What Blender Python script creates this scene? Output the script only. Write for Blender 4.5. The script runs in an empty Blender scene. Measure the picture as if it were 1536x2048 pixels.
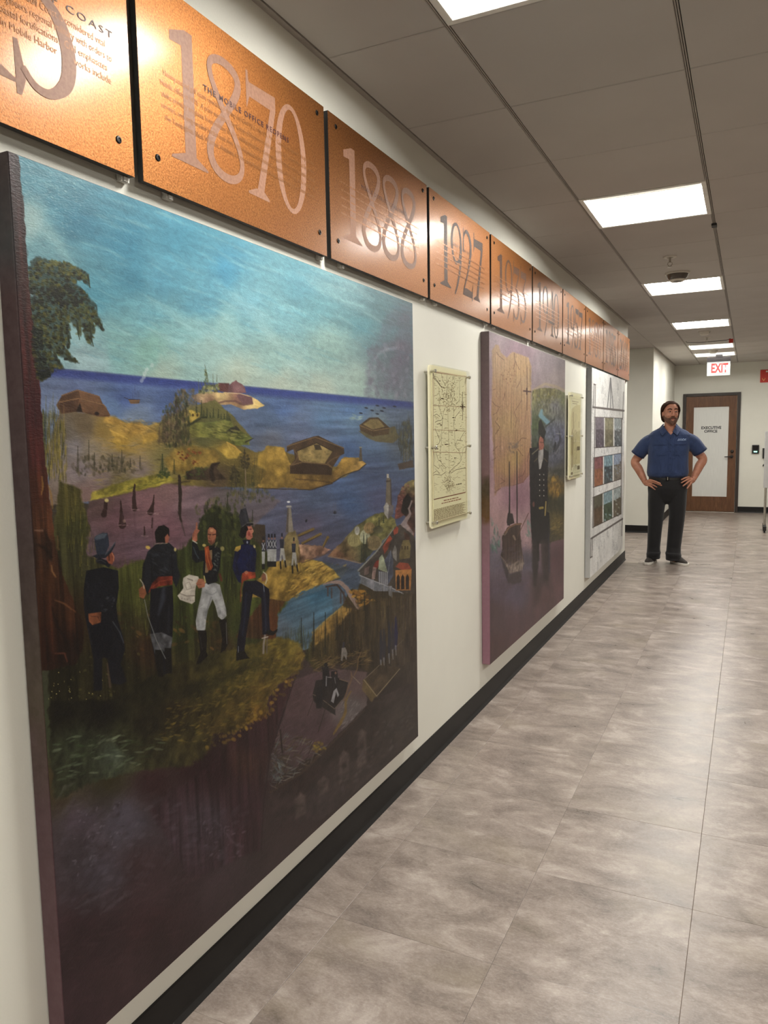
import bpy, bmesh, math, random
import numpy as np
from mathutils import Vector, Matrix

random.seed(7)
SC = bpy.context.scene
COL = SC.collection

# ------------------------------------------------------------------ camera
CAM = np.array([1.24, 0.0, 1.436])          # metres; left wall is x = 0, corridor runs along +y
F_PX, YAW, PITCH, ROLL = 1498.6, 0.45367, 0.09985, 0.01751
def cam_axes():
    fw = np.array([-math.sin(YAW) * math.cos(PITCH), math.cos(YAW) * math.cos(PITCH), -math.sin(PITCH)])
    r = np.array([math.cos(YAW), math.sin(YAW), 0.0])
    d = np.cross(fw, r)
    r2 = math.cos(ROLL) * r + math.sin(ROLL) * d
    return r2, np.cross(fw, r2), fw
AX_R, AX_D, AX_F = cam_axes()
cd = bpy.data.cameras.new('camera')
cam = bpy.data.objects.new('camera', cd)
COL.objects.link(cam)
cd.sensor_fit = 'VERTICAL'
cd.sensor_height = 36.0
cd.lens = F_PX / 2048 * 36.0
cd.clip_start = 0.02
m = Matrix.Identity(4)
for i in range(3):
    m[i][0], m[i][1], m[i][2], m[i][3] = AX_R[i], -AX_D[i], -AX_F[i], CAM[i]
cam.matrix_world = m
SC.camera = cam

# ------------------------------------------------------------------ world, exposure
wd = bpy.data.worlds.new('world')
SC.world = wd
wd.use_nodes = True
wd.node_tree.nodes['Background'].inputs[0].default_value = (0.02, 0.02, 0.02, 1)
wd.node_tree.nodes['Background'].inputs[1].default_value = 0.1
SC.view_settings.view_transform = 'Standard'
SC.view_settings.look = 'None'
SC.view_settings.gamma = 1.0
SC.view_settings.use_curve_mapping = False
SC.view_settings.exposure = 0.78
LENS_EMIT = 55.0          # luminous centre lens of each ceiling troffer
WING_EMIT = 0.6           # softly glowing side wings of each troffer
LAMP_COL = (1.0, 0.982, 0.925)

# cheaper light paths (an interior lit by troffers converges early)
SC.cycles.max_bounces = 6; SC.cycles.diffuse_bounces = 3; SC.cycles.glossy_bounces = 3; SC.cycles.transparent_max_bounces = 6
SC.cycles.caustics_reflective = False; SC.cycles.caustics_refractive = False
SC.cycles.use_adaptive_sampling = True; SC.cycles.adaptive_threshold = 0.04
SC.cycles.sample_clamp_indirect = 6.0

# ------------------------------------------------------------------ helpers
def lin(c):
    return tuple((v / 255 / 12.92) if v / 255 <= 0.04045 else ((v / 255 + 0.055) / 1.055) ** 2.4 for v in c)

class MB:
    """collects verts / faces for one mesh"""
    def __init__(self):
        self.v, self.f = [], []
    def add(self, vs, fs):
        b = len(self.v)
        self.v += [tuple(p) for p in vs]
        self.f += [tuple(b + i for i in q) for q in fs]
        return self
    def box(self, x0, x1, y0, y1, z0, z1):
        vs = [(x, y, z) for x in (x0, x1) for y in (y0, y1) for z in (z0, z1)]
        return self.add(vs, [(0, 1, 3, 2), (4, 6, 7, 5), (0, 4, 5, 1), (2, 3, 7, 6), (0, 2, 6, 4), (1, 5, 7, 3)])
    def cyl(self, p0, p1, r0, r1=None, n=12, caps=True):
        r1 = r0 if r1 is None else r1
        p0, p1 = Vector(p0), Vector(p1)
        d = (p1 - p0).normalized()
        a = d.orthogonal().normalized(); b = d.cross(a)
        vs = []
        for p, r in ((p0, r0), (p1, r1)):
            for k in range(n):
                t = 2 * math.pi * k / n
                vs.append(p + a * (r * math.cos(t)) + b * (r * math.sin(t)))
        fs = [(k, (k + 1) % n, n + (k + 1) % n, n + k) for k in range(n)]
        if caps:
            fs += [tuple(range(n - 1, -1, -1)), tuple(range(n, 2 * n))]
        return self.add(vs, fs)
    def tube(self, pts, r, n=8):
        """rings along a polyline; r is one radius or one per point"""
        pts = [Vector(p) for p in pts]
        rs = r if isinstance(r, (list, tuple)) else [r] * len(pts)
        vs, fs = [], []
        ref = None
        for i, p in enumerate(pts):
            d = (pts[min(i + 1, len(pts) - 1)] - pts[max(i - 1, 0)]).normalized()
            if ref is None:
                ref = d.orthogonal().normalized()
            a = (ref - d * ref.dot(d)).normalized(); ref = a
            b = d.cross(a)
            for k in range(n):
                t = 2 * math.pi * k / n
                vs.append(p + a * (rs[i] * math.cos(t)) + b * (rs[i] * math.sin(t)))
        for i in range(len(pts) - 1):
            for k in range(n):
                fs.append((i * n + k, i * n + (k + 1) % n, (i + 1) * n + (k + 1) % n, (i + 1) * n + k))
        fs += [tuple(range(n - 1, -1, -1)), tuple(range((len(pts) - 1) * n, len(pts) * n))]
        return self.add(vs, fs)
    def lathe(self, prof, c, n=24, axis='z'):
        """prof = [(r, h)]; revolve about a vertical axis through c"""
        vs, fs = [], []
        for r, h in prof:
            for k in range(n):
                t = 2 * math.pi * k / n
                q = (r * math.cos(t), r * math.sin(t), h)
                if axis == 'x':
                    q = (h, r * math.cos(t), r * math.sin(t))
                elif axis == 'y':
                    q = (r * math.cos(t), h, r * math.sin(t))
                vs.append((c[0] + q[0], c[1] + q[1], c[2] + q[2]))
        for i in range(len(prof) - 1):
            for k in range(n):
                fs.append((i * n + k, i * n + (k + 1) % n, (i + 1) * n + (k + 1) % n, (i + 1) * n + k))
        fs += [tuple(range(n - 1, -1, -1)), tuple(range((len(prof) - 1) * n, len(prof) * n))]
        return self.add(vs, fs)
    def mesh(self, name):
        me = bpy.data.meshes.new(name)
        me.from_pydata(self.v, [], self.f)
        bm = bmesh.new(); bm.from_mesh(me)
        bmesh.ops.recalc_face_normals(bm, faces=bm.faces)
        bm.to_mesh(me); bm.free()
        return me
    def build(self, name, mat, parent=None, bevel=0.0, smooth=False, loc=(0, 0, 0), seg=2):
        me = self.mesh(name)
        if bevel:
            bm = bmesh.new(); bm.from_mesh(me)
            ed = [e for e in bm.edges if len(e.link_faces) == 2 and e.calc_face_angle(0) > 0.6]
            bmesh.ops.bevel(bm, geom=ed, offset=bevel, segments=seg, affect='EDGES', profile=0.5)
            bm.to_mesh(me); bm.free()
        if smooth:
            shade(me)
        return obj(name, me, mat, parent, loc)

def shade(me, ang=0.7):
    me.polygons.foreach_set('use_smooth', [True] * len(me.polygons))
    try:
        me.set_sharp_from_angle(angle=ang)
    except Exception:
        pass

def obj(name, me, mat, parent=None, loc=(0, 0, 0)):
    o = bpy.data.objects.new(name, me)
    COL.objects.link(o)
    if mat is not None and me is not None:
        me.materials.clear(); me.materials.append(mat)
    o.location = loc
    if parent is not None:
        o.parent = parent
    return o

def empty(name, loc=(0, 0, 0), rz=0.0):
    o = bpy.data.objects.new(name, None)
    COL.objects.link(o)
    o.location = loc; o.rotation_euler = (0, 0, rz)
    o.empty_display_size = 0.1
    return o

def tag(o, label, cat=None, group=None, kind=None):
    if label: o['label'] = label
    if cat: o['category'] = cat
    if group: o['group'] = group
    if kind: o['kind'] = kind
    return o

# ------------------------------------------------------------------ materials
class NT:
    def __init__(self, name):
        self.m = bpy.data.materials.new(name)
        self.m.use_nodes = True
        self.t = self.m.node_tree
        self.b = self.t.nodes['Principled BSDF']
        self.out = self.t.nodes['Material Output']
    def n(self, typ, **kw):
        x = self.t.nodes.new(typ)
        for k, v in kw.items():
            if isinstance(k, str) and hasattr(x, k) and k not in ('inputs',):
                setattr(x, k, v)
        return x
    def l(self, a, b):
        self.t.links.new(a, b)
    def coords(self, kind='Object', scale=(1, 1, 1), loc=(0, 0, 0)):
        tc = self.n('ShaderNodeTexCoord'); mp = self.n('ShaderNodeMapping')
        mp.inputs['Scale'].default_value = scale
        mp.inputs['Location'].default_value = loc
        self.l(tc.outputs[kind], mp.inputs['Vector'])
        return mp.outputs['Vector']
    def noise(self, vec, scale, detail=4, rough=0.55, dist=0.0):
        x = self.n('ShaderNodeTexNoise')
        x.inputs['Scale'].default_value = scale
        x.inputs['Detail'].default_value = detail
        x.inputs['Roughness'].default_value = rough
        x.inputs['Distortion'].default_value = dist
        if vec is not None: self.l(vec, x.inputs['Vector'])
        return x.outputs['Fac']
    def ramp(self, fac, stops):
        r = self.n('ShaderNodeValToRGB')
        el = r.color_ramp.elements
        while len(el) < len(stops): el.new(0.5)
        for e, (p, c) in zip(el, stops):
            e.position = p; e.color = (*c[:3], 1)
        self.l(fac, r.inputs['Fac'])
        return r.outputs['Color']
    def mix(self, fac, a, b, mode='MIX'):
        x = self.n('ShaderNodeMix'); x.data_type = 'RGBA'; x.blend_type = mode
        for k, v in (('Factor', fac),):
            if hasattr(v, 'is_output') or hasattr(v, 'links'): self.l(v, x.inputs[0])
            else: x.inputs[0].default_value = v
        for idx, v in ((6, a), (7, b)):
            if hasattr(v, 'links'): self.l(v, x.inputs[idx])
            else: x.inputs[idx].default_value = (*v[:3], 1)
        return x.outputs[2]
    def bump(self, h, strength=0.2, dist=0.002, normal=None):
        x = self.n('ShaderNodeBump')
        x.inputs['Strength'].default_value = strength
        x.inputs['Distance'].default_value = dist
        self.l(h, x.inputs['Height'])
        if normal is not None: self.l(normal, x.inputs['Normal'])
        self.l(x.outputs['Normal'], self.b.inputs['Normal'])
        return x.outputs['Normal']
    def set(self, **kw):
        names = dict(col='Base Color', rough='Roughness', metal='Metallic', spec='Specular IOR Level', emit='Emission Color',
                     estr='Emission Strength', trans='Transmission Weight', ior='IOR', alpha='Alpha', coat='Coat Weight', crough='Coat Roughness', sheen='Sheen Weight')
        for k, v in kw.items():
            s = self.b.inputs[names[k]]
            if hasattr(v, 'links'): self.l(v, s)
            elif isinstance(v, (tuple, list)): s.default_value = (*v[:3], 1)
            else: s.default_value = v
        return self

def plain(name, rgb, rough=0.5, metal=0.0, spec=0.5, var=0.06, scale=30, bump=0.0):
    t = NT(name)
    c = lin(rgb)
    v = t.coords('Object')
    f = t.noise(v, scale, 3)
    t.set(col=t.ramp(f, [(0.3, tuple(x * (1 - var) for x in c)), (0.7, tuple(min(1, x * (1 + var)) for x in c))]), rough=rough, metal=metal, spec=spec)
    if bump: t.bump(f, bump, 0.002)
    return t.m

M = {}
def build_mats():
    # painted wall with orange-peel relief
    t = NT('wall_paint'); v = t.coords('Object')
    f = t.noise(v, 3.0, 3); g = t.noise(v, 160, 2)
    t.set(col=t.ramp(f, [(0.3, lin((227, 225, 214))), (0.7, lin((232, 230, 219)))]), rough=0.55, spec=0.35)
    t.bump(g, 0.12, 0.002); M['wall'] = t.m
    t = NT('ceiling_tile'); v = t.coords('Object')
    f = t.noise(v, 240, 2, 0.6); g = t.noise(v, 2.0, 3)
    t.set(col=t.ramp(g, [(0.3, lin((192, 187, 181))), (0.7, lin((198, 193, 187)))]), rough=0.9, spec=0.1)
    t.bump(f, 0.1, 0.001); M['tile'] = t.m
    M['runner'] = plain('ceiling_runner', (165, 158, 150), 0.6)
    M['plenum'] = plain('plenum_dark', (30, 28, 26), 0.9)
    M['troffer'] = plain('troffer_white', (240, 238, 230), 0.4)
    for nm, e in (('lens', LENS_EMIT), ('wing', WING_EMIT), ('soft', 8.0), ('fill_row', 38.0), ('half', 42.0)):
        t = NT('troffer_' + nm); t.set(col=lin((250, 248, 240)), rough=0.4, emit=LAMP_COL, estr=e); M[nm] = t.m
    # floor: taupe concrete-look vinyl, every tile with its own cloud offset
    t = NT('floor_tile')
    oi = t.n('ShaderNodeObjectInfo'); tc = t.n('ShaderNodeTexCoord')
    off = t.n('ShaderNodeVectorMath'); off.operation = 'MULTIPLY_ADD'
    rnd = t.n('ShaderNodeCombineXYZ')
    t.l(oi.outputs['Random'], rnd.inputs[0]); t.l(oi.outputs['Random'], rnd.inputs[1])
    sc = t.n('ShaderNodeVectorMath'); sc.operation = 'SCALE'; sc.inputs['Scale'].default_value = 37.0
    t.l(rnd.outputs[0], sc.inputs[0])
    ad = t.n('ShaderNodeVectorMath'); ad.operation = 'ADD'
    t.l(tc.outputs['Object'], ad.inputs[0]); t.l(sc.outputs[0], ad.inputs[1])
    mp = t.n('ShaderNodeMapping'); mp.inputs['Scale'].default_value = (1.0, 1.7, 1.0); t.l(ad.outputs[0], mp.inputs['Vector'])
    cl = t.noise(mp.outputs[0], 4.2, 8, 0.68, 0.5)
    fine = t.noise(mp.outputs[0], 26, 8, 0.75, 0.6)
    base = t.ramp(cl, [(0.30, lin((74, 62, 58))), (0.42, lin((116, 102, 95))), (0.54, lin((152, 137, 128))), (0.68, lin((196, 183, 174)))])
    flecks = t.ramp(fine, [(0.30, lin((78, 67, 61))), (0.44, lin((130, 119, 109))), (0.62, lin((156, 145, 135))), (0.74, lin((206, 197, 187)))])
    col = t.mix(0.34, base, flecks)
    grit = t.noise(mp.outputs[0], 95, 5, 0.8, 0.4)
    col = t.mix(0.16, col, t.ramp(grit, [(0.34, lin((70, 60, 54))), (0.5, lin((142, 130, 120))), (0.68, lin((220, 212, 204)))]))
    warm = t.noise(mp.outputs[0], 2.3, 3, 0.5)
    col = t.mix(t.ramp(warm, [(0.56, (0, 0, 0)), (0.75, (0.35, 0.35, 0.35))]), col, lin((136, 124, 100)))
    dark = t.noise(ad.outputs[0], 70, 2, 0.5)
    col = t.mix(t.ramp(dark, [(0.73, (0, 0, 0)), (0.80, (0.6, 0.6, 0.6))]), col, lin((84, 72, 66)))
    pebble = t.noise(tc.outputs['Object'], 260, 3, 0.6)
    t.set(col=col, rough=t.ramp(cl, [(0.3, (0.27,) * 3), (0.7, (0.36,) * 3)]), spec=0.5)
    t.bump(pebble, 0.22, 0.0012); M['floor'] = t.m
    M['office_wall'] = plain('office_partition', (128, 122, 112), 0.8)
    M['grout'] = plain('floor_joint', (124, 112, 104), 0.8)
    M['base'] = plain('rubber_base', (32, 30, 29), 0.5, spec=0.25)
    # hammered copper sheet
    t = NT('hammered_copper'); v = t.coords('Object')
    f = t.noise(v, 230, 3, 0.6, 0.4); g = t.noise(v, 5, 3)
    fine = t.ramp(f, [(0.33, lin((120, 76, 36))), (0.5, lin((150, 96, 48))), (0.68, lin((168, 113, 63)))])
    t.set(col=t.mix(t.ramp(g, [(0.35, (0, 0, 0)), (0.7, (0.25,) * 3)]), fine, lin((140, 82, 43))), metal=0.9, rough=0.52, spec=0.5, coat=0.42, crough=0.20)
    t.bump(f, 0.42, 0.0016); M['copper'] = t.m
    # etched numerals: matt pinkish-brown film on the copper
    t = NT('etched_numeral'); v = t.coords('Object'); f = t.noise(v, 120, 3)
    t.set(col=t.ramp(f, [(0.3, lin((132, 96, 77))), (0.7, lin((152, 114, 93)))]), metal=0.1, rough=0.5, spec=0.3)
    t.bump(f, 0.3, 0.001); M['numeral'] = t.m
    t = NT('etched_numeral_glare_dark'); v = t.coords('Object'); f = t.noise(v, 120, 3)  # same numeral film, colour darkened so far digits stand dark against glare
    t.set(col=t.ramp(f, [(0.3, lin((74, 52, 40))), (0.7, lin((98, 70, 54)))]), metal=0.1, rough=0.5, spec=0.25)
    M['numeral_glare_dark'] = t.m
    M['print_dark'] = plain('print_maroon', (66, 28, 22), 0.5)
    M['print_brown'] = plain('print_brown', (142, 92, 48), 0.45, metal=0.3)
    M['print_faint'] = plain('print_faint', (150, 96, 52), 0.4, metal=0.6)
    M['black_edge'] = plain('black_edge', (22, 20, 19), 0.5)
    M['screw'] = plain('black_screw', (28, 24, 22), 0.35, metal=0.6)
    M['clip'] = plain('white_clip', (225, 222, 214), 0.4)
    M['chrome'] = plain('brushed_steel', (190, 186, 176), 0.3, metal=0.9)
    M['dark_metal'] = plain('dark_bronze', (44, 36, 31), 0.4, metal=0.4)
build_mats()
# ------------------------------------------------------------------ room shell
H = 2.615                       # ceiling height
Y_END, Y_BACK, X_RIGHT = 14.57, -4.2, 4.07
WALL_STOP, Y_CORNER, X_REC = 8.76, 11.24, -2.6

def struct(name, mb, mat, bevel=0.0):
    o = mb.build(name, mat, bevel=bevel); o['kind'] = 'structure'; return o

struct('wall_left', MB().box(-0.14, 0, Y_BACK, WALL_STOP, 0, H + 0.1), M['wall'])
struct('wall_corner', MB().box(X_REC, 0, Y_CORNER, Y_END, 0, H + 0.1), M['wall'])
struct('wall_recess', MB().box(X_REC - 0.12, X_REC, Y_BACK, Y_END, 0, H + 0.1), M['wall'])
struct('wall_recess_near', MB().box(X_REC, -0.14, WALL_STOP - 1.2, WALL_STOP - 1.1, 0, H + 0.1), M['wall'])
struct('wall_end', MB().box(X_REC - 0.12, X_RIGHT + 0.12, Y_END, Y_END + 0.12, 0, H + 0.1), M['wall'])
struct('wall_right', MB().box(X_RIGHT, X_RIGHT + 0.12, Y_BACK, Y_END, 0, H + 0.1), M['office_wall'])
struct('wall_back', MB().box(-0.14, X_RIGHT, Y_BACK - 0.12, Y_BACK, 0, H + 0.1), M['wall'])

# floor slab with single vinyl tiles laid on it
floor = struct('floor', MB().box(X_REC, X_RIGHT, Y_BACK, Y_END, -0.06, -0.004), M['grout'])
TX, TY, FX0, FY0 = 0.4778, 0.4757, 0.647, 1.838
def tile_mesh(w, d):
    g = 0.0004; b = 0.0010; mb = MB()
    w2, d2 = w / 2 - g, d / 2 - g
    mb.add([(-w2, -d2, -0.004), (w2, -d2, -0.004), (w2, d2, -0.004), (-w2, d2, -0.004),
            (-w2, -d2, -b * 0.5), (w2, -d2, -b * 0.5), (w2, d2, -b * 0.5), (-w2, d2, -b * 0.5),
            (-w2 + b, -d2 + b, 0), (w2 - b, -d2 + b, 0), (w2 - b, d2 - b, 0), (-w2 + b, d2 - b, 0)],
           [(0, 1, 5, 4), (1, 2, 6, 5), (2, 3, 7, 6), (3, 0, 4, 7), (4, 5, 9, 8), (5, 6, 10, 9), (6, 7, 11, 10), (7, 4, 8, 11), (8, 9, 10, 11)])
    me = mb.mesh('vinyl_tile'); me.materials.append(M['floor']); return me
cache = {}
def put_tile(x0, x1, y0, y1):
    k = (round(x1 - x0, 3), round(y1 - y0, 3))
    if k not in cache: cache[k] = tile_mesh(*k)
    o = bpy.data.objects.new('vinyl_tile', cache[k]); COL.objects.link(o)
    o.location = ((x0 + x1) / 2, (y0 + y1) / 2, 0); o.parent = floor
def cuts(a, b, o, s):
    k = math.ceil((a - o) / s); r = [a]
    while o + k * s < b - 1e-4:
        if o + k * s > a + 0.01: r.append(o + k * s)
        k += 1
    return r + [b]
xs = cuts(0, X_RIGHT, FX0, TX)
ys = cuts(0.36, Y_END, FY0, TY)
for i in range(len(xs) - 1):
    for j in range(len(ys) - 1):
        if xs[i] > 1.55: continue
        put_tile(xs[i], xs[i + 1], ys[j], ys[j + 1])
xr = cuts(-1.3, 0, FX0 - 4 * TX, TX); yr = cuts(WALL_STOP, Y_CORNER, FY0, TY)
for i in range(len(xr) - 1):
    for j in range(len(yr) - 1):
        put_tile(xr[i], xr[i + 1], yr[j], yr[j + 1])
# what no camera near the photograph's sees stays one sheet in the same vinyl
sheet = MB()
sheet.box(0, X_RIGHT, Y_BACK, 0.36, -0.004, 0)
sheet.box(X_REC, -1.3, WALL_STOP - 1.1, Y_CORNER, -0.004, 0)
sheet.box(-1.3, -0.14, WALL_STOP - 1.1, WALL_STOP, -0.004, 0)
sheet.box([x for x in xs if x > 1.55][0], X_RIGHT, 0.36, Y_END, -0.004, 0)
sheet.build('vinyl_sheet', M['floor'], floor)

# rubber baseboards: flat band with a small coved toe
def baseboard(name, pts, h=0.105):
    mb = MB()
    for (x0, y0), (x1, y1) in zip(pts, pts[1:]):
        d = Vector((x1 - x0, y1 - y0, 0)); L = d.length; d.normalize(); n = Vector((d.y, -d.x, 0))
        prof = [(0, 0), (0.016, 0), (0.012, 0.006), (0.007, 0.014), (0.005, 0.024), (0.005, h - 0.004), (0.003, h), (0, h)]
        vs = []
        for s in (-0.004, L + 0.004):
            for a, b in prof:
                p = Vector((x0, y0, 0)) + d * s + n * a; vs.append((p.x, p.y, b))
        k = len(prof)
        mb.add(vs, [(i, (i + 1) % k, k + (i + 1) % k, k + i) for i in range(k)] + [tuple(range(k)), tuple(range(2 * k - 1, k - 1, -1))])
    o = mb.build(name, M['base']); o['kind'] = 'structure'; return o
baseboard('baseboard_left', [(0, Y_BACK), (0, WALL_STOP), (-0.14, WALL_STOP)])
baseboard('baseboard_corner', [(X_REC, Y_CORNER), (0, Y_CORNER), (0, Y_END)])
DOOR_X0, DOOR_X1 = 0.150, 1.085
baseboard('baseboard_end', [(DOOR_X1, Y_END), (X_RIGHT, Y_END)])

# ------------------------------------------------------------------ suspended ceiling: slab above, single tiles, slotted runners
ceil = struct('ceiling', MB().box(X_REC, X_RIGHT, Y_BACK, Y_END, H + 0.10, H + 0.16), M['plenum'])
GX = [0.0, 0.42, 1.0235, 1.633, 2.2426, 2.8522, 4.07]
GY0, GP = 2.157, 0.6096
LAMP_ROWS = {-5, -1, 3, 7, 11, 15, 17, -9}     # tile rows taken by troffers in the middle column
def ctile(w, d):
    mb = MB(); w2, d2 = w / 2, d / 2; b = 0.0025
    mb.add([(-w2, -d2, 0.018), (w2, -d2, 0.018), (w2, d2, 0.018), (-w2, d2, 0.018),
            (-w2, -d2, b), (w2, -d2, b), (w2, d2, b), (-w2, d2, b),
            (-w2 + b, -d2 + b, 0), (w2 - b, -d2 + b, 0), (w2 - b, d2 - b, 0), (-w2 + b, d2 - b, 0)],
           [(3, 2, 1, 0), (0, 1, 5, 4), (1, 2, 6, 5), (2, 3, 7, 6), (3, 0, 4, 7), (4, 5, 9, 8), (5, 6, 10, 9), (6, 7, 11, 10), (7, 4, 8, 11), (8, 9, 10, 11)])
    me = mb.mesh('ceiling_tile'); me.materials.append(M['tile']); return me
ccache = {}
RW = 0.0075                      # half width of a runner slot
def put_ctile(x0, x1, y0, y1):
    k = (round(x1 - x0, 3), round(y1 - y0, 3))
    if k not in ccache: ccache[k] = ctile(*k)
    o = bpy.data.objects.new('ceiling_tile', ccache[k]); COL.objects.link(o)
    o.location = ((x0 + x1) / 2, (y0 + y1) / 2, H); o.parent = ceil
k0 = math.floor((Y_BACK - GY0) / GP); k1 = math.ceil((Y_END - GY0) / GP)
CG = 0.0022
for i in range(3):
    for k in range(k0, k1):
        if i == 1 and k in LAMP_ROWS: continue
        ya, yb = max(Y_BACK, GY0 + k * GP), min(Y_END, GY0 + (k + 1) * GP)
        if yb < -0.8: continue
        xa = GX[i] + (RW if i else 0.022); xb = GX[i + 1] - RW
        put_ctile(xa, xb, ya + CG, yb - CG)
for xa, xb in ((-0.61, 0.0), (-1.22, -0.61)):
    for k in range(k0, k1):
        ya, yb = max(WALL_STOP, GY0 + k * GP), min(Y_CORNER, GY0 + (k + 1) * GP)
        if yb - ya < 0.03: continue
        put_ctile(xa + RW, xb - (RW if xb < 0 else -0.02), ya + CG, yb - CG)
mb = MB()
mb.box(0, GX[1], Y_BACK, GY0 + math.floor((-0.8 - GY0) / GP) * GP, H, H + 0.018)
mb.box(GX[2] + RW, GX[3], Y_BACK, GY0 + math.floor((-0.8 - GY0) / GP) * GP, H, H + 0.018)
mb.box(GX[3], GX[4], Y_BACK, Y_END, H, H + 0.018)
mb.box(GX[5], X_RIGHT, Y_BACK, Y_END, H, H + 0.018)
for k in range(k0, k1 + 1):
    if (k + 3) % 4: mb.box(GX[4], GX[5], max(Y_BACK, GY0 + k * GP), min(Y_END, GY0 + (k + 1) * GP), H, H + 0.018)
mb.box(X_REC, -1.22, WALL_STOP - 1.1, Y_CORNER, H, H + 0.018)
mb.box(-1.22, -0.14, WALL_STOP - 1.1, WALL_STOP, H, H + 0.018)
mb.build('ceiling_sheet', M['tile'], ceil)
for gx in GX[1:3]:
    r = MB()
    r.box(gx - RW + 0.0022, gx - 0.0012, Y_BACK, Y_END, H + 0.001, H + 0.02)
    r.box(gx + 0.0012, gx + RW - 0.0022, Y_BACK, Y_END, H + 0.001, H + 0.02)
    r.build('ceiling_runner', M['runner'], ceil)
for nm, bx in (('trim_1', (0, 0.02, Y_BACK, WALL_STOP)), ('trim_2', (0, 0.02, Y_CORNER, Y_END)), ('trim_3', (X_RIGHT - 0.02, X_RIGHT, Y_BACK, Y_END)), ('trim_4', (-1.2, 0.02, Y_CORNER - 0.02, Y_CORNER))):
    o = MB().box(bx[0], bx[1], bx[2], bx[3], H - 0.002, H + 0.016).build(nm, M['runner']); o['kind'] = 'structure'
# clamp on the runner between the first lit troffer and the smoke detector
o = MB().box(GX[2] - 0.014, GX[2] + 0.014, 4.80, 4.86, H - 0.012, H + 0.002).build('runner_joint', M['black_edge'], ceil, bevel=0.002)

# ------------------------------------------------------------------ troffers
def troffer(row, label, xc=(GX[1] + GX[2]) / 2, lens='lens'):
    y0 = GY0 + row * GP; yc = y0 + GP / 2
    r = empty('ceiling_troffer', (xc, yc, H))
    tag(r, label, 'ceiling light', 'troffer lights along the corridor')
    a, b = (GX[2] - GX[1]) / 2 - 0.004, GP / 2 - 0.004
    fr = MB(); w = 0.022
    fr.box(-a, a, -b, -b + w, -0.002, 0.02); fr.box(-a, a, b - w, b, -0.002, 0.02)
    fr.box(-a, -a + w, -b + w, b - w, -0.002, 0.02); fr.box(a - w, a, -b + w, b - w, -0.002, 0.02)
    fr.build('frame', M['troffer'], r, bevel=0.0015)
    hs = MB(); hs.box(-a, a, -b, b, 0.075, 0.085); hs.box(-a, -a + 0.004, -b, b, 0.02, 0.075); hs.box(a - 0.004, a, -b, b, 0.02, 0.075)
    hs.box(-a, a, -b, -b + 0.004, 0.02, 0.075); hs.box(-a, a, b - 0.004, b, 0.02, 0.075)
    hs.build('housing', M['troffer'], r)
    ai, bi = a - w, b - w; lw = 0.105
    for s in (-1, 1):                                   # concave side wings
        n = 8; vs = []; 
        for k in range(n + 1):
            t = k / n
            y = s * (bi + (lw - bi) * t); z = 0.010 + 0.038 * math.sin(math.pi * 0.5 * min(1, t * 1.25))
            vs += [(-ai, y, z), (ai, y, z)]
        MB().add(vs, [(2 * k, 2 * k + 1, 2 * k + 3, 2 * k + 2) for k in range(n)]).build('reflector_wing', M['wing'], r, smooth=True)
    n = 8; vs = []                                      # bowed centre lens
    for k in range(n + 1):
        t = k / n * 2 - 1
        vs += [(-ai + 0.004, lw * t, 0.030 + 0.016 * t * t), (ai - 0.004, lw * t, 0.030 + 0.016 * t * t)]
    MB().add(vs, [(2 * k, 2 * k + 1, 2 * k + 3, 2 * k + 2) for k in range(n)]).build('lens', M[lens], r, smooth=True)
    for s in (-1, 1):
        MB().box(-ai, ai, s * lw - 0.004, s * lw + 0.004, 0.040, 0.050).build('lens_rail', M['troffer'], r)
TROFFERS = [(-9, 'square ceiling light out of sight far behind the camera'), (-5, 'square ceiling light overhead behind the camera'),
            (-1, 'square ceiling light cut off by the top edge of the photo, above the year panels'),
            (3, 'largest fully visible glowing square ceiling light, nearest the 1927 panel'),
            (7, 'glowing square ceiling light directly behind the round smoke detector dome'),
            (11, 'glowing square ceiling light third along the corridor, before the small detector'),
            (15, 'thin glowing ceiling light just behind the hanging wire and red tag'),
            (17, 'thinnest and farthest glowing ceiling light, just above the exit sign')]
for row, lab in TROFFERS: troffer(row, lab, lens='half' if row > 12 else 'lens')
for n_, k in enumerate(range(-7, 18, 4)):  # added row out of view, fill light to even out the left wall
    troffer(k, 'added fill light over the unseen right side, ' + ('behind the camera', 'beside the camera', 'opposite the harbor painting', 'opposite the ship painting', 'opposite the marbled canvas', 'across from the standing man', 'near the end wall')[n_], (GX[4] + GX[5]) / 2, 'fill_row')
# recess beside the corridor: the same troffer lights it from round the corner
def recess_light():
    r = empty('ceiling_troffer', (-1.55, 10.0, H))
    tag(r, 'square ceiling light in the side recess, hidden behind the picture wall', 'ceiling light')
    MB().box(-0.3, 0.3, -0.3, 0.3, -0.006, 0.0).build('frame', M['troffer'], r, bevel=0.002)
    MB().box(-0.27, 0.27, -0.27, 0.27, -0.012, -0.006).build('lens', M['soft'], r, bevel=0.002)
recess_light()
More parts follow.
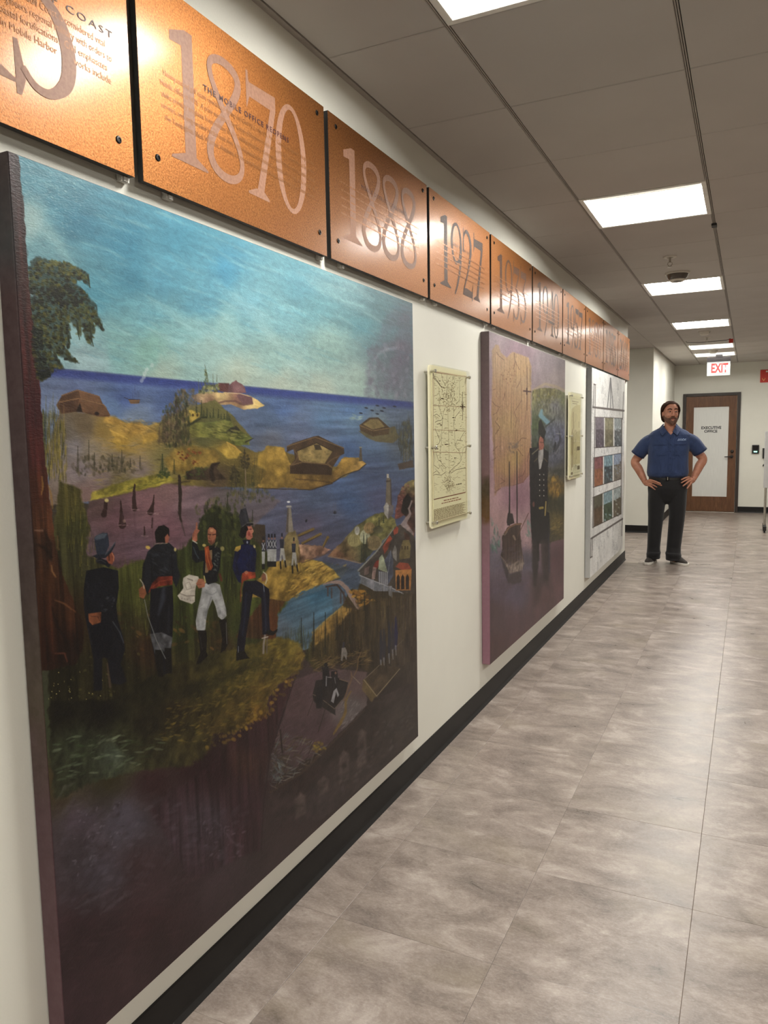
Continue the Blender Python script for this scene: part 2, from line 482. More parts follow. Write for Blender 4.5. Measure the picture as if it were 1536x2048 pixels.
# ------------------------------------------------------------------ copper year panels
def smooth_pts(pts, n=10):
    """Catmull-Rom through (x, y, w)"""
    P = [np.array(p, float) for p in pts]
    P = [2 * P[0] - P[1]] + P + [2 * P[-1] - P[-2]]
    out = []
    for i in range(1, len(P) - 2):
        for k in range(n):
            t = k / n; a, b, c, d = P[i - 1:i + 3]
            out.append(0.5 * (2 * b + (c - a) * t + (2 * a - 5 * b + 4 * c - d) * t * t + (3 * b - a - 3 * c + d) * t ** 3))
    out.append(P[-2])
    return out
def stroke(pts, n=10, smooth=True):
    q = smooth_pts(pts, n) if smooth else [np.array(p, float) for p in pts]
    vs, fs = [], []
    for i, p in enumerate(q):
        d = q[min(i + 1, len(q) - 1)][:2] - q[max(i - 1, 0)][:2]
        L = np.hypot(*d) or 1; nx, ny = -d[1] / L, d[0] / L; w = p[2] / 2
        vs += [(p[0] + nx * w, p[1] + ny * w), (p[0] - nx * w, p[1] - ny * w)]
    for i in range(len(q) - 1): fs.append((2 * i, 2 * i + 1, 2 * i + 3, 2 * i + 2))
    return vs, fs
def poly(*pts): return list(pts), [tuple(range(len(pts)))]
def ring(cx, cy, a, b, ai, bi, n=40, dx=0.0):
    vs, fs = [], []
    for k in range(n):
        t = 2 * math.pi * k / n
        vs += [(cx + a * math.cos(t), cy + b * math.sin(t)), (cx + dx + ai * math.cos(t), cy + bi * math.sin(t))]
    for k in range(n): fs.append((2 * k, 2 * k + 1, (2 * k + 3) % (2 * n), (2 * k + 2) % (2 * n)))
    return vs, fs
# condensed high-contrast numerals, unit height; x runs 0..width
def glyph(ch):
    if ch == '1':
        return 0.43, [poly((0.16, 0.06), (0.29, 0.06), (0.29, 0.94), (0.16, 0.90)), poly((0.03, 0.86), (0.16, 0.87), (0.29, 0.94), (0.29, 1.0), (0.20, 1.0), (0.03, 0.93)),
                      poly((0.0, 0.0), (0.43, 0.0), (0.43, 0.018), (0.29, 0.075), (0.16, 0.075), (0.0, 0.018))]
    if ch == '0':
        return 0.54, [ring(0.27, 0.5, 0.27, 0.5, 0.175, 0.455)]
    if ch == '8':
        u = []
        for k in range(97):
            t = 2 * math.pi * k / 96
            y = 0.5 + 0.465 * math.cos(t) + 0.05 * math.sin(t) ** 2
            x = 0.25 + (0.190 if math.cos(t) > 0 else 0.215) * math.sin(2 * t)
            w = 0.073 + 0.012 * math.sin(2 * t) * (1 if math.cos(t) > 0 else -1)
            u.append((x, y, w))
        return 0.50, [stroke(u, 1, False)]
    if ch == '7':
        return 0.52, [poly((0.06, 0.99), (0.06, 0.82), (0.10, 0.83), (0.50, 0.83), (0.50, 0.97), (0.10, 0.95)), poly((0.05, 1.04), (0.08, 1.04), (0.10, 0.84), (0.05, 0.72)),
                      poly((0.42, 0.85), (0.50, 0.85), (0.27, 0.04), (0.17, 0.04)), poly((0.04, 0.0), (0.36, 0.0), (0.36, 0.02), (0.28, 0.07), (0.16, 0.07), (0.04, 0.02))]
    if ch == '9':
        return 0.52, [ring(0.25, 0.70, 0.235, 0.30, 0.155, 0.255), stroke([(0.445, 0.72, 0.09), (0.44, 0.55, 0.09), (0.40, 0.35, 0.075), (0.30, 0.12, 0.055), (0.18, -0.05, 0.035)]),
                      stroke([(0.16, 0.47, 0.03), (0.21, 0.42, 0.05), (0.27, 0.42, 0.06)])]
    if ch == '2':
        return 0.52, [stroke([(0.05, 0.66, 0.02), (0.06, 0.84, 0.035), (0.16, 0.965, 0.055), (0.30, 0.94, 0.075), (0.39, 0.80, 0.09), (0.36, 0.60, 0.075), (0.24, 0.34, 0.045), (0.07, 0.08, 0.03)]),
                      poly((0.03, 0.0), (0.47, 0.0), (0.47, 0.10), (0.20, 0.12), (0.06, 0.10)), poly((0.44, -0.04), (0.48, -0.04), (0.49, 0.24), (0.46, 0.16)), poly((0.05, 1.0), (0.075, 1.0), (0.075, 0.64), (0.05, 0.64))]
    if ch == '3':
        return 0.50, [poly((0.06, 0.99), (0.06, 0.80), (0.10, 0.83), (0.45, 0.83), (0.45, 0.97), (0.10, 0.95)), poly((0.05, 1.05), (0.075, 1.05), (0.09, 0.84), (0.05, 0.70)),
                      poly((0.39, 0.86), (0.45, 0.86), (0.25, 0.56), (0.19, 0.57)), stroke([(0.19, 0.565, 0.03), (0.30, 0.53, 0.06), (0.40, 0.40, 0.085), (0.41, 0.22, 0.085), (0.32, 0.05, 0.06), (0.18, 0.02, 0.045), (0.07, 0.10, 0.04)]),
                      poly((0.05, -0.06), (0.08, -0.06), (0.10, 0.12), (0.06, 0.20))]
    if ch == '4':
        return 0.54, [poly((0.33, 0.03), (0.43, 0.03), (0.43, 1.0), (0.40, 1.0), (0.33, 0.90)), poly((0.40, 1.0), (0.34, 0.93), (0.02, 0.33), (0.05, 0.30)), poly((0.02, 0.27), (0.53, 0.27), (0.53, 0.31), (0.02, 0.33)),
                      poly((0.22, 0.0), (0.54, 0.0), (0.54, 0.02), (0.43, 0.06), (0.33, 0.06), (0.22, 0.02))]
    if ch == '5':
        return 0.52, [poly((0.12, 0.97), (0.47, 0.99), (0.47, 0.84), (0.12, 0.86)), poly((0.10, 0.98), (0.15, 0.98), (0.13, 0.55), (0.09, 0.55)),
                      stroke([(0.11, 0.56, 0.03), (0.24, 0.60, 0.06), (0.37, 0.50, 0.10), (0.43, 0.32, 0.115), (0.40, 0.14, 0.10), (0.28, 0.03, 0.06), (0.16, 0.03, 0.05), (0.07, 0.11, 0.045)]),
                      poly((0.02, -0.06), (0.055, -0.06), (0.09, 0.04), (0.075, 0.14), (0.045, 0.26), (0.015, 0.26))]
    return 0.3, []
def digit_mesh(ch, h):
    """numeral lying in the y-z plane, facing +x, bottom left at the origin"""
    w, parts = glyph(ch); mb = MB()
    for k, (vs, fs) in enumerate(parts):
        n = max(1, len(vs))
        mb.add([(0.0004 + 0.00005 * k + 0.0006 * (i // 2 * 2) / n * (n > 90), x * h, y * h) for i, (x, y) in enumerate(vs)], fs)
    me = bpy.data.meshes.new('numeral'); me.from_pydata(mb.v, [], mb.f)
    bm = bmesh.new(); bm.from_mesh(me)
    for f in bm.faces:
        if f.normal.x < 0: f.normal_flip()
    bm.to_mesh(me); bm.free()
    return me, w * h

DG = None
def text_mesh(body, size, align='LEFT', spacing=1.0, res=2, bold=0.0, shear=0.0):
    cu = bpy.data.curves.new('lettering', 'FONT'); cu.body = body; cu.size = size
    cu.align_x = align; cu.space_character = spacing; cu.resolution_u = res; cu.offset = bold; cu.shear = shear
    o = bpy.data.objects.new('lettering', cu); COL.objects.link(o)
    dg = bpy.context.evaluated_depsgraph_get()
    me = bpy.data.meshes.new_from_object(o.evaluated_get(dg))
    COL.objects.unlink(o); bpy.data.objects.remove(o); bpy.data.curves.remove(cu)
    return me
def text_on_wall(body, size, x, y0, z, mat, parent, name, align='LEFT', width=None, spacing=1.0, wscale=1.0, bold=0.0, res=2):
    """text reading along +y on a surface that faces +x; width fits the line to that length"""
    me = text_mesh(body, size, align, spacing, res, bold)
    n = len(me.vertices); co = np.empty(n * 3); me.vertices.foreach_get('co', co); co = co.reshape(-1, 3)
    if width is not None and n:
        s = width / max(1e-6, co[:, 0].max() - co[:, 0].min()); co[:, 0] = (co[:, 0] - co[:, 0].min()) * s
    else:
        co[:, 0] *= wscale
    out = np.stack([np.full(n, 0.0), co[:, 0], co[:, 1]], 1)
    me.vertices.foreach_set('co', out.ravel())
    bm = bmesh.new(); bm.from_mesh(me)
    for f in bm.faces:
        if f.normal.x < 0: f.normal_flip()
    bm.to_mesh(me); bm.free()
    o = obj(name, me, mat, parent, (x, y0, z)); o['kind'] = 'stuff'; return o

def text_bars(rows, x, mat, parent, name, seed, h=0.008):
    """rows of words too small to read: one short printed dash per word"""
    rng = random.Random(seed); mb = MB()
    for y0, y1, z in rows:
        y = y0
        while y < y1:
            w = rng.choice((0.012, 0.018, 0.024, 0.03, 0.038))
            e = min(y + w, y1)
            mb.add([(0, y, z), (0, e, z), (0, e, z + h), (0, y, z + h)], [(0, 1, 2, 3)])
            y = e + 0.006
    me = mb.mesh(name)
    o = obj(name, me, mat, parent, (x, 0, 0)); o['kind'] = 'stuff'; return o

P_T, P_FRONT, P_Z0, P_Z1 = 0.016, 0.030, 2.003, 2.452
P_PITCH, P_W, P_Y0 = 0.8235, 0.797, 1.309
PX0 = P_FRONT
YEARS = ['1815', '1870', '1888', '1927', '1933', '1940', '1957', '1980', '1985', '2000']
DIG_Y = {'1815': (0.07, 0.225, 0.385, 0.505), '1870': (0.095, 0.225, 0.378, 0.523), '1888': (0.085, 0.22, 0.375, 0.535), '1927': (0.115, 0.24, 0.39, 0.535)}
plate_me = None
screw_me = None
def year_panel(i, year, label):
    global plate_me, screw_me
    y0 = P_Y0 + (i - 1) * P_PITCH
    r = empty('year_panel', (0, y0, P_Z0)); hgt = P_Z1 - P_Z0
    tag(r, label, 'wall panel', 'copper year panels')
    if plate_me is None:
        t = MB().box(P_FRONT - P_T, P_FRONT - 0.0015, 0, P_W, 0, hgt).build('backing_board', M['black_edge'], r, bevel=0.001)
        plate_me = [t.data]
        t = MB().box(P_FRONT - 0.0015, P_FRONT, 0.0004, P_W - 0.0004, 0.0004, hgt - 0.0004).build('copper_sheet', M['copper'], r)
        plate_me.append(t.data)
        mb = MB().lathe([(0.0078, 0.0), (0.0078, 0.0012), (0.0066, 0.0024), (0.0040, 0.0026), (0.0036, 0.0012), (0.0, 0.0012)], (0, 0, 0), 16, 'x')
        screw_me = mb.mesh('screw'); screw_me.materials.append(M['screw'])
    else:
        obj('backing_board', plate_me[0], None, r); obj('copper_sheet', plate_me[1], None, r)
    for sy in (0.048, P_W - 0.042):
        for sz in (0.064, hgt - 0.033):
            obj('screw', screw_me, None, r, (P_FRONT, sy, sz))
    for sy in (0.10, P_W - 0.012):
        MB().box(0.001, P_FRONT - P_T, sy - 0.012, sy + 0.012, -0.010, 0.03).box(0.012, P_FRONT - P_T + 0.004, sy - 0.006, sy + 0.006, -0.010, -0.001).build('hanging_clip', M['clip'], r)
    h = 0.300; ys = DIG_Y.get(year, (0.10, 0.235, 0.385, 0.53))
    for ch, dy in zip(year, ys):
        me, w = digit_mesh(ch, h); obj('numeral', me, M['numeral_glare_dark' if i > 2 else 'numeral'], r, (P_FRONT, dy, 0.082))
    xt = P_FRONT + 0.0009
    if year == '1870':
        text_on_wall('THE MOBILE OFFICE REOPENS', 0.0195, xt, 0.217, 0.274, M['print_dark'], r, 'heading_lettering', width=0.375, spacing=1.25, bold=0.0004)
        body = ['Having ceased gulf coast operations during the Civil War, the U.S. Army Corps of Engineers reopens the',
                'Mobile office in 1870.  A prior merger of the Corps of Engineers with the Corps of Topographical Engineers',
                'shifts primary emphasis from military to civil works projects.  Congress authorizes extensive navigational',
                'surveys, and long-needed harbor and river improvements are initiated.  Commercial river traffic swells on',
                'the Tombigbee, Black Warrior, Alabama, Coosa and Apalachicola Rivers during the era of steam power.']
        for k, ln in enumerate(body):
            s = (0.078, 0.067, 0.07, 0.067, 0.077)[k]
            text_on_wall(ln, 0.0175, xt, s, 0.253 - 0.0243 * k, M['print_brown'], r, 'body_lettering', width=0.728 - s)
    elif year == '1815':
        text_on_wall('DEFENDING THE GULF COAST', 0.0195, xt, 0.217, 0.262, M['print_dark'], r, 'heading_lettering', width=0.535, spacing=1.3)
        body = ['the Gulf Coast is considered vital', 'Engineers regional military with orders to', 'coastal fortifications.  Civil emphasizes', 'in Mobile Harbor        works include']
        for k, ln in enumerate(body):
            text_on_wall(ln, 0.020, xt, (0.515, 0.485, 0.478, 0.487)[k], 0.237 - 0.0225 * k, M['print_brown'], r, 'body_lettering', width=(0.215, 0.262, 0.255, 0.255)[k])
    else:
        if year == '1888':
            text_on_wall('MOBILE DISTRICT ESTABLISHED', 0.0195, xt, 0.217, 0.274, M['print_dark'], r, 'heading_lettering', width=0.37, spacing=1.25)
        elif year == '1927':
            text_on_wall("GREAT FLOOD OF '27", 0.0195, xt, 0.26, 0.274, M['print_dark'], r, 'heading_lettering', width=0.27, spacing=1.25)
        rows = [(0.07 + 0.004 * (k % 2), 0.715 - 0.012 * ((k * 7) % 3), 0.253 - 0.0243 * k) for k in range(5)]
        text_bars(rows, xt, M['print_faint'], r, 'body_lettering', i, h=0.005)
PANEL_LABELS = ['copper panel at the upper left corner reading GULF COAST, cut off by the frame',
                'large copper panel with the year 1870 and heading THE MOBILE OFFICE REOPENS',
                'copper panel with the year 1888 above the right edge of the harbor painting',
                'copper panel with the year 1927 above the cream framed map',
                'copper panel with the year 1933 above the left part of the ship painting',
                'copper panel with the year 1940 above the right part of the ship painting',
                'copper panel with the year 1957, next one after the 1940 panel',
                'copper panel with two bright glare bands, third from the end of the row',
                'copper panel second from the end of the row with a reddish lower corner',
                'last copper panel of the row at the wall end, its numerals lost in glare']
for i, (yr, lab) in enumerate(zip(YEARS, PANEL_LABELS)): year_panel(i, yr, lab)
# ------------------------------------------------------------------ painted canvases
# A small brush engine: colours are laid on a grid of paint cells (one mesh vertex each) that covers the canvas.
# Shapes are given in the measured coordinates of the photograph and carried to the canvas plane by ray casting.
def wall_pt(px, py, x):
    d = AX_R * ((px - 768) / F_PX) + AX_D * ((py - 1024) / F_PX) + AX_F
    p = CAM + d * ((x - CAM[0]) / d[0])
    return p[1], p[2]
def project(x, y, z):
    v = np.stack([np.full_like(y, x - CAM[0]), y - CAM[1], z - CAM[2]], -1)
    c = v @ np.stack([AX_R, AX_D, AX_F], 1)
    return c[..., 0] / c[..., 2] * F_PX + 768, c[..., 1] / c[..., 2] * F_PX + 1024
CROPS = dict(p=(0, 0, 1), a3=(0, 300, 3.072), a4=(400, 500, 3.34), a5=(120, 860, 2.844), a6=(480, 950, 2.731), a7=(0, 1250, 2.566), z3=(160, 990, 5.908),
             z4=(360, 1000, 5.908), z5=(600, 940, 5.6875), z6=(540, 1220, 4.877), y2=(60, 680, 5.908), y3=(280, 700, 5.486), y4=(20, 880, 3.656),
             s1=(950, 650, 5.85), s2=(950, 1000, 5.85), c7=(1120, 720, 4.551), m1=(840, 700, 5.39))
def K(name, pts):
    ox, oy, s = CROPS[name]
    return [(ox + p[0] / s, oy + p[1] / s) for p in pts]

class Paint:
    def __init__(self, x, y0, y1, z0, z1, nu, nv, seed=1):
        self.x, self.y0, self.y1, self.z0, self.z1 = x, y0, y1, z0, z1
        self.rng = np.random.default_rng(seed)
        # columns spaced evenly as seen, so that near and far brushwork is equally fine
        a, b = (1 / (y0 + 0.55), 1 / (y1 + 0.55))
        t = np.linspace(0, 1, nu)
        self.ys = 1 / (a + (b - a) * t) - 0.55
        self.zs = np.linspace(z1, z0, nv)
        Y, Z = np.meshgrid(self.ys, self.zs)
        self.PX, self.PY = project(x, Y, Z)
        self.Y, self.Z = Y, Z
        self.nu, self.nv = nu, nv
        self.rgb = np.zeros((nv, nu, 3))
        self.N1 = self.fractal(14, 18, 5); self.N2 = self.fractal(60, 80, 3); self.NH = self.fractal(10, 120, 3); self.NV = self.fractal(120, 12, 3)
        self.N3 = self.fractal(14, 18, 5); self.NF = self.fractal(160, 200, 2)
    def fractal(self, a, b, octs):
        tot = np.zeros((self.nv, self.nu)); amp, s = 1.0, 0.0
        for o in range(octs):
            gx, gy = min(a * 2 ** o, self.nu), min(b * 2 ** o, self.nv)
            g = self.rng.random((gy + 2, gx + 2))
            fx = np.linspace(0, gx - 1e-6, self.nu); fy = np.linspace(0, gy - 1e-6, self.nv)
            ix, iy = fx.astype(int), fy.astype(int)
            tx, ty = fx - ix, fy - iy
            tx = tx * tx * (3 - 2 * tx); ty = ty * ty * (3 - 2 * ty)
            r0 = g[iy][:, ix] * (1 - tx) + g[iy][:, ix + 1] * tx
            r1 = g[iy + 1][:, ix] * (1 - tx) + g[iy + 1][:, ix + 1] * tx
            tot += amp * (r0 * (1 - ty)[:, None] + r1 * ty[:, None]); s += amp; amp *= 0.55
        return (tot / s - 0.5) * 2
    def win(self, x0, y0, x1, y1):
        cs = [wall_pt(px, py, self.x) for px, py in ((x0, y0), (x1, y0), (x1, y1), (x0, y1))]
        ya, yb = min(c[0] for c in cs), max(c[0] for c in cs); za, zb = min(c[1] for c in cs), max(c[1] for c in cs)
        j0, j1 = np.searchsorted(self.ys, [ya, yb]); j0 = max(0, j0 - 1); j1 = min(self.nu, j1 + 1)
        dz = (self.z1 - self.z0) / (self.nv - 1)
        i0 = max(0, int((self.z1 - zb) / dz) - 1); i1 = min(self.nv, int((self.z1 - za) / dz) + 2)
        if j1 <= j0 or i1 <= i0: return None
        return slice(i0, i1), slice(j0, j1)
    def blend(self, w, a, col):
        c = self.rgb[w]
        col = np.asarray(col, float) / (255 if np.ndim(col) == 1 else 1)
        self.rgb[w] = c + (col - c) * a[..., None]
    def inside(self, pts, X, Yp):
        ins = np.zeros(X.shape, bool); d2 = np.full(X.shape, 1e9)
        n = len(pts)
        for i in range(n):
            x0, y0 = pts[i]; x1, y1 = pts[(i + 1) % n]
            if y0 != y1:
                c = ((y0 > Yp) != (y1 > Yp)) & (X < (x1 - x0) * (Yp - y0) / (y1 - y0) + x0)
                ins ^= c
            ex, ey = x1 - x0, y1 - y0; L = ex * ex + ey * ey + 1e-9
            t = np.clip(((X - x0) * ex + (Yp - y0) * ey) / L, 0, 1)
            d2 = np.minimum(d2, (X - x0 - t * ex) ** 2 + (Yp - y0 - t * ey) ** 2)
        d = np.sqrt(d2)
        return np.where(ins, d, -d)
    def mask(self, pts, soft=1.0, rough=0.0):
        xs = [p[0] for p in pts]; ys = [p[1] for p in pts]; pad = soft + rough + 2
        w = self.win(min(xs) - pad, min(ys) - pad, max(xs) + pad, max(ys) + pad)
        if w is None: return None, None
        X, Yp = self.PX[w], self.PY[w]
        if rough: X = X + self.N2[w] * rough + self.NF[w] * rough * 0.6; Yp = Yp + self.N3[w] * rough * 1.2 + self.NF[w] * rough * 0.6
        return w, np.clip(0.5 + self.inside(pts, X, Yp) / soft, 0, 1)
    def poly(self, pts, col, soft=1.0, alpha=1.0, rough=0.0, tex=0.08, nz=None, crop=None):
        if crop: pts = K(crop, pts)
        w, a = self.mask(pts, soft, rough)
        if w is None: return
        n = (self.N2 if nz is None else nz)[w]
        c = np.asarray(col, float) / 255
        self.blend(w, a * alpha, np.clip(c[None, None] * (1 + tex * 2 * n[..., None]), 0, 1))
    def field(self, pts, samples, soft=1.0, rough=0.0, alpha=1.0, p=3.0, tex=0.05, nz=None, crop=None, warp=0.0):
        """fill an outline with colours interpolated between samples (px, py, rgb)"""
        if crop: pts = K(crop, pts)
        w, a = self.mask(pts, soft, rough)
        if w is None: return
        X, Yp = self.PX[w], self.PY[w]
        if warp: X = X + self.N1[w] * warp; Yp = Yp + self.N3[w] * warp
        num = np.zeros(X.shape + (3,)); den = np.zeros(X.shape)
        for sx, sy, c in samples:
            wt = 1.0 / ((X - sx) ** 2 + (Yp - sy) ** 2 + 60.0) ** (p / 2)
            num += wt[..., None] * (np.asarray(c, float) / 255); den += wt
        n = (self.N2 if nz is None else nz)[w]
        self.blend(w, a * alpha, np.clip(num / den[..., None] * (1 + 2 * tex * n[..., None]), 0, 1))
    def line(self, pts, wd, col, alpha=1.0, soft=1.0, crop=None, rough=0.0):
        """brush stroke along a polyline; wd in photo pixels, one value or one per point"""
        if crop: pts = K(crop, pts)
        ws = wd if isinstance(wd, (list, tuple)) else [wd] * len(pts)
        pad = max(ws) + soft + rough + 2
        w = self.win(min(p[0] for p in pts) - pad, min(p[1] for p in pts) - pad, max(p[0] for p in pts) + pad, max(p[1] for p in pts) + pad)
        if w is None: return
        X, Yp = self.PX[w], self.PY[w]
        if rough: X = X + self.NF[w] * rough; Yp = Yp + self.N2[w] * rough
        best = np.full(X.shape, -1e9)
        for (x0, y0), (x1, y1), w0, w1 in zip(pts, pts[1:], ws, ws[1:]):
            ex, ey = x1 - x0, y1 - y0; L = ex * ex + ey * ey + 1e-9
            t = np.clip(((X - x0) * ex + (Yp - y0) * ey) / L, 0, 1)
            d = np.sqrt((X - x0 - t * ex) ** 2 + (Yp - y0 - t * ey) ** 2)
            best = np.maximum(best, (w0 + (w1 - w0) * t) / 2 - d)
        self.blend(w, np.clip(0.5 + best / soft, 0, 1) * alpha, col)
    def dab(self, x, y, rx, ry, ang, col, alpha=0.8):
        r = max(rx, ry) + 1.5
        w = self.win(x - r, y - r, x + r, y + r)
        if w is None: return
        X, Yp = self.PX[w] - x, self.PY[w] - y
        c, s = math.cos(ang), math.sin(ang)
        u, v = (X * c + Yp * s) / rx, (-X * s + Yp * c) / ry
        self.blend(w, np.clip((1.15 - np.sqrt(u * u + v * v)) * 2.2, 0, 1) * alpha, col)
    def scatter(self, pts, n, rx, ry, cols, ang=0.0, aj=0.4, alpha=0.8, crop=None):
        """n brush dabs inside an outline"""
        if crop: pts = K(crop, pts)
        if ry > rx and abs(ang) > 0.7: ang -= math.pi / 2      # long side of the dab upright
        P = np.array(pts); lo, hi = P.min(0), P.max(0); k = 0; tries = 0
        while k < n and tries < n * 8:
            tries += 1
            x, y = lo + (hi - lo) * self.rng.random(2)
            if self.inside(pts, np.array([[x]]), np.array([[y]]))[0, 0] < 0: continue
            f = 0.6 + 0.8 * self.rng.random()
            self.dab(x, y, rx * f, ry * f, ang + (self.rng.random() - 0.5) * 2 * aj, cols[self.rng.integers(len(cols))], alpha * (0.5 + 0.5 * self.rng.random()))
            k += 1
    def blades(self, pts, n, h, wd, cols, lean=0.12, alpha=0.7, crop=None):
        if crop: pts = K(crop, pts)
        P = np.array(pts); lo, hi = P.min(0), P.max(0); k = 0; tries = 0
        while k < n and tries < n * 8:
            tries += 1
            x, y = lo + (hi - lo) * self.rng.random(2)
            if self.inside(pts, np.array([[x]]), np.array([[y]]))[0, 0] < 0: continue
            hh = h * (0.5 + self.rng.random()); dx = hh * lean * (self.rng.random() - 0.5) * 2
            self.line([(x, y), (x + dx, y - hh)], [wd, wd * 0.35], cols[self.rng.integers(len(cols))], alpha * (0.5 + 0.5 * self.rng.random()), 0.9)
            k += 1
    def pine(self, x, y0, y1, wd, col, alpha=0.9):
        """small spiky conifer, y0 top, y1 foot"""
        self.line([(x, y0), (x, y1)], [0.8, 1.4], col, alpha)
        n = max(3, int((y1 - y0) / 3))
        for k in range(n):
            t = (k + 0.7) / n; yy = y0 + (y1 - y0) * t; r = wd * t * (0.7 + 0.6 * self.rng.random())
            self.line([(x - r, yy + r * 0.5), (x, yy - 0.8), (x + r, yy + r * 0.5)], [0.8, 1.8, 0.8], col, alpha * 0.9)
    def build(self, name, mat, parent, gain, sat=1.0, curve=1.0):
        """one vertex per paint cell, colours in a vertex attribute"""
        nv, nu = self.nv, self.nu
        me = bpy.data.meshes.new(name)
        co = np.stack([np.full(self.Y.size, self.x), self.Y.ravel(), self.Z.ravel()], 1)
        me.vertices.add(nv * nu); me.vertices.foreach_set('co', co.ravel().astype(np.float32))
        i, j = np.meshgrid(np.arange(nv - 1), np.arange(nu - 1), indexing='ij')
        a = (i * nu + j).ravel(); q = np.stack([a, a + nu, a + nu + 1, a + 1], 1).astype(np.int32)
        nf = len(q)
        me.loops.add(nf * 4); me.loops.foreach_set('vertex_index', q.ravel())
        me.polygons.add(nf); me.polygons.foreach_set('loop_start', (np.arange(nf) * 4).astype(np.int32))
        try: me.polygons.foreach_set('loop_total', np.full(nf, 4, np.int32))
        except Exception: pass
        me.update(calc_edges=True)
        at = me.color_attributes.new('paint', 'FLOAT_COLOR', 'POINT')
        s = np.clip((self.rgb.reshape(-1, 3) - 0.40) * curve + 0.40, 0.02, 1)      # deepen the darks as varnish does
        l = np.where(s <= 0.04045, s / 12.92, ((s + 0.055) / 1.055) ** 2.4)
        lum = l @ np.array([0.25, 0.65, 0.10]); l = np.clip((lum[:, None] + (l - lum[:, None]) * sat) * gain, 0, 0.92)
        at.data.foreach_set('color', np.concatenate([l, np.ones((len(l), 1))], 1).astype(np.float32).ravel())
        me.materials.append(mat)
        o = bpy.data.objects.new(name, me); COL.objects.link(o); o.parent = parent
        return o

def oil_material(name, rough=0.42, spec=0.35, sx=(60, 40, 160)):
    """vertex-painted pigment with brush-stroke relief and broken fine grain"""
    t = NT(name); at = t.n('ShaderNodeAttribute'); at.attribute_name = 'paint'
    v = t.coords('Object', (1, 0.5, 1.3)); f = t.noise(v, 70, 5, 0.65, 0.8); g = t.noise(v, 260, 2)
    hs = t.n('ShaderNodeHueSaturation'); t.l(at.outputs['Color'], hs.inputs['Color'])
    mr = t.n('ShaderNodeMapRange'); mr.inputs[1].default_value = 0.3; mr.inputs[2].default_value = 0.7; mr.inputs[3].default_value = 0.82; mr.inputs[4].default_value = 1.18
    t.l(f, mr.inputs[0]); t.l(mr.outputs[0], hs.inputs['Value'])
    t.set(col=hs.outputs['Color'], rough=rough, spec=spec)
    ad = t.n('ShaderNodeMath'); ad.operation = 'ADD'; t.l(f, ad.inputs[0]); t.l(g, ad.inputs[1])
    t.bump(ad.outputs[0], 0.35, 0.0012)
    return t.m
OIL = oil_material('oil_paint')
CANVAS_X, CANVAS_T = 0.046, 0.044      # face stands this far off the wall
def canvas_edges(parent, y0, y1, z0, z1, stops, names=('canvas_wrap',)):
    """the canvas folded round its stretcher: painted sides"""
    t = NT('canvas_side_paint'); v = t.coords('Object'); sp = t.n('ShaderNodeSeparateXYZ'); t.l(v, sp.inputs[0])
    mr = t.n('ShaderNodeMapRange'); mr.inputs[1].default_value = z0; mr.inputs[2].default_value = z1
    nz = t.noise(v, 9, 4); ad = t.n('ShaderNodeMath'); ad.operation = 'MULTIPLY_ADD'; ad.inputs[1].default_value = 0.16; t.l(nz, ad.inputs[0])
    sb = t.n('ShaderNodeMath'); sb.operation = 'SUBTRACT'; sb.inputs[1].default_value = 0.08
    t.l(sp.outputs[2], mr.inputs[0]); t.l(mr.outputs[0], ad.inputs[2]); t.l(ad.outputs[0], sb.inputs[0])
    c = t.ramp(sb.outputs[0], [(p, lin(q)) for p, q in stops]); f = t.noise(v, 45, 4, 0.65)
    c2 = t.mix(0.35, c, t.ramp(f, [(0.3, (0.02, 0.015, 0.015)), (0.75, (0.25, 0.2, 0.2))]), 'MIX')
    t.set(col=t.mix(0.35, c, c2), rough=0.5, spec=0.3); t.bump(f, 0.3, 0.001)
    e = 0.0008; x0, x1 = CANVAS_X - CANVAS_T, CANVAS_X
    mb = MB().box(x0, x1 - 0.0006, y0, y1, z0, z1)
    mb.build('canvas_wrap', t.m, parent, bevel=0.0025)
# ------------------------------------------------------------------ painting 1: harbour with forts and four men
HB = empty('harbor_painting', (0, 0, 0))
tag(HB, 'largest oil painting, blue bay with forts and four men on a grassy ledge', 'painting')
canvas_edges(HB, 0.956, 2.735, 0.205, 1.952, [(0.0, (96, 68, 74)), (0.3, (74, 52, 56)), (0.42, (62, 52, 38)), (0.5, (54, 42, 36)), (0.62, (50, 35, 35)), (0.85, (52, 32, 34)), (0.92, (48, 50, 52)), (1.0, (38, 26, 26))])
p = Paint(CANVAS_X, 0.958, 2.733, 0.207, 1.950, 760, 1080, 3)
# --- base: bottom earth and cliffs over the whole canvas
base = [(150, 1480, (62, 74, 50)), (230, 1490, (80, 92, 68)), (300, 1490, (66, 70, 38)), (120, 1560, (66, 56, 36)), (220, 1540, (52, 46, 26)), (400, 1530, (44, 24, 28)), (320, 1570, (50, 30, 33)),
        (170, 1650, (74, 64, 72)), (250, 1640, (78, 72, 82)), (350, 1620, (66, 56, 64)), (430, 1660, (80, 74, 82)), (480, 1570, (50, 28, 32)), (200, 1740, (70, 62, 70)), (300, 1750, (60, 44, 48)), (180, 1880, (58, 40, 45)),
        (300, 1850, (58, 38, 42)), (400, 1700, (56, 40, 44)), (140, 2000, (60, 42, 47)), (250, 1950, (62, 44, 47)), (700, 1200, (62, 54, 32)), (780, 1200, (58, 50, 36)), (800, 1300, (62, 54, 46)), (760, 1400, (46, 36, 33)),
        (620, 1500, (48, 36, 34)), (680, 1560, (46, 35, 33)), (560, 1620, (56, 44, 44)), (810, 1440, (56, 46, 42)), (520, 1680, (60, 48, 48)), (600, 1400, (70, 56, 58)), (580, 1450, (64, 50, 52))]
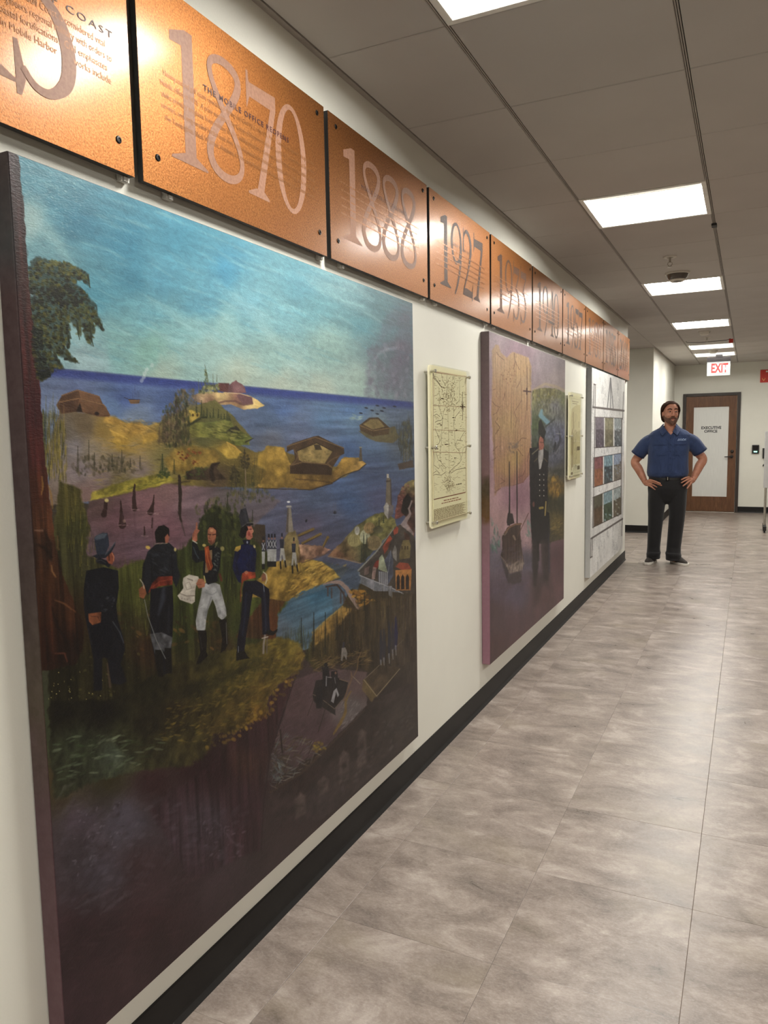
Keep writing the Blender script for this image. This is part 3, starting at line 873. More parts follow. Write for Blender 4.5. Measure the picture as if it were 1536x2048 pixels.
p.field([(-200, 200), (1000, 200), (1000, 2500), (-200, 2500)], base, p=3.2, tex=0.10, nz=p.N1, warp=26)
def hz(x): return 738 + (x - 124) * 0.0945
# --- sky
sky = [(60, 350, (85, 147, 165)), (60, 450, (155, 187, 188)), (90, 520, (116, 165, 176)), (120, 400, (83, 143, 162)), (160, 440, (69, 129, 152)), (250, 480, (69, 138, 164)), (350, 470, (81, 149, 173)), (230, 410, (81, 145, 167)),
       (450, 540, (77, 145, 173)), (330, 560, (89, 152, 175)), (300, 620, (105, 160, 173)), (190, 590, (81, 145, 164)), (230, 680, (123, 167, 167)), (150, 660, (141, 178, 183)), (170, 720, (145, 172, 177)), (300, 700, (127, 171, 163)),
       (330, 740, (158, 179, 167)), (420, 700, (145, 175, 171)), (450, 650, (141, 183, 183)), (480, 745, (165, 178, 164)), (560, 640, (117, 165, 174)), (600, 570, (95, 150, 165)), (640, 610, (101, 154, 164)), (660, 690, (132, 163, 158)),
       (700, 770, (147, 168, 160)), (720, 640, (88, 136, 145)), (760, 610, (88, 125, 133)), (800, 630, (92, 119, 129)), (812, 700, (86, 98, 108)), (780, 745, (107, 117, 125)), (560, 765, (165, 177, 164)), (640, 780, (160, 172, 160)),
       (400, 600, (94, 153, 173)), (500, 600, (110, 162, 176)), (260, 560, (73, 138, 162)), (550, 710, (139, 171, 167)), (380, 660, (126, 174, 178)), (100, 600, (122, 167, 178))]
p.field([(-50, 250), (900, 250), (900, hz(900)), (-50, hz(-50))], sky, soft=2.5, p=2.8, tex=0.045, nz=p.NH, warp=22)
rg = p.rng
for k in range(330):          # slanting sky strokes
    x, y = 45 + 770 * rg.random(), 330 + 420 * rg.random()
    if y > hz(x) - 12 or y < 300 + 0.37 * x: continue
    up = rg.random() < 0.55
    p.dab(x, y, 14 + 26 * rg.random(), 1.6 + 2.2 * rg.random(), 0.25 + 0.35 * rg.random(), (176, 208, 208) if up else (84, 152, 176), 0.07 + 0.10 * rg.random())
for k in range(160):          # pale flecks of raised paint at the upper left
    x, y = 42 + 120 * rg.random(), 325 + 150 * rg.random()
    p.dab(x, y, 1.5 + 2 * rg.random(), 0.8, 0.3, (190, 220, 225), 0.35)
for pts, a in (([(600, 545), (680, 590), (760, 640)], 0.22), ([(430, 560), (520, 640), (560, 700)], 0.22), ([(640, 530), (700, 570), (740, 600)], 0.2), ([(60, 440), (110, 480), (150, 540)], 0.3), ([(300, 600), (380, 650), (450, 690)], 0.2)):
    p.line(pts, [6, 26, 8], (172, 210, 212), a, 14, rough=5)
p.line([(70, 380), (170, 450), (280, 520)], [20, 42, 20], (62, 132, 160), 0.30, 24, rough=6)
# smoke at the right of the sky
for pts, w, a in (([(735, 805), (738, 770), (740, 735), (748, 705), (770, 695), (800, 690)], [6, 9, 10, 12, 16, 22], 0.5), ([(772, 800), (775, 770), (790, 740), (812, 700)], [6, 14, 24, 30], 0.4),
                  ([(812, 640), (805, 700), (800, 760), (808, 800)], [26, 34, 40, 34], 0.42), ([(760, 680), (780, 640), (815, 625)], [10, 26, 34], 0.28)):
    p.line(pts, w, (104, 100, 116), a, 10, rough=7)
for k in range(60):
    x, y = 735 + 85 * rg.random(), 690 + 115 * rg.random()
    p.dab(x, y, 2.5 + 3 * rg.random(), 4 + 7 * rg.random(), rg.random() - 0.5, (150, 150, 160) if rg.random() < 0.4 else (96, 86, 104), 0.25)
p.line([(750, 716), (766, 702), (792, 696)], [3, 6, 3], (176, 182, 188), 0.35, 6, rough=4)
# --- sea
sea = [(150, 785, (98, 112, 150)), (250, 795, (78, 98, 148)), (350, 800, (80, 100, 146)), (430, 800, (82, 100, 140)), (560, 815, (76, 98, 138)), (700, 820, (80, 108, 146)), (780, 825, (90, 104, 126)), (150, 810, (116, 128, 150)), (230, 815, (90, 112, 146)),
       (270, 835, (108, 122, 142)), (540, 835, (84, 102, 130)), (540, 880, (98, 102, 116)), (600, 850, (90, 104, 130)), (650, 840, (84, 110, 140)), (700, 840, (96, 122, 148)), (760, 850, (104, 120, 130)), (600, 880, (92, 100, 124)), (650, 880, (84, 100, 128)), (700, 900, (72, 94, 130)), (680, 960, (74, 92, 124)), (740, 900, (84, 104, 132)), (740, 950, (74, 86, 114)),
       (640, 1000, (72, 82, 104)), (620, 1050, (82, 78, 96)), (700, 1010, (62, 80, 110)), (760, 1000, (74, 78, 104)), (600, 1080, (84, 78, 94)), (560, 1000, (82, 84, 104)), (800, 880, (82, 90, 102)), (580, 1140, (80, 76, 90)), (660, 1090, (74, 74, 92)), (660, 1040, (74, 78, 98)),
       (470, 830, (90, 104, 130)), (570, 1210, (70, 92, 106)), (620, 1180, (66, 94, 112)), (640, 1220, (74, 98, 114)), (590, 1250, (80, 96, 106))]
p.field([(-50, hz(-50)), (900, hz(900)), (900, 1060), (700, 1180), (640, 1300), (540, 1300), (530, 1050), (-50, 980)], sea, soft=2.0, p=3.0, tex=0.10, nz=p.NH, warp=10)
for k in range(420):          # wavelets
    x, y = 90 + 730 * rg.random(), 770 + 330 * rg.random()
    if y < hz(x) + 10: continue
    p.dab(x, y, 5 + 12 * rg.random(), 0.9 + 0.8 * rg.random(), 0.06, (130, 145, 165) if rg.random() < 0.5 else (62, 70, 104), 0.14)
p.line([(90, hz(90) + 9), (820, hz(820) + 7)], [16, 12], (50, 62, 128), 0.75, 9)
p.line([(90, hz(90) + 4), (820, hz(820) + 3)], [5, 4], (42, 52, 116), 0.5, 4)
# --- far island with domed fort
p.field([(640, 470), (760, 455), (900, 470), (1010, 460), (1180, 490), (1290, 545), (1340, 590), (1370, 605), (1290, 640), (1130, 650), (1000, 600), (860, 600), (700, 590), (600, 560), (560, 500)],
        [(400, 793, (176, 150, 110)), (440, 790, (190, 165, 112)), (480, 798, (120, 84, 80)), (500, 808, (205, 180, 120)), (520, 810, (200, 172, 105)), (420, 805, (130, 98, 80)), (390, 800, (120, 100, 96)), (470, 815, (150, 120, 80))], soft=1.6, rough=1.5, tex=0.12, crop='y3')
p.line([(700, 590), (830, 590), (940, 560), (1040, 560), (1130, 600), (1230, 590)], [3, 3.5, 3, 4, 5, 4], (98, 70, 66), 0.8, 2, crop='y3', rough=1)
p.poly([(860, 360), (980, 365), (970, 465), (880, 455), (850, 420)], (92, 58, 56), 1.5, crop='y3')
p.poly([(965, 460), (975, 390), (1010, 355), (1040, 340), (1055, 330), (1070, 350), (1120, 375), (1150, 410), (1165, 470), (1080, 475)], (110, 78, 80), 1.6, crop='y3', tex=0.15)
p.poly([(1030, 400), (1070, 375), (1120, 395), (1140, 440), (1080, 455), (1040, 440)], (134, 100, 102), 5, 0.7, crop='y3')
p.poly([(1060, 500), (1090, 480), (1230, 520), (1240, 585), (1130, 600)], (106, 76, 78), 1.6, crop='y3')
p.line([(960, 470), (1100, 478), (1200, 508)], 1.4, (205, 180, 140), 0.8, 1, crop='y3')
p.scatter([(640, 480), (700, 400), (860, 380), (870, 450), (760, 470)], 90, 2.2, 3, [(96, 98, 60), (140, 140, 84), (70, 72, 50), (170, 165, 110)], 1.57, 0.4, 0.7, crop='y3')
for x0, y0, x1, y1 in ((710, 160, 745, 330), (800, 260, 805, 440), (845, 270, 842, 350), (640, 320, 648, 470), (670, 340, 690, 450)):
    p.line([(x0, y0), (x1, y1)], [0.7, 1.6], (88, 96, 70), 0.85, 1, crop='y3')
p.scatter([(715, 180), (745, 300), (770, 400), (700, 400)], 26, 1.6, 2.4, [(70, 82, 56), (96, 104, 66)], 0.8, 0.8, 0.8, crop='y3')
# --- left land: fog, dunes, first fort
land = [(170, 850, (105, 90, 68)), (210, 860, (123, 101, 51)), (250, 868, (149, 120, 51)), (290, 870, (132, 108, 53)), (240, 890, (160, 129, 49)), (180, 900, (132, 120, 104)), (230, 915, (116, 104, 89)), (130, 870, (112, 103, 92)), (145, 895, (132, 125, 129)),
        (280, 940, (130, 115, 110)), (200, 960, (123, 106, 104)), (330, 920, (110, 101, 60)), (380, 900, (116, 104, 53)), (450, 900, (123, 106, 49)), (300, 970, (116, 106, 41)), (240, 985, (105, 98, 37)), (180, 985, (119, 96, 92)), (380, 940, (105, 92, 43)),
        (440, 960, (79, 65, 48)), (500, 920, (123, 103, 49)), (540, 940, (105, 86, 39)), (480, 960, (80, 73, 37)), (400, 880, (88, 87, 51)), (350, 850, (105, 101, 65)), (430, 860, (84, 86, 49)), (490, 880, (98, 91, 49)), (160, 940, (128, 116, 120))]
p.field([(120, 820), (205, 830), (255, 845), (300, 850), (330, 838), (380, 810), (430, 800), (460, 825), (500, 870), (482, 890), (510, 905), (540, 900), (575, 905), (640, 930), (720, 935), (690, 955), (600, 970), (520, 975), (420, 975), (300, 985), (200, 1000), (100, 1010), (95, 900)],
        land, soft=3, rough=3, p=3.2, tex=0.13, nz=p.N1, warp=8)
p.scatter([(180, 880), (300, 860), (420, 880), (560, 920), (560, 970), (380, 975), (220, 995), (180, 960)], 420, 8, 1.3, [(92, 84, 44), (140, 122, 58), (70, 62, 38), (120, 112, 84), (156, 134, 66)], 0.1, 0.5, 0.35)
p.scatter([(130, 860), (260, 880), (330, 930), (200, 985), (130, 960)], 160, 9, 1.6, [(150, 140, 134), (104, 92, 84), (126, 114, 110)], 0.05, 0.3, 0.3)
# dunes
for pts, c in (([(900, 900), (1000, 905), (1090, 960), (1110, 1010), (960, 1000), (860, 970)], (168, 132, 56)), ([(1110, 1000), (1190, 975), (1300, 960), (1390, 1030), (1330, 1110), (1200, 1140), (1090, 1080)], (150, 118, 50)), ([(950, 1065), (1010, 1085), (1150, 1160), (1140, 1240), (1080, 1240), (1010, 1150)], (178, 142, 54)), ([(1330, 1130), (1500, 1090), (1520, 1180), (1340, 1220)], (166, 134, 52))):
    p.poly(pts, c, 6, 0.8, 2, tex=0.2, crop='y2')
p.line([(950, 1068), (1040, 1110), (1150, 1165)], [2, 3, 2], (205, 168, 76), 0.7, 2, crop='y2')
p.scatter([(900, 900), (1500, 960), (1500, 1150), (900, 1050)], 70, 7, 1.3, [(190, 152, 62), (120, 92, 44), (205, 170, 90)], 0.2, 0.4, 0.4, crop='y2')
# fort
p.poly([(380, 650), (560, 585), (820, 665), (860, 755), (900, 800), (950, 890), (930, 910), (800, 905), (640, 860), (530, 850), (370, 875), (310, 770)], (92, 66, 46), 1.5, crop='y2', tex=0.16)
p.poly([(380, 655), (560, 600), (580, 690), (350, 735)], (84, 60, 42), 1.5, crop='y2'); p.poly([(560, 600), (820, 670), (850, 750), (590, 690)], (110, 80, 56), 1.5, crop='y2')
p.poly([(345, 740), (580, 695), (560, 840), (370, 870)], (78, 55, 40), 1.5, crop='y2'); p.poly([(590, 700), (870, 765), (940, 890), (640, 850)], (102, 74, 52), 1.5, crop='y2')
p.line([(375, 655), (560, 592), (820, 668)], 2, (132, 100, 70), 0.9, 1, crop='y2'); p.line([(345, 735), (580, 690), (870, 765), (900, 800)], 2, (136, 104, 72), 0.9, 1, crop='y2')
p.poly([(590, 740), (620, 850), (545, 845)], (40, 28, 22), 2, crop='y2'); p.dab(60 + 790 / 5.908, 680 + 870 / 5.908, 5, 4, 0.4, (36, 24, 22), 0.9); p.line([(570, 600), (590, 690)], 1.2, (60, 42, 32), 0.8, 1, crop='y2')
# brig and its smoke
p.poly([(1160, 700), (1300, 705), (1290, 750), (1190, 755)], (120, 92, 66), 1, crop='y2'); p.line([(1115, 680), (1170, 702), (1300, 705)], 1.2, (44, 36, 44), 0.95, 1, crop='y2'); p.line([(1180, 735), (1290, 735)], 1.2, (60, 46, 40), 0.8, 1, crop='y2')
for x in (1215, 1240, 1265, 1285): p.line([(x, 540 if x == 1240 else 600), (x, 700)], 0.8, (70, 72, 96), 0.7, 1, crop='y2')
for x, y in ((1320, 480), (1345, 440), (1355, 395), (1380, 350), (1440, 300)): p.dab(60 + x / 5.908, 680 + y / 5.908, 4, 5, 0.3, (196, 206, 206), 0.45)
# reeds at the left
p.scatter([(140, 800), (220, 850), (380, 900), (430, 1150), (440, 1654), (150, 1654)], 160, 1.6, 9, [(92, 84, 38), (120, 108, 44), (64, 64, 36), (146, 128, 54)], 0.05, 0.15, 0.6, crop='y2')
p.blades([(130, 1000), (300, 900), (420, 1100), (440, 1654), (150, 1654)], 120, 42, 1.6, [(120, 106, 42), (66, 64, 34), (158, 136, 52), (50, 50, 32)], 0.06, 0.6, crop='y2')
p.poly([(150, 820), (190, 900), (200, 1200), (150, 1300)], (58, 66, 52), 6, 0.6, 2, crop='y2')
# middle island: tree clump and green land
p.field([(520, 860), (620, 800), (760, 790), (900, 770), (990, 760), (1030, 830), (1090, 870), (1130, 900), (1190, 930), (1240, 965), (1200, 1010), (1210, 1040), (1060, 1045), (960, 1010), (850, 960), (700, 960), (560, 960)],
        [(400, 865, (92, 92, 40)), (440, 860, (110, 108, 52)), (470, 855, (80, 82, 40)), (480, 880, (86, 92, 42)), (390, 870, (128, 122, 60)), (450, 880, (104, 104, 46)), (420, 845, (88, 92, 48))], 1.5, 2.0, tex=0.2, crop='y3')
p.poly([(1000, 850), (1060, 830), (1095, 880), (1050, 910), (930, 900)], (52, 50, 38), 2, crop='y3', rough=1); p.line([(900, 905), (1000, 910), (1050, 905)], 3, (60, 64, 34), 0.8, 2, crop='y3')
p.line([(1160, 1010), (1200, 990), (1250, 967)], [3, 2.5, 1], (44, 40, 34), 0.9, 1, crop='y3')
p.scatter([(560, 860), (900, 800), (1180, 940), (1150, 1010), (700, 930)], 90, 6, 1.4, [(130, 126, 60), (62, 66, 32), (146, 140, 74)], 0.15, 0.3, 0.5, crop='y3')
p.poly([(490, 690), (560, 655), (660, 690), (650, 740), (560, 800), (500, 800)], (142, 122, 52), 2, 1, 1.5, tex=0.2, crop='y3')
for x, y in ((510, 715), (580, 715), (630, 715)): p.dab(280 + x / 5.486, 700 + y / 5.486, 2.4, 3.4, 0, (70, 56, 26), 0.9)
p.line([(520, 830), (600, 790), (680, 740), (730, 740)], 4, (48, 50, 28), 0.9, 2, crop='y3', rough=1)
for x, t, b in ((675, 550, 720), (735, 640, 730), (805, 640, 740), (860, 650, 745), (925, 700, 760), (955, 665, 770), (970, 700, 775), (985, 720, 775), (620, 560, 690), (700, 660, 740), (770, 690, 745), (890, 700, 760)):
    p.pine(280 + x / 5.486, 700 + t / 5.486, 700 + b / 5.486, 2.6, (52, 58, 36))
p.scatter([(400, 440), (480, 430), (540, 520), (560, 700), (520, 850), (560, 1040), (330, 1075), (190, 1030), (200, 880), (260, 650), (330, 580), (370, 560)], 330, 2.2, 4.2, [(74, 64, 44), (96, 84, 52), (54, 52, 34), (120, 104, 70), (64, 70, 40), (110, 92, 72)], 1.5, 0.35, 0.75, crop='y3')
p.scatter([(380, 560), (520, 500), (560, 1040), (350, 1060)], 120, 1.8, 5, [(54, 48, 34), (70, 66, 40), (48, 54, 34)], 1.5, 0.2, 0.7, crop='y3')
for x, t in ((275, 660), (255, 720), (300, 700), (340, 620), (215, 850), (400, 480)): p.pine(280 + x / 5.486, 700 + t / 5.486, 700 + 1010 / 5.486, 6, (66, 52, 44), 0.5)
p.scatter([(520, 430), (600, 420), (640, 640), (520, 620)], 60, 2, 3.6, [(104, 96, 70), (86, 78, 60)], 1.5, 0.5, 0.5, crop='y3')
# camp and cattle on the yellow ground
p.poly([(400, 1080), (560, 1060), (820, 1090), (880, 1170), (860, 1240), (700, 1290), (480, 1340), (330, 1330), (260, 1200)], (124, 100, 42), 8, 0.8, 3, tex=0.26, crop='y3')
p.poly([(830, 1080), (955, 1010), (1110, 1120), (1060, 1190), (960, 1190)], (164, 136, 52), 4, 0.85, 1.5, tex=0.16, crop='y3'); p.line([(955, 1012), (1040, 1060), (1108, 1125)], [2, 3, 2], (196, 150, 62), 0.7, 2, crop='y3'); p.line([(955, 1012), (985, 1080), (1060, 1180)], [1.5, 3, 2], (190, 160, 76), 0.5, 3, crop='y3')
p.poly([(1400, 1060), (1536, 1075), (1600, 1300), (1400, 1330), (1250, 1250), (1330, 1130)], (168, 136, 52), 6, 0.8, 2, tex=0.2, crop='y3'); p.line([(1400, 1062), (1450, 1110), (1500, 1140)], [2, 4, 2], (206, 174, 90), 0.6, 3, crop='y3')
for x, y in ((430, 1130), (560, 1100), (520, 1170), (630, 1140), (605, 1230), (470, 1190)): p.scatter([(x - 30, y - 20), (x + 40, y - 25), (x + 40, y + 20), (x - 30, y + 20)], 8, 2.6, 1.5, [(110, 56, 28), (84, 44, 24), (150, 96, 40)], 0.2, 1, 0.85, crop='y3')
# dark bank with stump, green strips
p.poly([(500, 1330), (640, 1290), (760, 1300), (800, 1250), (870, 1235), (850, 1300), (880, 1360), (960, 1420), (760, 1430), (500, 1420)], (58, 46, 36), 3, 0.95, 2, tex=0.25, crop='y3'); p.line([(870, 1240), (800, 1260), (780, 1330), (800, 1420)], [3, 7, 8, 10], (44, 34, 28), 0.85, 3, crop='y3')
p.scatter([(480, 1320), (640, 1280), (740, 1290), (700, 1400), (500, 1420)], 40, 3, 1.8, [(70, 78, 40), (50, 56, 34)], 0, 1, 0.7, crop='y3')
p.poly([(185, 985), (240, 965), (330, 945), (350, 960), (300, 980), (230, 998), (180, 1002)], (132, 122, 40), 4, 0.9, 2, tex=0.25); p.scatter([(180, 985), (330, 945), (345, 962), (200, 1000)], 60, 7, 1.6, [(160, 148, 52), (96, 94, 34)], -0.2, 0.3, 0.6)
p.line([(185, 1004), (250, 990), (330, 972), (380, 962)], [3, 4, 4, 3], (58, 46, 36), 0.7, 3, rough=1)
# scrub trees in the fog and the spruce
p.scatter([(460, 1450), (700, 1350), (1080, 1380), (1420, 1480), (1200, 1560), (900, 1600), (560, 1590)], 130, 2.4, 4.4, [(72, 66, 46), (92, 82, 60), (54, 54, 38)], 1.5, 0.5, 0.55, crop='y2')
for x, t, b, w in ((565, 1250, 1560, 4), (695, 1180, 1420, 1.5), (1085, 1300, 1560, 6), (970, 1350, 1500, 4), (1300, 1370, 1490, 3), (760, 1330, 1540, 3), (1185, 1400, 1500, 4)): p.pine(60 + x / 5.908, 680 + t / 5.908, 680 + b / 5.908, w, (60, 56, 42), 0.75)
p.pine(280 + 245 / 5.486, 700 + 1140 / 5.486, 700 + 1370 / 5.486, 7, (40, 54, 36)); p.pine(280 + 375 / 5.486, 700 + 1200 / 5.486, 700 + 1360 / 5.486, 4, (60, 60, 34)); p.scatter([(200, 1330), (320, 1290), (330, 1400), (180, 1410)], 40, 3, 2, [(48, 60, 34), (66, 74, 38)], 0, 1, 0.7, crop='y3')
# lone tall trees
for x, t, b in ((1145, 1090, 1560), (1035, 1260, 1500)):
    p.line([(x, t), (x + 20, b)], [1.6, 2.4], (60, 50, 40), 0.95, 1, crop='y3')
    p.scatter([(x - 40, t + 60), (x + 5, t), (x + 60, t + 120), (x + 40, t + 230), (x - 40, t + 200)], 46, 2, 2.4, [(48, 44, 32), (66, 58, 38)], 0.5, 1.5, 0.85, crop='y3')
p.line([(1155, 1300), (1165, 1540)], 1.4, (150, 130, 104), 0.8, 1, crop='y3')
# --- pentagonal fort on its sand spit
p.field([(400, 1560), (450, 1480), (420, 1380), (440, 1310), (560, 1320), (600, 1420), (700, 1500), (880, 1490), (960, 1380), (1060, 1390), (1110, 1430), (1060, 1470), (960, 1500), (880, 1560), (740, 1600), (560, 1585), (440, 1595), (360, 1590)],
        [(540, 905, (150, 122, 50)), (560, 950, (122, 98, 44)), (620, 970, (104, 82, 42)), (690, 925, (134, 106, 46)), (720, 928, (160, 128, 66)), (660, 960, (92, 72, 38)), (530, 970, (128, 104, 48))], 1.5, 1.5, tex=0.2, crop='a4')
p.poly([(440, 1310), (560, 1322), (580, 1480), (520, 1520), (430, 1460), (420, 1390)], (156, 126, 52), 5, 0.7, 2, tex=0.2, crop='a4')
p.line([(360, 1590), (520, 1595), (740, 1602), (880, 1560), (960, 1505), (1060, 1472), (1108, 1432)], 2, (56, 44, 34), 0.8, 1.2, crop='a4', rough=1); p.line([(640, 1530), (780, 1540), (880, 1555)], 2, (66, 50, 32), 0.7, 2, crop='a4')
p.poly([(580, 1310), (620, 1290), (760, 1245), (790, 1240), (930, 1310), (960, 1320), (965, 1360), (935, 1375), (885, 1455), (880, 1505), (600, 1495), (600, 1440), (635, 1400), (625, 1330), (580, 1350)], (70, 54, 38), 1.2, crop='a4', tex=0.14)
p.poly([(650, 1345), (780, 1290), (885, 1345), (830, 1430), (690, 1420), (660, 1400)], (126, 108, 66), 1.5, crop='a4', tex=0.2); p.scatter([(660, 1350), (780, 1300), (870, 1350), (820, 1420), (690, 1410)], 40, 3, 1.6, [(150, 130, 80), (96, 82, 52)], 0.2, 0.6, 0.6, crop='a4')
p.line([(582, 1312), (770, 1250), (960, 1322)], 1.8, (112, 90, 62), 0.9, 1, crop='a4'); p.line([(640, 1345), (780, 1288), (890, 1345)], 1.8, (48, 36, 26), 0.9, 1, crop='a4'); p.line([(600, 1440), (690, 1415), (840, 1430), (885, 1455)], 2, (104, 84, 58), 0.9, 1, crop='a4'); p.line([(625, 1330), (655, 1375), (640, 1410), (605, 1440)], 2.2, (100, 80, 56), 0.9, 1, crop='a4'); p.line([(935, 1372), (880, 1400), (850, 1425), (885, 1455)], 2, (100, 80, 56), 0.9, 1, crop='a4')
p.poly([(605, 1445), (690, 1425), (860, 1440), (875, 1500), (605, 1492)], (58, 44, 32), 1.2, crop='a4'); p.poly([(760, 1300), (800, 1300), (815, 1335), (770, 1335)], (64, 54, 40), 1.5, crop='a4')
# small far fort, boats, lighthouse post
p.poly([(1060, 1210), (1110, 1250), (1180, 1280), (1290, 1290), (1330, 1250), (1300, 1180), (1260, 1190)], (96, 86, 56), 1.5, 0.9, 1.5, crop='a4'); p.poly([(1065, 1170), (1130, 1120), (1190, 1118), (1265, 1185), (1260, 1230), (1155, 1245), (1070, 1205)], (78, 62, 42), 1.2, crop='a4'); p.poly([(1090, 1165), (1140, 1130), (1190, 1130), (1235, 1180), (1155, 1200)], (120, 104, 66), 1.2, crop='a4'); p.line([(1068, 1172), (1155, 1208), (1262, 1190)], 1.6, (120, 96, 62), 0.9, 1, crop='a4'); p.line([(1155, 1208), (1155, 1245)], 1, (50, 38, 28), 0.8, 1, crop='a4')
for x, y in ((1110, 1055), (1150, 1072), (1075, 1090), (1185, 1095), (1215, 1075), (1185, 1040), (1300, 1045), (1230, 1055)): p.dab(400 + x / 3.34, 500 + y / 3.34, 4, 1.8, 0.2, (40, 44, 58), 0.9)
p.scatter([(1080, 1130), (1000, 1140), (1020, 1100), (1090, 1110)], 20, 4, 1.5, [(150, 170, 160), (120, 140, 140)], 0, 0.5, 0.5, crop='a4')
p.poly([(1068, 1320), (1078, 1320), (1085, 1410), (1062, 1412)], (88, 78, 62), 1, crop='a4'); p.line([(1066, 1318), (1080, 1318)], 2, (150, 140, 110), 0.8, 1, crop='a4')
p.blades([(1290, 1290), (1410, 1150), (1425, 1440), (1340, 1450), (1330, 1330)], 110, 24, 1.3, [(62, 62, 48), (44, 48, 42), (84, 80, 56)], 0.08, 0.75, crop='a4'); p.scatter([(1270, 1200), (1410, 1130), (1420, 1400), (1330, 1280)], 60, 2, 4, [(66, 66, 56), (90, 86, 62)], 1.5, 0.3, 0.6, crop='a4'); p.poly([(1320, 1430), (1425, 1400), (1430, 1450), (1330, 1470)], (78, 62, 48), 2, 0.8, 1.5, crop='a4')
for x in (1365, 1380, 1390): p.line([(x, 1330), (x, 1410)], 1, (130, 120, 100), 0.7, 1, crop='a4')
# --- swamp water, stumps, cypress
swamp = [(230, 1040, (102, 74, 80)), (300, 1010, (120, 88, 92)), (340, 1060, (112, 80, 88)), (270, 1100, (98, 76, 86)), (390, 1010, (112, 92, 98)), (330, 985, (122, 94, 94)), (200, 1010, (92, 72, 70)), (240, 1130, (88, 66, 72)), (420, 1040, (100, 84, 90)), (190, 1100, (96, 78, 84)), (360, 1100, (104, 78, 88)),
         (460, 1000, (92, 84, 84)), (500, 990, (90, 84, 92))]
p.field([(178, 1003), (250, 988), (340, 968), (430, 975), (520, 985), (560, 1000), (500, 1060), (430, 1150), (330, 1160), (180, 1170), (165, 1060)], swamp, 4, 3, tex=0.10, nz=p.NH, warp=8)
for k in range(170):
    x, y = 180 + 290 * rg.random(), 995 + 150 * rg.random(); p.dab(x, y, 4 + 8 * rg.random(), 0.9, -0.08, (136, 104, 112) if rg.random() < 0.5 else (76, 54, 62), 0.25)
for pts, w in (([(425, 310), (420, 390), (425, 450)], [3, 7, 10]), ([(345, 405), (350, 480), (355, 540)], [3, 6, 15]), ([(535, 370), (530, 420), (515, 468)], [2, 5, 13]), ([(262, 400), (258, 450), (250, 480)], [7, 7, 12]), ([(480, 550), (480, 600)], [2, 4]), ([(525, 500), (523, 555)], [2, 3])):
    p.line(pts, w, (52, 34, 32), 0.95, 1.3, crop='a5', rough=1.0)
for x, y, wd in ((425, 452, 20), (355, 540, 24), (520, 472, 30), (540, 478, 16), (480, 602, 16)): p.line([(x - wd, y), (x + wd * 1.3, y + 2)], 1.3, (160, 132, 134), 0.6, 1, crop='a5')
p.dab(120 + 265 / 2.844, 860 + 400 / 2.844, 4.5, 4, 0, (190, 176, 110), 0.95); p.dab(120 + 365 / 2.844, 860 + 518 / 2.844, 3, 4, 0, (150, 124, 110), 0.7)
for x in (425, 355, 525): p.line([(x, 480), (x + 5, 620)], [6, 2], (80, 56, 64), 0.35, 4, crop='a5')
p.line([(678, 260), (684, 360), (680, 470), (690, 520)], [5, 7, 6, 3], (48, 38, 32), 0.95, 1.5, crop='a5', rough=1); p.line([(690, 520), (700, 560), (712, 600)], [4, 3, 2], (60, 50, 48), 0.6, 2, crop='a5')
# reedy bank right of the swamp
p.scatter([(760, 420), (900, 380), (1120, 300), (1220, 390), (1060, 430), (930, 470), (760, 480)], 110, 2.4, 4.5, [(76, 76, 48), (96, 90, 54), (54, 58, 38)], 1.5, 0.4, 0.65, crop='a5')
p.blades([(980, 200), (1200, 240), (1180, 400), (1060, 430), (940, 420)], 90, 22, 1.3, [(70, 66, 44), (50, 50, 34), (96, 86, 48)], 0.1, 0.7, crop='a5')
# --- dark meadow behind the men
mead = [(180, 1060, (58, 58, 30)), (160, 1000, (78, 72, 34)), (170, 1120, (60, 58, 36)), (250, 1180, (64, 66, 26)), (260, 1130, (72, 74, 32)), (380, 1180, (58, 66, 26)), (400, 1090, (50, 56, 28)), (430, 1060, (44, 48, 28)), (460, 1140, (54, 60, 28)), (520, 1120, (66, 70, 32)), (560, 1150, (88, 92, 38)), (530, 1220, (70, 78, 30)),
        (480, 1260, (48, 54, 24)), (350, 1260, (44, 50, 22)), (220, 1260, (46, 44, 24)), (170, 1240, (60, 44, 26)), (300, 1300, (48, 34, 22)), (450, 1290, (56, 46, 26)), (130, 1340, (34, 32, 18)), (250, 1350, (34, 32, 18)), (400, 1340, (58, 56, 26)), (600, 1130, (96, 92, 40))]
p.field([(120, 960), (160, 980), (180, 1060), (170, 1110), (240, 1135), (262, 1120), (330, 1110), (380, 1085), (400, 1040), (425, 1010), (470, 1030), (500, 1040), (510, 1080), (522, 1090), (560, 1130), (595, 1150), (575, 1200), (548, 1290), (520, 1330), (400, 1420), (100, 1460), (90, 1200)], mead, 5, 5, tex=0.24, nz=p.NV, warp=8)
p.blades([(240, 1130), (330, 1110), (400, 1080), (500, 1060), (560, 1140), (560, 1230), (350, 1280), (240, 1270)], 420, 22, 1.6, [(88, 94, 36), (38, 44, 20), (110, 110, 48), (60, 70, 26), (30, 34, 18)], 0.12, 0.5)
p.blades([(150, 990), (180, 1060), (200, 1130), (150, 1160), (125, 1050)], 90, 20, 1.5, [(128, 116, 40), (80, 78, 32), (52, 54, 26)], 0.1, 0.6)
for x, t, b, w in ((415, 1000, 1080, 12), (470, 1015, 1100, 10), (505, 1020, 1100, 7), (440, 1030, 1090, 9), (455, 990, 1060, 7)): p.pine(x, t, b, w, (40, 44, 26), 0.7)
p.scatter([(395, 1020), (430, 1000), (500, 1030), (520, 1100), (470, 1120), (400, 1110)], 150, 3, 4.5, [(44, 50, 26), (66, 72, 34), (36, 40, 24), (84, 86, 40)], 1.2, 0.6, 0.6)
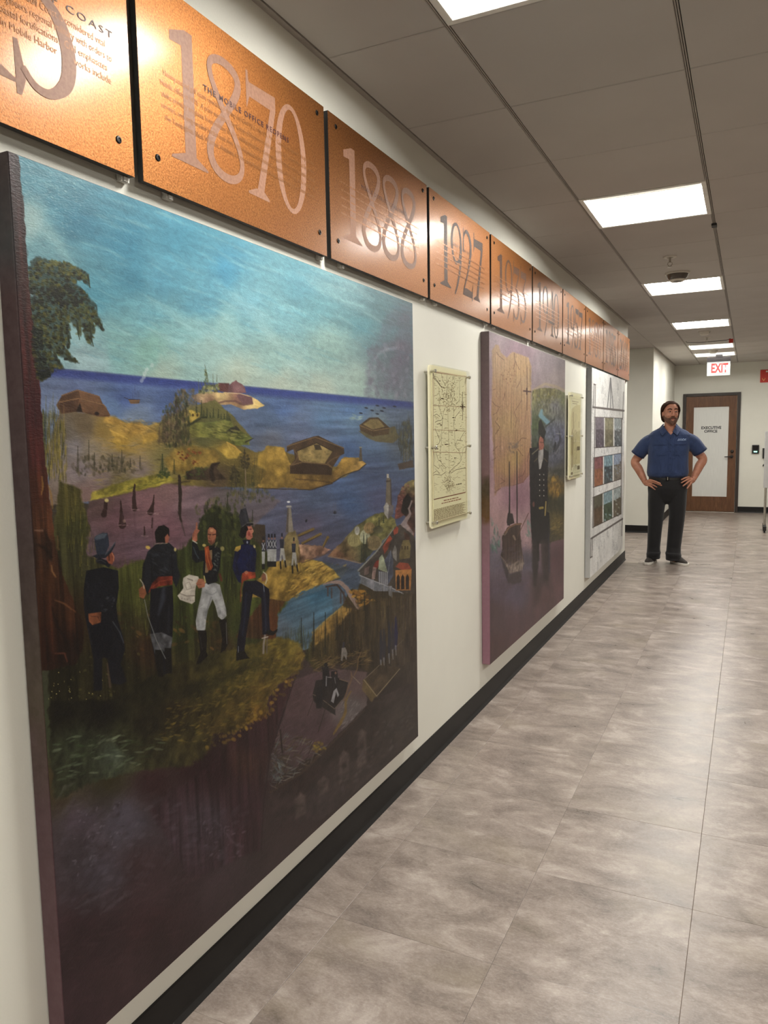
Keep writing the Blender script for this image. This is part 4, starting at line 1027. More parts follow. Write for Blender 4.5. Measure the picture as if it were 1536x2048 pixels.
p.scatter([(230, 1220), (440, 1240), (440, 1300), (220, 1300)], 60, 6, 3, [(84, 58, 30), (50, 34, 20), (120, 84, 42), (60, 50, 26)], 0.2, 0.8, 0.6)
p.scatter([(120, 1320), (300, 1300), (330, 1400), (140, 1420)], 90, 3, 2.2, [(54, 52, 24), (30, 28, 16), (96, 90, 44)], 0.3, 1, 0.55)
for k in range(40): p.dab(95 + 110 * rg.random(), 1340 + 100 * rg.random(), 0.9, 0.9, 0, (206, 190, 120), 0.8)
# brown cliff behind the tall officer
p.field([(1290, 820), (1310, 880), (1300, 950), (1240, 1040), (1230, 1200), (1140, 1190), (1000, 1180), (1060, 1080), (1170, 960), (1240, 900)], [(560, 1180, (78, 54, 28)), (540, 1250, (84, 50, 26)), (500, 1270, (62, 44, 26)), (575, 1160, (96, 72, 36))], 4, 3, tex=0.25, nz=p.NV, crop='a5')
# inner bay, yellow points
p.field([(1230, 1200), (1240, 1050), (1300, 980), (1400, 940), (1536, 900), (1560, 1060), (1440, 1150), (1400, 1220)], [(565, 1260, (80, 92, 104)), (590, 1220, (64, 88, 104)), (640, 1190, (52, 90, 112)), (650, 1220, (70, 102, 122)), (610, 1250, (70, 90, 104))], 3, 2, tex=0.16, nz=p.NH, crop='a5')
p.field([(110, 690), (40, 690), (0, 660), (20, 620), (60, 600), (110, 560), (160, 500), (230, 460), (300, 470), (380, 460), (540, 500), (590, 510), (560, 560), (480, 590), (440, 600), (330, 640)][2:] + [(260, 690)], [(580, 1170, (132, 108, 44)), (610, 1130, (140, 116, 50)), (640, 1150, (160, 130, 56)), (680, 1130, (130, 112, 50)), (560, 1190, (120, 96, 40)), (600, 1180, (148, 116, 46))], 2.5, 2.5, tex=0.25, crop='a6')
p.scatter([(260, 640), (280, 580), (380, 470), (580, 500), (460, 590), (280, 680)], 130, 6, 1.6, [(176, 140, 56), (84, 66, 32), (190, 160, 76), (112, 88, 40)], -0.5, 0.5, 0.6, crop='a6')
p.line([(590, 510), (560, 560), (470, 590)], 2, (70, 54, 32), 0.8, 1.5, crop='a6')
# pink rocks, logs, lighthouse with mound
p.field([(320, 380), (440, 390), (500, 410), (450, 440), (340, 480), (290, 490), (290, 420)], [(610, 1100, (140, 110, 90)), (640, 1110, (128, 96, 80)), (600, 1125, (100, 76, 56))], 2, 3, tex=0.3, crop='a6'); p.line([(340, 480), (450, 440), (505, 412)], 2, (90, 68, 56), 0.8, 1.5, crop='a6')
for pts in ([(320, 330), (400, 295)], [(340, 372), (440, 322)], [(455, 390), (480, 340)]): p.line(pts, [4, 5.5], (110, 90, 46), 0.95, 1.3, crop='a6'); p.line([(q[0], q[1] + 8) for q in pts], 1.4, (60, 46, 28), 0.8, 1, crop='a6')
p.poly([(240, 350), (260, 310), (300, 300), (320, 350), (330, 420), (310, 500), (235, 500)], (112, 98, 62), 3, 0.95, 2, tex=0.2, crop='a6'); p.poly([(260, 180), (278, 180), (292, 310), (250, 315)], (124, 116, 104), 1.2, crop='a6'); p.poly([(260, 180), (266, 180), (264, 312), (250, 315)], (70, 62, 56), 2, 0.8, crop='a6'); p.line([(258, 172), (276, 172)], 4, (150, 146, 136), 0.9, 1, crop='a6'); p.dab(480 + 265 / 2.731, 950 + 147 / 2.731, 3.4, 2, 0, (206, 206, 206), 0.95)
for x, y in ((518, 205), (362, 250)): p.dab(480 + x / 2.731, 950 + y / 2.731, 3.4 if x > 500 else 2.2, 3.5, 0.3, (36, 36, 46), 0.9)
for x in (512, 522): p.line([(x, 150), (x, 205)], 0.9, (96, 90, 96), 0.7, 1, crop='a6')
# soldiers in a rank and the two surveyors
for x, y in ((985, 470), (1050, 440), (1085, 440), (1120, 440)):
    p.line([(x, y - 30), (x, y)], 3.6, (34, 34, 42), 0.95, 1, crop='z4'); p.dab(360 + x / 5.908, 1000 + (y + 15) / 5.908, 1.8, 2.4, 0, (120, 86, 74), 0.9)
    p.poly([(x - 22, y + 35), (x + 22, y + 35), (x + 20, y + 140), (x - 18, y + 140)], (50, 52, 62), 1, crop='z4'); p.line([(x - 16, y + 40), (x + 14, y + 120)], 1, (190, 190, 190), 0.85, 0.9, crop='z4'); p.line([(x + 16, y + 40), (x - 14, y + 120)], 1, (190, 190, 190), 0.85, 0.9, crop='z4')
    p.poly([(x - 20, y + 140), (x + 20, y + 140), (x + 16, y + 290), (x - 16, y + 290)], (138, 138, 136), 1, crop='z4', tex=0.15); p.poly([(x - 18, y + 285), (x + 18, y + 285), (x + 18, y + 350), (x - 18, y + 350)], (30, 30, 30), 1, crop='z4')
for x, y, s in ((1205, 430, 1), (1345, 480, -1)):
    p.line([(x, y - 30), (x, y)], 3, (34, 34, 42), 0.95, 1, crop='z4'); p.dab(360 + x / 5.908, 1000 + (y + 18) / 5.908, 2, 2.6, 0, (130, 94, 76), 0.9); p.poly([(x - 26, y + 35), (x + 24, y + 35), (x + 18, y + 140), (x - 22, y + 140)], (44, 46, 56), 1, crop='z4')
    p.poly([(x - 16, y + 140), (x + 24, y + 140), (x + 44, y + 290), (x + 22, y + 300), (x, y + 210), (x - 10, y + 310), (x - 30, y + 300)], (142, 140, 134), 1, crop='z4'); p.line([(x - 18, y + 300), (x - 14, y + 380)], 3, (30, 28, 26), 0.95, 1, crop='z4'); p.line([(x + 35, y + 290), (x + 45, y + 360)], 3, (30, 28, 26), 0.95, 1, crop='z4')
for a, b in (((1405, 560), (1370, 800)), ((1405, 560), (1420, 830)), ((1405, 560), (1440, 760))): p.line([a, b], 0.9, (84, 66, 40), 0.9, 0.9, crop='z4')
# --- town, wall, domes, obelisk, brick arch at the right
p.field([(320, 980), (420, 880), (500, 800), (640, 640), (760, 560), (860, 500), (960, 480), (1080, 560), (1100, 640), (720, 1060), (690, 1060), (480, 1010)], [(680, 1110, (110, 78, 60)), (720, 1080, (84, 82, 54)), (760, 1040, (112, 108, 62)), (690, 1100, (96, 84, 56)), (740, 1110, (58, 60, 44))], 2, 2, tex=0.3, crop='z5')
p.line([(320, 985), (480, 1010), (690, 1062)], 2, (150, 122, 90), 0.7, 1.5, crop='z5')
for cx, cy, rx, ry, c in ((620, 800, 80, 75, (124, 116, 78)), (740, 760, 60, 80, (142, 142, 116)), (790, 660, 66, 66, (128, 108, 72)), (840, 830, 90, 85, (118, 104, 74)), (890, 680, 60, 40, (88, 86, 62)), (650, 690, 28, 50, (150, 148, 138))):
    n = 18; pts = [(cx + rx * math.cos(2 * math.pi * k / n), cy + ry * math.sin(2 * math.pi * k / n)) for k in range(n)]; p.poly(pts, c, 2, crop='z5', tex=0.18)
    for k in range(5):
        t = -0.7 + 0.35 * k; p.line([(cx + rx * t * 0.3, cy - ry * 0.95), (cx + rx * t, cy), (cx + rx * t * 1.05, cy + ry * 0.5)], 0.9, tuple(int(v * 0.72) for v in c), 0.6, 1, crop='z5')
for x, t, b in ((725, 720, 900), (760, 740, 880), (700, 860, 1040), (740, 900, 1060), (900, 540, 640), (950, 520, 600)): p.pine(600 + x / 5.6875, 940 + t / 5.6875, 940 + b / 5.6875, 3, (44, 52, 44), 0.85)
p.poly([(985, 90), (1025, 90), (1040, 420), (970, 430)], (108, 98, 84), 1.2, crop='z5'); p.line([(1030, 110), (1040, 410)], 3, (70, 62, 56), 0.7, 1.5, crop='z5'); p.poly([(985, 45), (1010, 45), (1012, 90), (988, 90)], (170, 164, 150), 1, crop='z5'); p.line([(985, 130), (1025, 125)], 3, (70, 60, 54), 0.9, 1, crop='z5')
p.poly([(950, 420), (985, 365), (1010, 400), (1060, 420), (1000, 560), (960, 500)], (150, 146, 140), 1.3, crop='z5', tex=0.15); p.poly([(1010, 400), (1065, 400), (1060, 500), (1000, 560)], (98, 92, 92), 1.3, crop='z5')
p.field([(1080, 560), (1095, 420), (1120, 290), (1160, 200), (1230, 130), (1310, 110), (1310, 760), (1220, 700), (1200, 520)], [(810, 970, (110, 96, 66)), (800, 1000, (92, 54, 48)), (820, 1030, (60, 44, 38)), (795, 1030, (104, 62, 56)), (820, 960, (120, 110, 70))], 1.5, 2, tex=0.3, crop='z5')
p.scatter([(1090, 560), (1120, 300), (1180, 180), (1260, 130), (1200, 280), (1130, 480)], 60, 2.6, 1.8, [(124, 78, 72), (84, 50, 46), (146, 104, 96)], 0.5, 1, 0.75, crop='z5')
p.poly([(1150, 480), (1170, 340), (1220, 270), (1270, 320), (1270, 420), (1200, 520)], (28, 22, 20), 2, crop='z5'); p.line([(1270, 350), (1240, 440), (1250, 500), (1190, 600), (1140, 680)], [3, 4, 5, 9, 16], (144, 128, 124), 0.9, 2, crop='z5', rough=1)
p.poly([(1140, 640), (1220, 600), (1300, 720), (1290, 760), (1140, 700)], (138, 124, 122), 3, 0.85, 2, tex=0.2, crop='z5')
# town ground, walls and houses
p.poly([(660, 1160), (860, 950), (1080, 650), (1140, 620), (1310, 760), (1310, 1400), (1170, 1400), (840, 1290), (670, 1220)], (66, 60, 54), 2, 0.95, 1, tex=0.15, crop='z5')
p.line([(640, 1165), (860, 940), (1065, 670)], [3, 2.5, 2], (124, 124, 116), 0.95, 1, crop='z5'); p.poly([(635, 1160), (680, 1160), (690, 1290), (640, 1270)], (96, 106, 116), 1, crop='z5'); p.poly([(665, 1190), (840, 1260), (1030, 1330), (1180, 1400), (1000, 1380), (860, 1380), (690, 1290)], (104, 106, 112), 1.2, crop='z5', tex=0.15); p.line([(660, 1190), (820, 1255), (1020, 1330), (1175, 1408)], 2, (146, 146, 150), 0.9, 1, crop='z5')
for x, y in ((820, 1260), (1025, 1335)): p.poly([(x - 25, y - 15), (x + 20, y - 15), (x + 25, y + 120), (x - 15, y + 90)], (122, 122, 128), 1.1, crop='z5')
for pts, c in (([(1060, 690), (1100, 640), (1120, 660), (1110, 720), (1070, 740)], (130, 62, 46)), ([(950, 860), (1020, 740), (1050, 780), (1000, 860), (965, 900)], (140, 66, 44)), ([(940, 870), (1030, 800), (1000, 900), (960, 960)], (112, 56, 42)), ([(825, 1120), (860, 1040), (905, 1015), (915, 1060), (870, 1130)], (118, 48, 40)), ([(830, 1100), (870, 1110), (850, 1240), (815, 1240)], (134, 112, 106)), ([(735, 1120), (790, 1090), (780, 1180), (730, 1200)], (98, 82, 78)),
               ([(900, 1000), (935, 960), (960, 1020), (1000, 1170), (890, 1130)], (140, 146, 122)), ([(960, 1030), (1030, 910), (1060, 1020), (1060, 1200), (1000, 1310), (1000, 1170)], (74, 78, 92)), ([(890, 1140), (1000, 1175), (1000, 1320), (890, 1270)], (84, 84, 92)), ([(1050, 930), (1080, 850), (1100, 900), (1100, 1040), (1060, 1000)], (112, 108, 104)),
               ([(1130, 950), (1170, 800), (1240, 790), (1260, 860), (1250, 1000), (1130, 1020)], (104, 92, 60)), ([(1180, 700), (1240, 740), (1260, 800), (1190, 790)], (72, 52, 44)), ([(1085, 1100), (1130, 1050), (1230, 1060), (1270, 1130), (1180, 1150)], (128, 62, 44)), ([(1085, 1140), (1270, 1130), (1260, 1370), (1090, 1370)], (158, 108, 54))):
    p.poly(pts, c, 1.1, crop='z5', tex=0.14)
for x in (905, 925, 945, 968, 990): p.line([(x, 1160), (x, 1300)], 1.5, (156, 156, 158), 0.9, 0.9, crop='z5')
for x in (1117, 1168, 1222): p.poly([(x - 18, 1360), (x - 18, 1220), (x, 1185), (x + 18, 1220), (x + 18, 1355)], (40, 32, 28), 1, crop='z5')
for x in (1160, 1195, 1225): p.line([(x, 870), (x, 900)], 2, (52, 42, 34), 0.9, 1, crop='z5')
for k in range(6): p.line([(832 + 2 * k, 1130 + 18 * k), (850, 1132 + 18 * k)], 0.9, (82, 62, 58), 0.7, 0.9, crop='z5')
p.line([(1000, 1175), (1035, 920)], 1.2, (120, 124, 134), 0.7, 1, crop='z5')
# river mouth bridge/road
p.poly([(440, 470), (640, 520), (660, 570), (640, 640), (560, 580), (510, 520)], (64, 76, 92), 3, 0.9, 2, tex=0.15, nz=p.NH, crop='a6')
p.line([(455, 600), (500, 585), (545, 585), (585, 620), (610, 670), (640, 710), (670, 750)], [2, 5, 8, 9, 9, 10, 11], (138, 118, 110), 0.98, 1.5, crop='a6', rough=1); p.line([(470, 610), (530, 600), (560, 640), (590, 700), (650, 755)], [3, 4, 3, 3, 3], (60, 40, 32), 0.8, 1.5, crop='a6')
for x, t, b in ((480, 615, 660), (500, 620, 670), (550, 640, 700), (568, 640, 700)): p.line([(x, t), (x, b)], 3, (72, 62, 60), 0.9, 1.3, crop='a6')
p.scatter([(600, 640), (660, 620), (720, 660), (730, 700), (660, 730), (620, 680)], 70, 4, 2.4, [(156, 112, 34), (184, 136, 40), (92, 62, 26), (120, 84, 30)], 0.3, 0.8, 0.75, crop='a6')
# --- wooded slope in the lower right
p.field([(395, 870), (450, 810), (560, 720), (640, 740), (720, 690), (850, 660), (960, 660), (990, 1000), (880, 1040), (700, 1080), (560, 1020), (400, 1060), (350, 990), (380, 930)], [(640, 1240, (128, 100, 46)), (670, 1210, (104, 84, 40)), (700, 1250, (56, 46, 28)), (740, 1260, (54, 46, 32)), (790, 1250, (70, 60, 46)), (640, 1310, (70, 60, 32)), (600, 1320, (62, 62, 34)), (820, 1300, (64, 54, 44)), (700, 1310, (52, 42, 26))], 4, 4, tex=0.25, nz=p.NV, crop='a6')
p.poly([(395, 860), (470, 790), (560, 715), (610, 730), (560, 800), (480, 870), (410, 930)], (150, 118, 54), 5, 0.75, 3, tex=0.3, crop='a6')
p.line([(395, 862), (470, 792), (560, 718)], 2.4, (176, 144, 76), 0.6, 2, crop='a6')
p.blades([(400, 900), (560, 740), (760, 680), (950, 680), (970, 900), (700, 1000), (420, 1000)], 420, 22, 1.6, [(50, 42, 26), (78, 66, 36), (34, 30, 20), (104, 86, 46), (86, 78, 62)], 0.08, 0.55, crop='a6')
for x, t, b in ((335, 780, 940), (403, 750, 960), (466, 750, 980), (530, 760, 900), (560, 780, 900), (600, 760, 920), (680, 640, 740), (250, 860, 960)): p.pine(480 + x / 2.731, 950 + t / 2.731, 950 + b / 2.731, 3.5, (36, 36, 26), 0.85)
p.blades([(220, 900), (330, 850), (400, 900), (400, 980), (330, 960)], 80, 16, 1.5, [(70, 74, 42), (46, 52, 34)], 0.1, 0.6, crop='a6')
p.blades([(880, 700), (970, 660), (985, 1300), (900, 1200)], 160, 26, 2, [(74, 62, 54), (52, 44, 38), (92, 80, 70)], 0.06, 0.5, crop='a6')
# --- canal, barge, guards, debris
p.field([(280, 1130), (400, 1080), (540, 1060), (690, 1080), (690, 1260), (600, 1360), (460, 1500), (240, 1640), (120, 1680), (160, 1520), (240, 1330)], [(600, 1400, (86, 66, 68)), (640, 1380, (92, 72, 76)), (700, 1420, (92, 84, 84)), (580, 1480, (78, 60, 64)), (720, 1370, (82, 66, 66)), (640, 1470, (74, 56, 60)), (560, 1530, (64, 52, 52))], 3, 2.5, tex=0.16, nz=p.N1, crop='a6')
for k in range(120):
    x, y = 560 + 150 * rg.random(), 1340 + 160 * rg.random(); p.dab(x, y, 7, 0.9, -0.55, (120, 98, 100) if rg.random() < 0.5 else (58, 42, 44), 0.2)
p.scatter([(700, 860), (880, 900), (880, 980), (740, 1150), (700, 1150)], 40, 5, 1.2, [(130, 124, 120), (150, 148, 146)], -0.8, 0.4, 0.3, crop='z6')
p.scatter([(380, 470), (700, 440), (1000, 380), (1000, 520), (700, 560), (420, 600)], 130, 7, 1.2, [(104, 84, 50), (50, 38, 26), (84, 72, 36), (126, 104, 66)], -0.25, 0.6, 0.6, crop='z6')
p.poly([(415, 830), (450, 690), (640, 650), (760, 700), (740, 830), (640, 960), (640, 1030), (430, 900)], (34, 30, 30), 1.5, 0.95, 1, crop='z6', tex=0.2); p.line([(420, 825), (480, 850), (630, 965), (700, 880)], 1.4, (110, 96, 80), 0.9, 1, crop='z6')
for x, y in ((545, 560), (630, 600), (480, 760)): p.poly([(x - 35, y), (x + 25, y - 10), (x + 40, y + 110), (x + 20, y + 200), (x - 30, y + 200)], (30, 28, 32), 1.5, 0.95, 0.5, crop='z6')
p.dab(540 + 545 / 4.877, 1220 + 535 / 4.877, 4, 4.5, 0, (26, 26, 30), 0.95); p.dab(540 + 640 / 4.877, 1220 + 615 / 4.877, 2.2, 3, 0, (120, 90, 72), 0.9)
p.poly([(620, 790), (650, 760), (675, 830), (660, 850), (645, 800), (620, 910), (595, 890)], (136, 134, 136), 1.2, crop='z6'); p.line([(550, 650), (548, 740)], 2, (140, 138, 140), 0.8, 1, crop='z6'); p.line([(600, 660), (560, 655)], 1.6, (140, 138, 136), 0.7, 1, crop='z6'); p.line([(630, 660), (640, 720)], 1.6, (140, 138, 136), 0.6, 1, crop='z6')
p.line([(640, 720), (540, 960), (470, 1190)], 1.3, (44, 32, 28), 0.95, 1, crop='z6'); p.line([(430, 860), (365, 1030)], 1.2, (44, 34, 30), 0.9, 1, crop='z6'); p.line([(680, 675), (760, 700)], 1.6, (120, 100, 80), 0.9, 1, crop='z6')
p.line([(790, 600), (800, 660), (770, 740), (720, 880)], [2, 4, 3, 3], (110, 86, 64), 0.85, 1.3, crop='z6'); p.line([(810, 650), (880, 720)], 2, (124, 110, 98), 0.9, 1, crop='z6'); p.line([(890, 410), (860, 480), (850, 580), (820, 640)], 2, (112, 88, 56), 0.8, 1, crop='z6')
p.line([(790, 790), (740, 880), (735, 1000), (690, 1100), (620, 1210)], [2, 4, 5, 6, 3], (116, 92, 40), 0.85, 2, crop='z6', rough=1)
p.line([(720, 320), (715, 360)], 4, (40, 44, 60), 0.9, 1.3, crop='z6'); p.poly([(700, 370), (735, 365), (755, 420), (745, 490), (720, 440), (705, 500), (690, 490)], (118, 112, 106), 1.2, crop='z6')
for x, y0, y1, c in ((1080, 200, 520, (40, 42, 56)), (1110, 190, 500, (44, 44, 56)), (1160, 120, 460, (40, 42, 56)), (1225, 70, 380, (36, 36, 74)), (1195, 130, 420, (48, 46, 56))):
    p.line([(x, y0), (x + 5, (y0 + y1) / 2), (x, y1)], [2.5, 7, 4], c, 0.9, 1.6, crop='z6', rough=0.8); p.line([(x, y1 - 30), (x + 5, y1 + 60)], [3, 2], (130, 126, 124), 0.75, 1.3, crop='z6')
p.poly([(905, 690), (930, 670), (1065, 540), (1280, 560), (1050, 850), (1000, 870)], (70, 58, 42), 2, 0.9, 1, tex=0.2, crop='z6'); p.poly([(905, 690), (930, 675), (1045, 840), (1010, 860), (1000, 1200), (1050, 1290), (1010, 1300), (990, 900), (900, 780)], (98, 82, 48), 2, 0.8, 1, crop='z6'); p.line([(915, 680), (1040, 840), (1265, 575)], 1.5, (142, 128, 104), 0.85, 1, crop='z6'); p.line([(925, 672), (1065, 540)], 1.3, (120, 108, 88), 0.8, 1, crop='z6'); p.line([(1190, 400), (1300, 290)], 1.4, (112, 104, 96), 0.5, 1, crop='z6')
# aqueduct wall with arches along the bottom right
p.field([(0, 1790), (300, 1590), (620, 1270), (900, 990), (1010, 880), (1050, 860), (1400, 700), (1460, 1190), (700, 1900), (500, 2048), (0, 2048)], [(600, 1560, (46, 34, 32)), (680, 1480, (44, 33, 30)), (740, 1420, (46, 36, 33)), (560, 1620, (58, 46, 46)), (800, 1430, (60, 52, 48)), (700, 1560, (60, 50, 48)), (640, 1600, (62, 52, 52)), (800, 1360, (58, 48, 46))], 3, 2, tex=0.12, crop='z6')
p.line([(0, 1780), (320, 1580), (640, 1265), (920, 980)], [4, 5, 4, 3], (68, 54, 44), 0.7, 2, crop='z6', rough=1)
for x0, x1, t, b in ((245, 350, 1780, 2040), (470, 570, 1620, 1830), (680, 770, 1370, 1700), (855, 940, 1160, 1560)):
    p.poly([(x0, b), (x0, t + 60), ((x0 + x1) / 2, t), (x1, t + 30), (x1, b - 60)], (84, 72, 68), 5, 0.75, 2, tex=0.2, crop='z6')
    p.poly([(x0 + 5, (t + b) / 2), (x0 + 20, t + 130), (x1 - 30, t + 110), (x1 - 25, (t + b) / 2)], (44, 34, 32), 6, 0.6, 2, crop='z6')
p.scatter([(1150, 950), (1400, 900), (1440, 1150), (900, 1600), (700, 1850), (600, 1900)], 100, 6, 2.4, [(96, 88, 96), (80, 70, 60), (60, 48, 44), (116, 106, 104)], -0.8, 0.5, 0.3, crop='z6')
# drift of branches by the cliff
p.scatter([(0, 1420), (80, 1180), (300, 1240), (480, 1300), (540, 1350), (400, 1480), (200, 1640), (0, 1750)], 190, 8, 1.1, [(96, 84, 60), (44, 34, 28), (120, 116, 104), (70, 62, 40), (92, 102, 100)], -0.4, 0.9, 0.6, crop='z6'); p.scatter([(420, 1290), (520, 1290), (540, 1360), (430, 1390)], 30, 3, 2, [(140, 118, 30), (110, 92, 30)], 0, 1, 0.7, crop='z6'); p.scatter([(0, 1400), (120, 1440), (140, 1640), (0, 1720)], 40, 6, 1.4, [(110, 122, 124), (78, 88, 90)], 0.9, 0.5, 0.5, crop='z6')
p.line([(100, 1170), (120, 1390)], 3, (40, 30, 26), 0.85, 1.5, crop='z6')
# --- purple cliff face and grassy ledge
p.field([(420, 1530), (460, 1480), (520, 1420), (570, 1360), (592, 1345), (560, 1440), (545, 1500), (525, 1570), (522, 1700), (380, 1760), (300, 1620)], [(430, 1540, (44, 24, 29)), (500, 1480, (50, 30, 34)), (560, 1390, (58, 36, 40)), (480, 1600, (56, 36, 42)), (490, 1520, (62, 40, 36)), (420, 1640, (66, 54, 62)), (510, 1650, (58, 36, 42))], 8, 3, tex=0.18, nz=p.NV)
p.line([(592, 1350), (562, 1440), (540, 1510), (528, 1600), (522, 1700)], [2, 2.5, 2, 2, 2], (34, 20, 24), 0.6, 2)
ledge = [(580, 1290, (102, 89, 32)), (600, 1310, (112, 92, 36)), (560, 1340, (87, 75, 27)), (500, 1330, (70, 64, 25)), (450, 1360, (73, 65, 25)), (540, 1390, (97, 78, 30)), (480, 1420, (84, 70, 27)), (520, 1440, (99, 73, 25)), (400, 1400, (52, 46, 21)), (350, 1420, (43, 36, 19)), (440, 1460, (68, 56, 25)),
         (300, 1440, (33, 30, 18)), (200, 1420, (21, 20, 14)), (250, 1480, (42, 43, 25)), (130, 1420, (25, 24, 16)), (160, 1490, (47, 52, 37)), (230, 1505, (70, 78, 64)), (320, 1500, (55, 52, 30)), (380, 1480, (60, 54, 27)), (300, 1380, (33, 32, 18)), (420, 1320, (47, 44, 21))]
p.field([(100, 1400), (220, 1400), (340, 1330), (430, 1310), (520, 1285), (560, 1275), (600, 1285), (611, 1310), (600, 1340), (560, 1370), (535, 1400), (533, 1430), (470, 1465), (430, 1465), (420, 1500), (380, 1530), (300, 1540), (200, 1560), (110, 1600), (100, 1500)], ledge, 6, 6, tex=0.22, warp=10)
led = [(560, 1275), (600, 1285), (611, 1310), (590, 1345), (540, 1390), (530, 1430), (450, 1460), (400, 1490), (320, 1480), (340, 1400), (450, 1330)]
p.scatter(led, 420, 6, 1.7, [(118, 100, 36), (58, 54, 22), (88, 80, 30), (134, 112, 42), (74, 56, 22)], -0.4, 0.6, 0.5)
p.scatter([(110, 1470), (250, 1470), (330, 1480), (300, 1530), (120, 1560)], 120, 9, 2, [(104, 120, 92), (60, 74, 46), (130, 140, 116), (46, 56, 34)], -0.25, 0.4, 0.4)
p.scatter([(520, 1420), (535, 1395), (560, 1370), (600, 1340), (590, 1360), (540, 1430), (470, 1480), (400, 1500)], 90, 4, 3, [(128, 104, 30), (150, 118, 34), (90, 76, 26)], 0.8, 0.8, 0.6)
p.poly([(290, 1400), (430, 1350), (520, 1320), (480, 1350), (380, 1400)], (34, 34, 18), 14, 0.55, 4)
# bottom water-like strokes
p.scatter([(110, 1600), (300, 1590), (500, 1620), (480, 1720), (130, 1850)], 260, 11, 4.5, [(104, 98, 110), (44, 30, 34), (88, 84, 96), (124, 122, 132), (60, 46, 50)], -0.5, 0.6, 0.16)
p.scatter([(150, 1620), (260, 1600), (240, 1700), (140, 1760)], 60, 4, 1.6, [(150, 148, 158), (40, 28, 32)], -0.7, 0.6, 0.3)
p.scatter([(400, 1640), (490, 1650), (480, 1720), (400, 1720)], 40, 4, 1.6, [(140, 138, 148), (40, 28, 32)], -0.7, 0.6, 0.3)
p.scatter([(110, 1800), (420, 1740), (330, 1900), (150, 2040)], 110, 16, 3, [(74, 50, 54), (48, 32, 36), (84, 64, 68)], -0.4, 0.4, 0.25)
for pts in ([(115, 1600), (130, 1575), (150, 1565)], [(165, 1680), (190, 1650), (220, 1630)], [(150, 1820), (200, 1790), (240, 1775)], [(430, 1640), (470, 1690), (490, 1690)], [(200, 1830), (250, 1790)]): p.line(pts, [2, 5, 2], (120, 114, 122), 0.25, 5, rough=4)
# --- big trunk and foliage at the left edge
p.field([(-60, 250), (39, 315), (42, 360), (48, 420), (52, 480), (56, 540), (62, 600), (72, 700), (80, 780), (86, 880), (98, 980), (110, 1080), (125, 1150), (150, 1210), (168, 1250), (165, 1300), (150, 1330), (100, 1340), (-60, 1345)],
        [(25, 350, (60, 44, 46)), (45, 420, (66, 46, 46)), (40, 560, (70, 40, 36)), (60, 700, (72, 34, 32)), (70, 820, (64, 28, 30)), (78, 900, (72, 32, 30)), (85, 980, (72, 38, 24)), (95, 1040, (78, 46, 27)), (85, 1100, (54, 34, 22)), (100, 1160, (60, 36, 20)), (130, 1220, (60, 36, 21)), (100, 1280, (52, 28, 18)), (140, 1300, (36, 22, 16)), (95, 1220, (56, 32, 20))], 1.6, 2.5, tex=0.26, nz=p.NV)
for pts, c in (([(236, 270), (238, 340), (230, 400)], (150, 116, 46)), ([(280, 330), (300, 400), (310, 500)], (142, 102, 42)), ([(180, 660), (240, 660)], (140, 110, 96)), ([(345, 700), (355, 800)], (110, 82, 48)), ([(300, 920), (310, 960), (335, 1000)], (150, 112, 70)), ([(330, 1170), (400, 1200), (480, 1260)], (120, 80, 48)), ([(330, 1560), (400, 1560), (420, 1620)], (110, 62, 46))): p.line(pts, [2.5, 4, 2.5], c, 0.6, 2.5, crop='y4', rough=1.5)
for pts in ([(250, 660), (290, 760), (300, 880)], [(310, 1230), (340, 1350), (420, 1480)], [(190, 760), (260, 790), (300, 860)], [(460, 1400), (490, 1560)], [(270, 1400), (280, 1600)]): p.line(pts, [4, 7, 5], (26, 16, 12), 0.6, 4, crop='y4', rough=2)
p.scatter([(20, 480), (60, 480), (70, 760), (30, 760)], 24, 3, 8, [(96, 84, 82), (50, 30, 30), (110, 60, 54)], 1.5, 0.3, 0.3)
leaf = [(175, 730), (220, 665), (330, 690), (420, 690), (500, 740), (550, 770), (550, 840), (500, 800), (470, 830), (540, 890), (580, 950), (580, 990), (630, 1060), (630, 1110), (580, 1060), (570, 1200), (530, 1170), (500, 1080), (490, 1160), (460, 1100), (430, 1040), (440, 1150), (420, 1230), (380, 1180), (440, 1270), (490, 1310), (430, 1300), (330, 1250), (400, 1350), (340, 1350), (300, 1400), (240, 1430), (200, 1300), (200, 1000)]
leafpx = K('a3', leaf)
p.poly(leafpx, (26, 28, 14), 4, 0.6, 7)
p.scatter(leafpx, 700, 4.2, 2.8, [(34, 37, 16), (62, 62, 24), (20, 22, 12), (98, 94, 36), (74, 72, 26), (28, 30, 14)], 0.6, 1.2, 0.9)
p.scatter(K('a3', [(220, 665), (420, 690), (550, 770), (520, 800), (400, 760), (240, 720)]), 110, 3, 2, [(98, 98, 46), (120, 118, 58), (76, 78, 38)], 0.4, 1, 0.8)
p.scatter(K('a3', [(420, 900), (560, 960), (630, 1080), (560, 1100), (430, 1000)]), 80, 3, 2, [(84, 88, 44), (58, 66, 34)], 0.8, 1, 0.8)
p.scatter(K('a3', [(200, 950), (420, 980), (400, 1200), (220, 1200)]), 90, 3.4, 2.4, [(92, 94, 48), (60, 60, 28), (40, 42, 22)], 0.8, 1, 0.6)
p.scatter(K('a3', [(180, 820), (430, 850), (560, 940), (430, 960), (200, 940)]), 150, 3.5, 2.6, [(24, 26, 20), (36, 38, 26)], 0.6, 1, 0.8)
p.scatter(K('a3', [(200, 1100), (240, 1080), (300, 1390), (240, 1420), (210, 1300)]), 110, 4, 3, [(20, 24, 20), (30, 36, 26)], 0.8, 1, 0.8)
